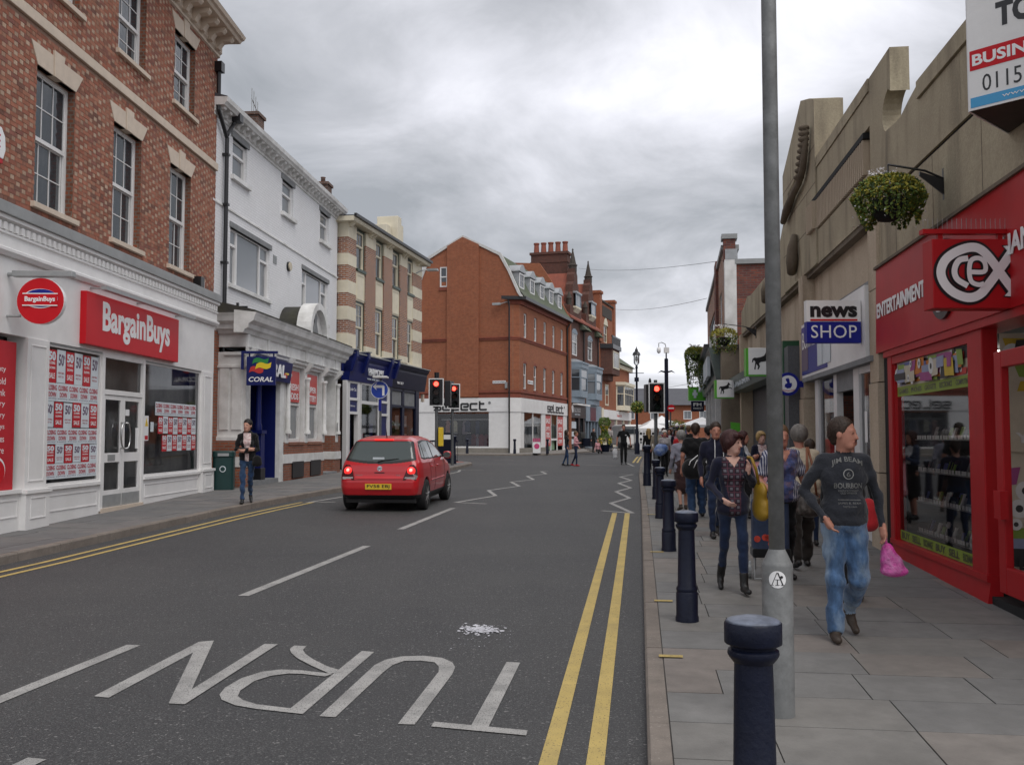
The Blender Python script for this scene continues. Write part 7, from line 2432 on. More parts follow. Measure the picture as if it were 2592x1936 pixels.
yp_ = rear_y(0, .5)
o = MB().box(-.26, .26, yp_ - .018, yp_ + .03, .445, .555).build('number_plate', mat('yellow_plate', (.72, .5, .03), .4, .04, 5), car)
text('FV58 EBJ', M['black'], o, -.225, .462, .45, .076, yp_ - .0185, .002, bold=.012)
yb_ = rear_y(0, .84)
o = MB().lathe([(.0, .012), (.048, .01), (.052, 0)][::-1], n=24).build('badge', M['chrome'], car, 'auto', loc=(0, yb_ + .002, .845), rot=(R_(84), 0, 0))
mb = MB()
for a, b in (((-.032, .03), (-.012, -.004)), ((-.012, -.004), (0, .018)), ((0, .018), (.012, -.004)), ((.012, -.004), (.032, .03)), ((-.04, .012), (-.018, -.038)), ((-.018, -.038), (0, -.004)), ((0, -.004), (.018, -.038)), ((.018, -.038), (.04, .012))):
    mb.tube([(a[0], a[1], .014), (b[0], b[1], .014)], .0045, 4)
mb.build('badge_letters', M['trim'], o)
text('POLO', M['chrome'], car, -.47, .70, .13, .03, rear_y(-.4, .71) - .001, .003)
text('TDI', M['chrome'], car, .33, .70, .08, .03, rear_y(.37, .71) - .001, .003)
MB().box(-.1, .1, rear_y(0, .76) - .004, rear_y(0, .76) + .02, .755, .775).build('boot_handle', M['trim'], car)
MB().tube([(-.05, rear_y(-.05, .99) - .02, .975), (.05, rear_y(0, 1.01) - .02, 1.0), (.36, rear_y(.36, 1.03) - .012, 1.035)], [.016, .012, .006], 6).build('wiper', M['trim'], car)
MB().box(-.16, .07, rear_y(0, 1.03) - .006, rear_y(0, 1.03) + .0, 1.02, 1.06).build('window_sticker', M['pale_print'], car)
MB().tube([(0, -.02, 1.44), (-.0, -.1, 1.62), (0, -.2, 1.78)], [.012, .005, .003], 5).build('aerial', M['trim'], car)
yg = rear_y(0, .615)
for zz_, x1 in ((.625, .80),):
    mb = MB()
    pts = [(xx, rear_y(xx, .62) - .0015, .622) for xx in np.linspace(-.74, .74, 19)]
    mb.tube(pts, .004, 4)
    mb.build('bumper_seam', M['trim'], car)
pts = [(-.5, .70), (-.47, .655), (-.4, .645), (.4, .645), (.47, .655), (.5, .70)]
MB().tube([(a, rear_y(a, b) - .001, b) for a, b in pts], .004, 4).build('tailgate_seam', M['trim'], car)


def side_x(y, z, s):
    h_ = bvh.ray_cast(Vector((s * 2, y, z)), Vector((-s, 0, 0)))
    return h_[0].x if h_[0] else s * .8


for s in (-1, 1):
    MB().tube([(side_x(yy, .57, s) + s * .004, yy, .57) for yy in np.linspace(.42, 1.95, 12)], .013, 6).build('rub_strip', M['car_red'], car)
    for y0, pts in ((0, [(.36, .4), (.42, .7), (.34, .98)]), (1, [(.92, .36), (.93, .7), (.91, 1.0)]), (2, [(1.98, .42), (2.0, .7), (1.98, .98)])):
        pts = smooth_path([(a, b) for a, b in pts], 5)
        MB().tube([(side_x(a, b, s), a, b) for a, b in pts], .0045, 4).build('door_seam', M['trim'], car)
    for yy in (.5, 1.1):
        MB().tube([(side_x(yy, .84, s) + s * .003, yy, .84), (side_x(yy + .1, .845, s) + s * .02, yy + .08, .845), (side_x(yy + .16, .84, s) + s * .003, yy + .17, .84)], .013, 6).build('door_handle', M['car_red'], car)
    mr = MB()
    mr.lathe([(0, -.09), (.06, -.075), (.075, 0), (.06, .075), (0, .09)], n=14)
    mr.tf(Matrix.Translation((s * .90, 1.86, 1.03)) @ Matrix.Diagonal((1.25, .75, .95, 1)))
    o = mr.build('door_mirror', M['car_red'], car, True)
    MB().disc((s * .90, 1.03), .066, 1.80, 1.81, 16, sx=1.25).build('mirror_glass', M['car_glass'], o)
    simple(o, 'mirror_stalk', M['trim'], (min(s * .76, s * .86), max(s * .76, s * .86), 1.84, 1.9, .985, 1.02))
    for yw in (0., 2.46):
        wl = MB()
        wl.lathe([(.2, -.095), (.27, -.1), (.298, -.085), (.305, -.05), (.305, .05), (.298, .085), (.27, .1), (.2, .095)], n=32)
        wl.tf(Matrix.Translation((s * .735, yw, .305)) @ Matrix.Rotation(R_(90), 4, 'Y'))
        wo = wl.build('wheel', M['rubber'], car, 'auto')
        rm = MB()
        rm.lathe([(.2, -.02), (.205, .0), (.2, .02)], n=24)
        for i in range(7):
            a = i * 6.2832 / 7
            rm.cyl((.03 * math.cos(a), .03 * math.sin(a), .03), (.19 * math.cos(a), .19 * math.sin(a), .02), .024, .018, 6)
        rm.lathe([(.05, 0), (.05, .045), (.03, .05)], n=14)
        for a in range(24):
            pass
        rm.tf(Matrix.Translation((s * .795, yw, .305)) @ Matrix.Rotation(R_(90) * s, 4, 'Y'))
        rm.build('rim', mat('alloy', (.5, .5, .5), .3, .05, 5, metal=.9) if 'alloy' not in bpy.data.materials else bpy.data.materials['alloy'], wo, 'auto')
        dk = MB().cyl((s * .735, yw, .305), (s * .775, yw, .305), .2, n=20)
        dk.build('wheel_back', M['trim'], wo)
        tr = MB()
        n_ = 24
        o_ = [(.208 * math.cos(t), .208 * math.sin(t)) for t in np.linspace(0, 6.2832, n_, endpoint=False)]
        for i in range(n_):
            a, b = o_[i], o_[(i + 1) % n_]
            tr.add([(s * .80, yw + a[0], .305 + a[1]), (s * .80, yw + b[0], .305 + b[1]), (s * .80, yw + b[0] * .9, .305 + b[1] * .9), (s * .80, yw + a[0] * .9, .305 + a[1] * .9)], [(0, 1, 2, 3)])
        tr.build('rim_edge', bpy.data.materials['alloy'], wo)
simple(car, 'underbody', M['trim'], (-.7, .7, -.5, 3.0, .17, .3))
for x0 in (-.35, .35):
    MB().cyl((x0, .75, .55), (x0, .7, 1.12), .14, n=10).build('seat_back', M['trim'], car)


# ------------------------------------------------------------------ people
def cloth(name, c, rough=.9, **kw):
    a = dict(var=.18, vs_=9., bump=.006, bs=16., sheen=.2, spec=.2)
    a.update(kw)
    return mat(name, c, rough, **a)


SKIN = {'a': mat('skin_fair', (.50, .27, .20), .5, .08, 12, spec=.4), 'b': mat('skin_ruddy', (.44, .20, .14), .5, .1, 12, spec=.4), 'c': mat('skin_pale', (.56, .33, .26), .5, .08, 12, spec=.4)}
LIP = mat('lips', (.34, .11, .10), .5, 0)
EYE = mat('eyes', (.03, .02, .018), .3, 0)


def hairmat(name, c):
    return mat(name, c, .55, .4, 30., bump=.006, bs=40., scale=(1, 1, .25), spec=.4)


HAIR = {k: hairmat('hair_' + k, c) for k, c in {'brown': (.035, .02, .013), 'dark': (.012, .009, .008), 'auburn': (.045, .013, .012), 'grey': (.22, .21, .20), 'white': (.5, .48, .45), 'blonde': (.38, .25, .10), 'salt': (.16, .145, .13), 'light': (.12, .07, .035)}.items()}
M['shoe_black'] = mat('black_shoe', (.012, .012, .012), .45, .1, 9)
M['shoe_brown'] = mat('brown_shoe', (.05, .035, .025), .6, .1, 9)


def rotz(a):
    c, s = math.cos(a), math.sin(a)
    return np.array([[c, -s, 0], [s, c, 0], [0, 0, 1]])


def person(label, loc, face, H=1.7, h=.014, top=None, bottom=None, skin='a', hair=('short', 'brown'), shoe=None, legs=((8, 8, 2), (-8, 14, 2)), arms=None, yaw=0, nod=0, lean=0,
           sleeve='long', low='trousers', girth=1.0, inner=None, coat=0, loose=0, fem=False, group='shoppers on the right pavement', foot=None, hem=.93, collar=False):
    """one figure. face: heading in degrees, 0 looks towards -y. arms: ((elbow, wrist), (elbow, wrist)) right then left, in a 1.75 m frame; legs: (hip forward, knee, outward) right, left"""
    s = H / 1.75
    t = thing('person', label, 'person', loc, R_(face), group)
    sd = SDF((-.52, -.62, -.06), (.52, .62, 1.86), h / s)
    g = girth
    SK, TP, BT, SH, LP, EY, IN = 0, 1, 2, 3, 4, 5, 6
    k0 = .03
    # legs
    hipz = .90
    ends = []
    J = []
    for i, sg_ in ((0, -1), (1, 1)):
        a, kn, o_ = legs[i]
        hip = np.array([sg_ * .085 * (.97 + .1 * (g - 1)), 0, hipz])
        ar, kr = R_(a), R_(a - kn)
        knee = hip + .425 * np.array([sg_ * math.sin(R_(o_)), -math.sin(ar), -math.cos(ar)])
        ank = knee + .405 * np.array([sg_ * math.sin(R_(o_)) * .3, -math.sin(kr), -math.cos(kr)])
        fp = (foot[i] if foot else max(0, (kn - a) * .8))
        heel = ank + np.array([0, .045 * math.cos(R_(fp)) + .06 * math.sin(R_(fp)), -.05 * math.cos(R_(fp)) + .0])
        toe = ank + np.array([sg_ * .02, -.155 * math.cos(R_(fp)) + .03 * math.sin(R_(fp)), -.05 - .15 * math.sin(R_(fp))])
        J.append((hip, knee, ank, heel, toe))
        ends.append(min(heel[2], toe[2]) - .032)
    dz = -min(ends)
    up_ = np.array([0, 0, dz])
    for i in (0, 1):
        hip, knee, ank, heel, toe = [p + up_ for p in J[i]]
        tk = .078 * (g ** .6)
        if low == 'trousers':
            sd.cap(hip, knee, tk + loose * .6, .056 * g ** .4 + loose, BT, k0)
            sd.cap(knee, ank + np.array([0, 0, .02]), .056 * g ** .4 + loose, .040 + loose * 1.15, BT, k0)
        elif low == 'boots':
            sd.cap(hip, knee, tk, .054, BT, k0)
            sd.cap(knee, ank * .75 + knee * .25, .054, .043, BT, k0)
            sd.cap(ank * .72 + knee * .28, ank, .048, .044, SH, .01)
        else:
            sd.cap(hip, knee, .075, .05, SK, k0)
            sd.cap(knee, ank, .05, .032, SK, k0)
        sd.cap(heel, toe, .036, .030, SH, .012)
        sd.cap(ank, heel * .5 + toe * .5, .038, .034, SH, .02)
    if low == 'skirt':
        ctr = (J[0][1] + J[1][1]) / 2 + up_
        sd.cap((0, 0, .98 + dz), (ctr[0], ctr[1], .52 + dz), .15 * g, .17 * g, BT, .03)
    # torso
    ln = np.array([0, -math.sin(R_(lean)), 0])
    z = lambda v: v + dz
    lf = lambda v: ln * (v - .9)
    sw = .9 if fem else 1.0
    sd.ell(np.array([0, 0, z(.93)]), (.155 * g, .115 * g, .12), BT, .03)
    sd.ell(np.array([0, -.0, z(1.08)]) + lf(1.08), (.138 * g * (.92 if fem else 1), .105 * g, .17), TP, .04)
    sd.ell(np.array([0, .005, z(1.28)]) + lf(1.28), (.165 * g * sw, .112 * g, .19), TP, .05)
    if fem:
        for sg_ in (-1, 1):
            sd.ell(np.array([sg_ * .065, -.075 * g, z(1.26)]) + lf(1.26), (.06, .06, .06), TP, .04)
    sd.cap(np.array([-.135 * sw, .01, z(1.415)]) + lf(1.415), np.array([.135 * sw, .01, z(1.415)]) + lf(1.415), .062, None, TP, .05)
    if hem < .93:
        sd.ell(np.array([0, 0, z(hem + .15)]), (.172 * g, .13 * g, .155), TP, .02)
        sd.ell(np.array([0, 0, z(hem + .07)]), (.17 * g, .128 * g, .075), TP, .02)
    # neck and head
    nb = np.array([0, .015, z(1.45)]) + lf(1.45)
    hd = np.array([0, -.012, z(1.625)]) + lf(1.66)
    sd.cap(nb, hd + np.array([0, .012, -.05]), .056, .05, SK, .02)
    if collar:
        sd.cap(nb + np.array([-.03, 0, .0]), nb + np.array([.03, 0, .02]), .075, .07, TP, .02)
    Rh = rotz(R_(yaw)) @ np.array([[1, 0, 0], [0, math.cos(R_(nod)), -math.sin(R_(nod))], [0, math.sin(R_(nod)), math.cos(R_(nod))]])
    HS = 1.1
    W = lambda x, y, zz: hd + HS * (Rh @ np.array([x, y, zz]))
    sc3 = lambda r: tuple(HS * q for q in r)
    RT = Rh
    sd.ell(W(0, .014, .035), sc3((.073, .090, .088)), SK, .02, RT)
    sd.ell(W(0, -.022, -.03), sc3((.060, .066, .086)), SK, .03, RT)
    sd.cap(W(-.018, -.056, -.088), W(.018, -.056, -.088), .026, None, SK, .025)
    sd.cap(W(0, -.082, .012), W(0, -.101, -.03), .009, .014, SK, .012)
    sd.cap(W(-.032, -.070, .022), W(.032, -.070, .022), .014, None, SK, .015)
    for sg_ in (-1, 1):
        sd.ell(W(sg_ * .072, .008, -.012), (.011, .02, .031), SK, .008, RT)
        sd.ell(W(sg_ * .029, -.0775, .004), (.013, .008, .007), EY, .003, RT)
    sd.cap(W(-.019, -.083, -.060), W(.019, -.083, -.060), .0065, None, LP, .004)
    # arms
    dft = (((-.235, .03, 1.14), (-.25, -.06, .90)), ((.235, .03, 1.14), (.25, -.06, .90)))
    arms = arms or dft
    hands = []
    for i, sg_ in ((0, -1), (1, 1)):
        e_, w_ = arms[i][0], arms[i][1]
        sh_ = np.array([sg_ * .175 * sw, .01, z(1.405)]) + lf(1.4)
        e_ = np.array([e_[0] * (sw if abs(e_[0]) > .2 else 1), e_[1], z(e_[2])])
        w_ = np.array([w_[0], w_[1], z(w_[2])])
        ru = .05 * g ** .5
        if sleeve == 'long':
            sd.cap(sh_, e_, ru + .006, .043, TP, .025)
            sd.cap(e_, w_, .043, .033, TP, .02)
        elif sleeve == 'short':
            m_ = sh_ * .35 + e_ * .65
            sd.cap(e_, sh_, .039, .045, SK, .02)
            sd.cap(sh_, m_, ru + .01, ru + .008, TP, .02)
            sd.cap(e_, w_, .038, .026, SK, .02)
        else:
            sd.cap(sh_, e_, .048, .039, SK, .02)
            sd.cap(e_, w_, .038, .026, SK, .02)
        d = w_ - e_
        d /= np.linalg.norm(d) + 1e-9
        if len(arms[i]) > 2:
            d = np.array(arms[i][2], float)
            d /= np.linalg.norm(d)
        ax1 = np.cross(d, np.array([sg_ * 1., .25, 0.]))
        ax1 /= np.linalg.norm(ax1) + 1e-9
        nrm = np.cross(d, ax1)
        pm = w_ + d * .075
        sd.cap(w_, pm, .026, .03, SK, .012)
        sd.cap(w_ + ax1 * .016, pm + ax1 * .024, .02, .017, SK, .01)
        sd.cap(w_ - ax1 * .016, pm - ax1 * .024, .02, .017, SK, .01)
        curl = nrm * (.4 if (nrm[0] * sg_ < 0) else -.4)
        for q, L in ((-.028, .058), (-.0095, .07), (.0095, .074), (.028, .066)):
            f0 = pm + ax1 * q
            f1 = f0 + (d + curl * .5) * L * .6
            f2 = f1 + (d * .6 + curl * 1.3) * L * .6
            sd.cap(f0, f1, .0098, .009, SK, .004)
            sd.cap(f1, f2, .009, .008, SK, .003)
        th = w_ + d * .02 + ax1 * (.03 if d[2] < -.3 else -.03)
        sd.cap(w_ + d * .015, th + d * .02, .016, .012, SK, .008)
        sd.cap(th + d * .02, th + d * .055 + curl * .02, .011, .009, SK, .004)
        hands.append((pm + d * .03) * s)
    V, F, lb = sd.mesh()
    V = relax(V, F, 1, .4)
    if h < .0135:                                   # folds in the cloth
        rn = np.random.RandomState(len(label) * 7)
        fn = np.cross(V[F[:, 2]] - V[F[:, 0]], V[F[:, 3]] - V[F[:, 1]])
        vn = np.zeros_like(V)
        for q in range(4):
            np.add.at(vn, F[:, q], fn)
        vn /= np.linalg.norm(vn, axis=1)[:, None] + 1e-12
        f_ = np.zeros(len(V))
        for q in range(9):
            kv = rn.normal(0, 1, 3) * np.array([16, 16, 26])
            f_ += np.sin(V @ kv + rn.uniform(0, 6.28) + 1.5 * np.sin(V @ (kv[::-1] * .4)))
        amp = np.where(np.isin(lb, (TP, BT)), .0034, 0.) * (1.35 if low == 'trousers' else .9)
        V = V + vn * (amp * np.clip(f_, -2.2, 2.2))[:, None]
    fl = np.sort(lb[F], 1)[:, 1].astype(int)
    if inner is not None:
        fc = V[F].mean(1)
        wd = inner[1]
        m_ = (fl == TP) & (fc[:, 1] < -.02) & (np.abs(fc[:, 0]) < wd * (1 + .8 * np.clip((fc[:, 2] - dz - 1.15) / .3, -.4, .5))) & (fc[:, 2] > .8 + dz) & (fc[:, 2] < 1.47 + dz)
        # forearms crossing the chest keep the sleeve colour
        for i in (0, 1):
            e_, w_ = np.array(arms[i][0]), np.array(arms[i][1])
            e_, w_ = e_ + up_, w_ + up_
            b = w_ - e_
            tt = np.clip(((fc - e_) @ b) / (b @ b), 0, 1)
            m_ &= np.linalg.norm(fc - e_ - tt[:, None] * b, axis=1) > .058
        fl[m_] = IN
        if len(inner) > 2:                              # open neckline
            m_ = (fl == IN) & (fc[:, 2] > inner[2] + dz + np.abs(fc[:, 0]) * 1.3)
            fl[m_] = SK
    mats = [SKIN[skin], top, bottom or top, shoe or M['shoe_black'], LIP, EYE, inner[0] if inner else top]
    body = obj('body', nmesh('body', V * s, F, mats, fl), t)
    # hair
    st, hc_ = hair
    if st != 'bald':
        hs = SDF(hd - np.array([.2, .2, .42]), hd + np.array([.2, .2, .2]), max(h * .8, .007) / s)
        b = {'short': ((0, .018, .042), (.080, .097, .094)), 'crop': ((0, .018, .036), (.0785, .0965, .0935)), 'bob': ((0, .02, .03), (.094, .112, .105)), 'long': ((0, .02, .03), (.092, .108, .104)), 'curly': ((0, .02, .035), (.10, .115, .11)), 'tied': ((0, .018, .038), (.08, .098, .096))}[st]
        hs.ell(W(*b[0]), sc3(b[1]), 0, .02, RT)
        if st == 'bob':
            for sg_ in (-1, 1):
                hs.cap(W(sg_ * .075, .015, .0), W(sg_ * .07, .02, -.05), .034, .024, 0, .03)
            hs.cap(W(0, .06, -.02), W(0, .065, -.075), .055, .04, 0, .03)
            hs.cap(W(-.05, -.07, .075), W(.03, -.085, .06), .03, .026, 0, .02)
        if st == 'long':
            for sg_ in (-1, 1):
                hs.cap(W(sg_ * .07, .0, .0), W(sg_ * .085, -.015, -.24), .036, .03, 0, .03)
            hs.cap(W(0, .06, -.02), W(0, .075, -.26), .07, .06, 0, .03)
        if st == 'tied':
            hs.cap(W(0, .10, .02), W(0, .12, -.05), .035, .03, 0, .02)
        if st in ('short', 'crop'):
            hs.cap(W(0, .07, -.02), W(0, .06, -.055), .045, .035, 0, .03)
        cz_ = {'bob': -.04, 'long': -.03, 'crop': -.015}.get(st, -.036)
        hs.ell(W(0, -.10, cz_), sc3((.068 if st in ('bob', 'long') else .098, .092, .098)), cut=True, R=RT)
        if st in ('short', 'crop', 'tied'):
            for sg_ in (-1, 1):
                hs.ell(W(sg_ * .085, -.012, -.045), sc3((.035, .036, .05)), cut=True, R=RT)
        if (hs.D < 0).any():
            v2, f2, _ = hs.mesh()
            v2 = relax(v2, f2, 1, .4)
            rn = np.random.RandomState(len(label))
            v2 = v2 + rn.normal(0, .0014, v2.shape)
            obj('hair', nmesh('hair', v2 * s, f2, [HAIR[hc_]]), t)
    return t, body, hands


def checks(name, base, line, pale, sc_=28.):
    """woven check"""
    m, nt, b = newmat(name)
    co = vcoord(nt, 'Object')
    sp_ = N(nt, 'ShaderNodeSeparateXYZ')
    LK(nt, co, sp_.inputs[0])
    fs = []
    for k, off in ((0, 0.), (2, .3)):
        a = N(nt, 'ShaderNodeMath', operation='MULTIPLY', i={1: sc_})
        LK(nt, sp_.outputs[k], a.inputs[0])
        f = N(nt, 'ShaderNodeMath', operation='FRACT')
        LK(nt, a.outputs[0], f.inputs[0])
        fs.append(f.outputs[0])
    def band(o, lo_, hi_):
        return ramp(nt, o, [(lo_ - .03, 0.), (lo_, 1.), (hi_, 1.), (min(1, hi_ + .03), 0.)])
    pz = N(nt, 'ShaderNodeMath', operation='MULTIPLY')
    LK(nt, band(fs[0], .3, .7), pz.inputs[0])
    LK(nt, band(fs[1], .3, .7), pz.inputs[1])
    c = mixc(nt, band(fs[0], .88, .97), base, line)
    c = mixc(nt, band(fs[1], .88, .97), c, line)
    c = mixc(nt, pz.outputs[0], c, pale)
    LK(nt, c, b.inputs['Base Color'])
    b.inputs['Roughness'].default_value = .9
    return m


def stripes(name, a, c, sc_=60.):
    m, nt, b = newmat(name)
    w_ = N(nt, 'ShaderNodeTexWave', wave_type='BANDS', bands_direction='X', i={'Scale': sc_, 'Distortion': .5})
    LK(nt, vcoord(nt, 'Object'), w_.inputs['Vector'])
    LK(nt, mixc(nt, ramp(nt, w_.outputs[0], [(.4, 0.), (.6, 1.)]), a, c), b.inputs['Base Color'])
    b.inputs['Roughness'].default_value = .9
    return m


M['jeans'] = cloth('blue_jeans', (.06, .115, .215), var=.45, vs_=16, var2=1.0, vs2=4.5, tint=(.30, .38, .46), scale=(1, 1, .45), bump=.02, bs=14.)
M['jeans_dk'] = cloth('dark_jeans', (.012, .022, .055), var=.25, vs_=6, var2=.4, vs2=3., tint=(.035, .06, .12))
M['jeans_mid'] = cloth('mid_jeans', (.025, .055, .125), var=.3, vs_=6, var2=.5, vs2=3., tint=(.07, .12, .2))
M['sweat'] = cloth('charcoal_sweatshirt', (.024, .026, .033), bump=.03, bs=7.)
M['navyc'] = cloth('navy_cardigan', (.012, .013, .030))
M['blk'] = cloth('black_cloth', (.008, .008, .009))
M['plaid'] = checks('checked_blouse', (.022, .012, .02), (.10, .03, .05), (.12, .11, .13), 17.)
M['beige'] = cloth('cream_cable_knit', (.50, .43, .32), bump=.02, bs=14.)
M['greyc'] = cloth('grey_cardigan', (.24, .24, .29))
M['skirt'] = cloth('brown_skirt', (.045, .022, .022))
M['redc'] = cloth('red_coat', (.42, .02, .025))
M['maroon'] = cloth('maroon_top', (.20, .02, .05))
M['stonec'] = cloth('stone_jacket', (.42, .36, .28))
M['lilac'] = cloth('grey_striped_top', (.30, .28, .29))
M['denim'] = cloth('denim_jacket', (.03, .045, .085))
M['whitec'] = cloth('white_shirt', (.6, .6, .62))
M['blue_top'] = cloth('blue_patterned_top', (.06, .08, .20), var=.5, vs_=25., var2=.7, vs2=14., tint=(.25, .12, .07))
M['stripe'] = stripes('striped_sleeves', (.03, .035, .10), (.42, .42, .46), 14.)
M['pinkc'] = cloth('pink_top', (.60, .30, .33))
M['floral'] = cloth('floral_blouse', (.6, .52, .5), var2=.9, vs2=30., tint=(.35, .08, .10))
M['brownt'] = cloth('dark_brown_trousers', (.025, .02, .017))
M['shirt_chk'] = checks('checked_shirt', (.5, .48, .46), (.05, .04, .06), (.28, .18, .18), 14.)

GR = HR


def at_(x, y):
    return (x, y, gz(y) + HR)


# man in the sweatshirt
pm, bd_, hn = person('man in dark bourbon print sweatshirt and blue jeans striding past the red shop', at_(2.60, 7.62), -4, 1.71, .0075, M['sweat'], M['jeans'], 'b', ('crop', 'brown'), M['shoe_brown'],
                     ((6, 8, 1), (2, 46, 2)), (((-.30, .06, 1.16), (-.185, -.13, .965), (.45, -.15, -.8)), ((.27, .05, 1.14), (.285, -.03, .895))), yaw=58, nod=2, girth=1.12, loose=.018, foot=(0, 44), hem=.87)
bv = BVHTree.FromPolygons([v.co for v in bd_.data.vertices], [tuple(p.vertices) for p in bd_.data.polygons])
M['print'] = mat('faded_print', (.30, .30, .29), .9, .3, 60.)


def printed(parent, bv, s, cx, z, wd, ht, arc=None, bold=0.):
    o = text(s, M['print'], parent, 0, 0, wd, ht, 0, .001, bold=bold, arc=arc, name='shirt_print')
    for v in o.data.vertices:
        x_, z_ = v.co.x + cx - wd / 2, v.co.z + z
        h_ = bv.ray_cast(Vector((x_, -1, z_)), Vector((0, 1, 0)))
        v.co = (x_, (h_[0].y if h_[0] else -.12) - .003, z_)
    o.location = (0, 0, 0)


for s_, z_, wd, ht, ac_, bo in (('JIM BEAM', 1.335, .24, .05, .035, .02), ('BOURBON', 1.175, .22, .042, 0, .02), ('KENTUCKY STRAIGHT', 1.15, .16, .014, 0, 0), ('OLD WHISKEY', 1.132, .13, .014, 0, 0), ('------------------', 1.085, .17, .006, 0, 0), ('JAMES B. BEAM', 1.05, .17, .02, 0, 0), ('DISTILLING', 1.03, .1, .012, 0, 0), ('6', 1.265, .03, .036, 0, 0)):
    printed(pm, bv, s_, .01, z_, wd, ht, ac_, bo)
mb = MB()
mb.prism(ring((.01, 1.285), .04, .04, .006, 0, 0, 0, 6.2832, 24), -.001, 0)
o = mb.build('shirt_print', M['print'], pm)
for v in o.data.vertices:
    h_ = bv.ray_cast(Vector((v.co.x, -1, v.co.z)), Vector((0, 1, 0)))
    v.co.y = (h_[0].y if h_[0] else -.12) - .003
for i_, sx_ in enumerate((-.085, .015)):
    pass
# woman in the checked blouse
pw, bdw, hw = person('woman with dark red bob in navy cardigan, checked blouse and skinny jeans walking', at_(2.19, 9.65), -2, 1.57, .0085, M['navyc'], M['jeans_dk'], 'c', ('bob', 'auburn'), M['shoe_black'],
                     ((-12, 22, 0), (10, 6, 1)), (((-.27, .05, 1.16), (-.14, -.20, 1.0), (.6, -.5, -.35)), ((.26, .03, 1.17), (.13, -.17, 1.30), (.1, -.25, .8))), yaw=52, nod=4, fem=True, low='boots', inner=(M['plaid'], .092, 1.36), hem=.82, foot=(38, 0), girth=1.06)
# woman with the shopping trolley
pl_, bdl, hl = person('stout woman in striped and blue patterned top behind the lamp column', at_(2.90, 10.45), 4, 1.62, .011, M['stripe'], M['blk'], 'b', ('short', 'light'), None,
                      ((4, 6, 2), (-4, 8, 2)), (((-.29, .02, 1.12), (-.2, -.22, 1.0)), ((.30, .04, 1.12), (.30, -.08, .90))), girth=1.32, sleeve='short', inner=(M['blue_top'], .12, 1.34), fem=True, hem=.85)
# grey haired man in cable knit, seen from behind
person('grey haired man in cream cable knit sweater walking away', at_(3.36, 11.35), 176, 1.62, .011, M['beige'], M['brownt'], 'b', ('curly', 'salt'), None, ((10, 6, 1), (-12, 16, 1)), None, girth=1.5, loose=.02, hem=.86)
person('person in black jacket half hidden behind the sweatshirt man', at_(3.19, 9.2), 168, 1.6, .013, M['blk'], M['blk'], 'a', ('short', 'dark'), None, ((8, 6, 1), (-10, 16, 1)), girth=1.1)
person('brown haired child beyond the cream knit sweater', at_(4.05, 13.2), 180, 1.42, .016, M['navyc'], M['jeans_dk'], 'a', ('short', 'brown'))
person('man in navy hoodie with white cord walking behind the checked blouse woman', at_(2.98, 14.2), 6, 1.66, .013, M['navyc'], M['jeans_dk'], 'b', ('short', 'brown'), None, ((12, 10, 1), (-10, 22, 1)), None, girth=1.08, collar=True, yaw=-8)
pb_, bdb, hb = person('man in black t-shirt and jeans seen from behind with a holdall', at_(3.26, 17.2), 184, 1.62, .013, M['blk'], M['jeans_mid'], 'b', ('short', 'brown'), None, ((4, 5, 3), (-4, 8, 3)), (((-.26, .03, 1.14), (-.24, -.1, .93)), ((.27, .04, 1.14), (.28, -.0, .88))), girth=1.42, sleeve='short', loose=.025, yaw=-20, hem=.88)
person('old woman with grey hair in lilac grey cardigan and brown skirt', at_(3.24, 18.5), 186, 1.48, .013, M['greyc'], M['skirt'], 'a', ('curly', 'grey'), M['shoe_brown'], ((8, 8, 1), (-8, 12, 1)), None, low='skirt', girth=1.1, hem=.78, lean=4)
person('man in dark grey jacket to the right of the black t-shirt man', at_(4.1, 20.3), 178, 1.56, .016, M['blk'], M['jeans_dk'], 'b', ('short', 'dark'), girth=1.1)
person('woman with long dark red hair and denim jacket eating by the bank', at_(4.05, 17.0), 62, 1.49, .013, M['denim'], M['blk'], 'b', ('long', 'auburn'), None, ((3, 5, 1), (-3, 5, 1)), (((-.22, -.02, 1.13), (-.1, -.22, 1.22)), ((.22, .0, 1.12), (.08, -.2, 1.2))), inner=(M['whitec'], .08), fem=True, low='skirt')
person('blonde woman in navy jacket standing at the bank wall', at_(4.52, 17.6), 12, 1.48, .014, M['navyc'], M['blk'], 'c', ('bob', 'blonde'), None, inner=(M['floral'], .07), fem=True)
pc_, bdc, hcn = person('white haired woman in grey top carrying a blue carrier bag', at_(4.88, 31), 0, 1.45, .017, M['lilac'], M['blk'], 'b', ('curly', 'white'), None, ((8, 8, 1), (-6, 14, 1)), (((-.26, 0, 1.12), (-.16, -.22, .98)), ((.26, 0, 1.12), (.26, -.06, .9))), girth=1.2, fem=True)
person('brown haired woman in stone coloured jacket', at_(5.02, 33.6), 4, 1.53, .018, M['stonec'], M['blk'], 'b', ('short', 'light'), None, None or ((6, 8, 1), (-6, 12, 1)), girth=1.15, fem=True, hem=.8)
person('blonde haired shopper in red coat walking away', at_(4.72, 27.2), 178, 1.45, .017, M['redc'], M['brownt'], 'a', ('curly', 'blonde'), M['shoe_brown'], ((10, 8, 1), (-10, 16, 1)), girth=1.15, hem=.72)
person('woman in maroon top among the queue', at_(5.55, 35.5), 10, 1.54, .02, M['maroon'], M['blk'], 'b', ('short', 'auburn'), girth=1.15, fem=True)
person('dark long haired woman in pale scarf beside the maroon top', at_(6.0, 37.0), -8, 1.52, .02, M['maroon'], M['blk'], 'b', ('long', 'dark'), inner=(M['whitec'], .07), fem=True)
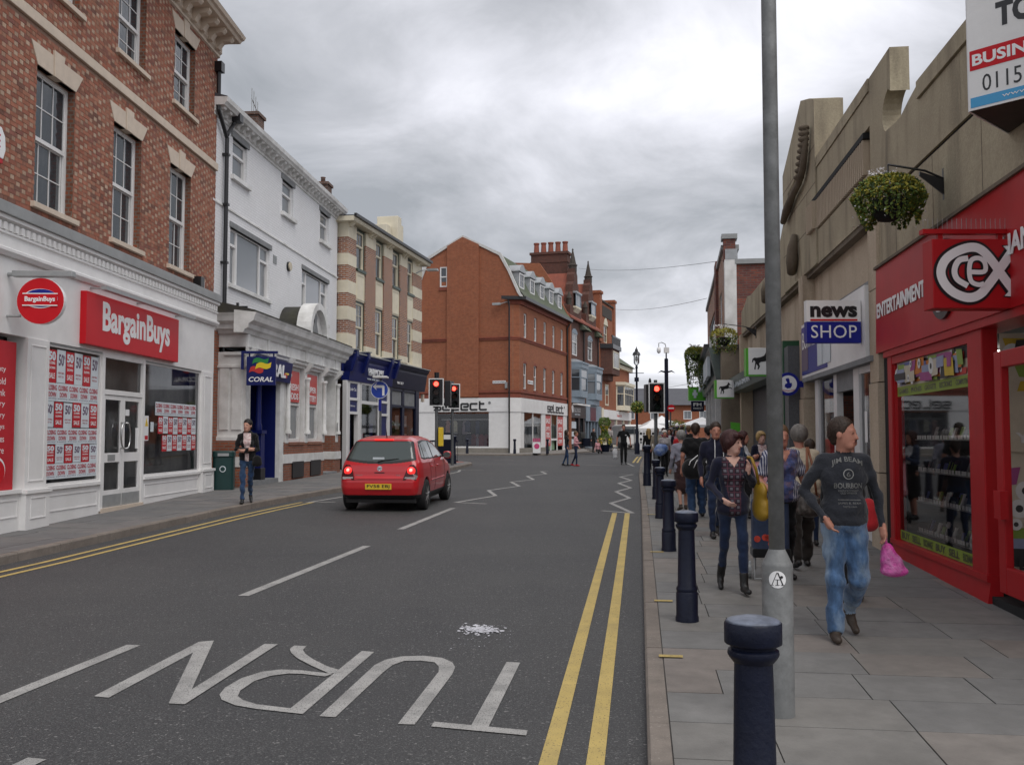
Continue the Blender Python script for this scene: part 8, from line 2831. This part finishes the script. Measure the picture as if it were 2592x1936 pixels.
person('dark long haired woman nearer the red coat shopper', at_(5.85, 34.6), 12, 1.5, .02, M['navyc'], M['blk'], 'b', ('long', 'dark'), inner=(M['pinkc'], .07), fem=True)
person('balding man in dark coat seen from behind beyond the queue', at_(5.5, 30.2), 172, 1.6, .018, M['blk'], M['brownt'], 'b', ('crop', 'light'), girth=1.15)
person('tall dark haired shopper far along the right pavement', at_(7.1, 40.5), 185, 1.62, .022, M['navyc'], M['jeans_dk'], 'a', ('short', 'brown'))
person('blonde shopper in black coat behind the traffic light pole', at_(5.1, 36.2), 190, 1.52, .02, M['blk'], M['blk'], 'c', ('long', 'blonde'), hem=.7)
person('grey haired shopper in dark coat far behind the queue', at_(6.4, 39), 4, 1.55, .022, M['blk'], M['brownt'], 'b', ('curly', 'grey'), girth=1.2)
person('shopper in grey cardigan at the back of the crowd', at_(7.2, 44), 0, 1.66, .022, M['greyc'], M['jeans_dk'], 'b', ('short', 'light'), girth=1.1)
# left pavement and road
person('woman with folded arms in dark jacket, floral blouse and jeans by the betting shop', (-5.32, 19.5, gz(19.5) + HL), 12, 1.67, .011, M['blk'], M['jeans_mid'], 'a', ('tied', 'dark'), None, ((6, 4, 0), (-12, 22, -2)),
       (((-.25, .0, 1.14), (.02, -.2, 1.13), (1, -.2, 0)), ((.25, .0, 1.12), (-.04, -.19, 1.09), (-1, -.1, .1))), yaw=-28, fem=True, inner=(M['floral'], .055), collar=True, foot=(0, 30), group='people across the road', girth=.97, hem=.86)
person('man all in black with name badge walking towards the camera in the road', (5.1, 44.3, gz(44.3)), -3, 1.80, .017, M['blk'], M['blk'], 'b', ('short', 'brown'), None, ((5, 5, 1), (-8, 14, 1)), (((-.28, .03, 1.15), (-.30, -.03, .90)), ((.28, .03, 1.15), (.30, -.03, .90))), sleeve='short', group='people in the far road', loose=.012)
person('girl in pink top crossing the road arm in arm', (2.78, 42.2, gz(42.2)), 70, 1.50, .016, M['pinkc'], M['jeans_dk'], 'b', ('short', 'light'), M['redc'], ((8, 8, 1), (-8, 16, 1)), (((-.2, .02, 1.14), (-.12, -.22, 1.16)), ((.2, .04, 1.14), (.18, -.1, .95))), girth=.9, fem=True, group='people in the far road')
person('girl with long dark hair in dark jacket crossing beside the pink top', (2.40, 42.5, gz(42.5)), 78, 1.55, .016, M['blk'], M['jeans_mid'], 'a', ('long', 'brown'), None, ((7, 6, 1), (-7, 14, 1)), girth=.9, fem=True, group='people in the far road')
person('man in checked shirt leaning by the flower tower', (6.75, 67.3, gz(67.3) + .1), 150, 1.72, .022, M['shirt_chk'], M['jeans_dk'], 'b', ('short', 'auburn'), lean=16, girth=1.15, group='people in the far road')
person('woman in pink top sitting low by the flower tower', (5.85, 66.2, gz(66.2) - .32), 20, 1.62, .022, M['pinkc'], M['blk'], 'a', ('short', 'light'), None, ((80, 78, 6), (80, 78, 6)), girth=1.1, fem=True, group='people in the far road')
person('dark clothed shopper outside the gabled building', (5.4, 64.2, gz(64.2) + .1), 30, 1.6, .022, M['blk'], M['blk'], 'a', ('short', 'brown'), group='people in the far road')

# ------------------------------------------------------------------ bags and things held
M['mustard'] = mat('mustard_leather', (.32, .19, .012), .5, .12, 6, bump=.003, bs=30.)


def bag(name, label, cat, loc, rz, body, m, strap=None, ms=None, extra=None, h=.014, group=None):
    """soft bag grown from rounded lumps; strap: tube path"""
    t = thing(name, label, cat, loc, R_(rz), group)
    P_ = np.array([b[0] for b in body])
    Rm = max(max(b[1]) if isinstance(b[1], tuple) else b[1] for b in body) + .06
    s_ = SDF(P_.min(0) - Rm, P_.max(0) + Rm, h)
    for c, r in body:
        s_.ell(c, r if isinstance(r, tuple) else (r, r, r), 0, .05)
    V, F, _ = s_.mesh()
    rn = np.random.RandomState(5)
    V = relax(V, F, 1)
    obj('body', nmesh('body', V, F, [m]), t)
    for st in (strap or []):
        MB().tube(st[0], st[1], 6).build('strap', ms or m, t, True)
    return t


bag('shoulder_bag', 'mustard yellow leather shoulder bag hanging from the checked blouse woman', 'handbag', (2.19 + .25, 9.60, gz(9.6) + HR), 8,
    [((.01, 0, 1.0), (.05, .13, .10)), ((.02, .02, .86), (.065, .15, .10)), ((.02, 0, .78), (.06, .13, .07))], M['mustard'], [([(-.02, -.04, 1.08), (-.07, -.10, 1.22), (-.10, -.06, 1.335), (-.10, .03, 1.345), (-.05, .1, 1.2), (0, .08, 1.06)], .014)], h=.01)
bag('holdall', 'black sports holdall with white tick carried across the black t-shirt back', 'bag', (3.30, 16.85, gz(17) + HR), 4,
    [((-.2, 0, .86), (.16, .14, .18)), ((0, 0, .86), (.22, .16, .19)), ((.2, 0, .86), (.16, .14, .18))], M['blk'], [([(-.28, -.08, .85), (-.24, -.14, 1.0), (-.1, -.1, 1.1)], .008), ([(-.2, -.12, .84), (-.14, -.16, 1.0), (0, -.12, 1.09)], .008)], M['white_sign'])
MB().prism([(.02, .98), (.05, .955), (.14, .985), (.05, .97), (.03, .99), (.035, 1.02)], -.17, -.15).build('tick_mark', M['white_sign'], bpy.data.objects['holdall'])
bag('carrier_bag', 'pink plastic carrier bag hanging from the sweatshirt man hand', 'carrier bag', (2.60 + .325, 7.60, gz(7.6) + HR), 0, [((.0, 0, .68), (.05, .05, .07)), ((.03, 0, .60), (.085, .06, .07)), ((.05, 0, .53), (.11, .06, .045))],
    mat('pink_plastic', (.55, .05, .30), .3, .5, 12, .5, 9, (.65, .4, .6), .02, 18.), [([(-.02, 0, .84), (-.01, 0, .72)], .012)], h=.01)
bag('carrier_bag', 'bulging blue and white carrier bag held by the white haired woman', 'carrier bag', (4.88 - .2, 30.72, gz(31) + HR), 0, [((0, 0, .82), (.2, .12, .16)), ((.02, 0, .95), (.16, .1, .1)), ((.16, 0, .9), (.1, .06, .13))], mat('blue_plastic', (.08, .14, .34), .3, .6, 5, .6, 4, (.45, .5, .52), .02, 14.), h=.018)
bag('carrier_bag', 'small white carrier bag in the queue', 'carrier bag', (4.88 + .3, 30.8, gz(31) + HR), 0, [((0, 0, .72), (.08, .06, .11))], M['whitec'], h=.018)
bag('carrier_bag', 'white carrier bag beside the man in black in the road', 'carrier bag', (4.72, 44.4, gz(44.4)), 0, [((0, 0, .55), (.12, .08, .2)), ((0, 0, .35), (.1, .07, .1))], M['whitec'], h=.02)
bag('handbag', 'dark patterned handbag beside the lamp column', 'handbag', (2.90 + .2, 10.15, gz(10.2) + HR), 0, [((.0, 0, .84), (.13, .07, .1)), ((0, 0, .76), (.14, .07, .07))], mat('patterned_bag', (.05, .04, .035), .35, .6, 20, .7, 12, (.28, .25, .22)), [([(-.08, 0, .92), (-.02, -.02, 1.2), (.0, .05, 1.42)], .014), ([(.08, 0, .92), (.04, -.02, 1.2), (.01, .05, 1.42)], .012)], mat('tan_strap', (.2, .07, .03), .5, .1, 8))
bag('handbag', 'red handbag at the hip of the half hidden black jacket', 'handbag', (3.28, 8.95, gz(9) + HR), 10, [((0, 0, .86), (.07, .1, .13)), ((0, 0, .76), (.075, .11, .08))], M['redc'], h=.014)
bag('handbag', 'small black handbag of the woman with folded arms', 'handbag', (-5.32 + .22, 19.42, gz(19.4) + HL), 0, [((0, 0, .88), (.09, .05, .09)), ((0, 0, .8), (.1, .05, .06))], M['blk'], [([(-.03, 0, .95), (-.05, 0, 1.2), (-.03, .04, 1.42)], .008)])
tr = thing('shopping_trolley', 'floral shopping trolley with grey wheels beside the lamp column', 'trolley', (2.78, 10.5, gz(10.5) + HR), R_(-8))
M['floral_bag'] = mat('poppy_fabric', (.03, .045, .09), .9, .3, 8, .0)
bd2 = MB().prismz([(-.19, -.13), (.19, -.13), (.19, .13), (-.19, .13)], .28, .86).build('bag', M['floral_bag'], tr, bev=.04)
M['poppy'] = mat('poppy_red', (.5, .05, .03), .8, .2, 20)
rp = random.Random(6)
for k in range(9):
    MB().disc((-.15 + .3 * rp.random(), .36 + .12 * rp.random() + (.25 if k > 6 else 0)), .035, -.134, -.13, 9).build('poppy', M['poppy'], bd2)
simple(bd2, 'flap', M['blk'], (-.2, .2, -.14, .14, .24, .34), bev=.02)
for sx_ in (-1, 1):
    MB().cyl((sx_ * .2, .08, .09), (sx_ * .235, .08, .09), .09, n=16).build('wheel', M['grey_metal'], tr)
    MB().tube([(sx_ * .15, .1, .09), (sx_ * .15, .14, .9), (sx_ * .1, -.1, 1.05)], .011, 6).build('handle', M['grey_metal'], tr)
MB().tube([(-.18, -.1, .25), (-.18, -.12, .02), (.18, -.12, .02), (.18, -.1, .25)], .01, 6).build('stand', M['grey_metal'], tr)
pr_ = thing('pushchair', 'pink and black pushchair by the bank wall', 'pushchair', (4.38, 16.7, gz(16.7) + HR), R_(5))
MB().prismx([(-.3, .45), (.15, .4), (.3, .95), (.2, 1.0), (.0, .6), (-.3, .55)], -.2, .2).build('seat', M['pinkc'], pr_, bev=.03)
MB().tube([(-.22, .2, .15), (-.2, .3, 1.0), (.2, .3, 1.0), (.22, .2, .15)], .013, 6).build('frame', M['grey_metal'], pr_)
for a in (-.22, .22):
    for b in (-.25, .25):
        MB().cyl((a - .02, b, .09), (a + .02, b, .09), .09, n=14).build('wheel', M['black'], pr_)
# hood cord on the navy hoodie
for x0 in (-.05, .06):
    MB().tube([(x0, -.115, 1.42), (x0 * 1.1, -.145, 1.3), (x0 * 1.2, -.15, 1.15)], .006, 5).build('hood_cord', M['white_sign'], [o for o in bpy.data.objects if o.get('label', '').startswith('man in navy hoodie')][0])
MB().box(.06, .13, -.15, -.135, 1.33, 1.36).build('name_badge', M['white_sign'], [o for o in bpy.data.objects if o.get('label', '').startswith('man all in black')][0])
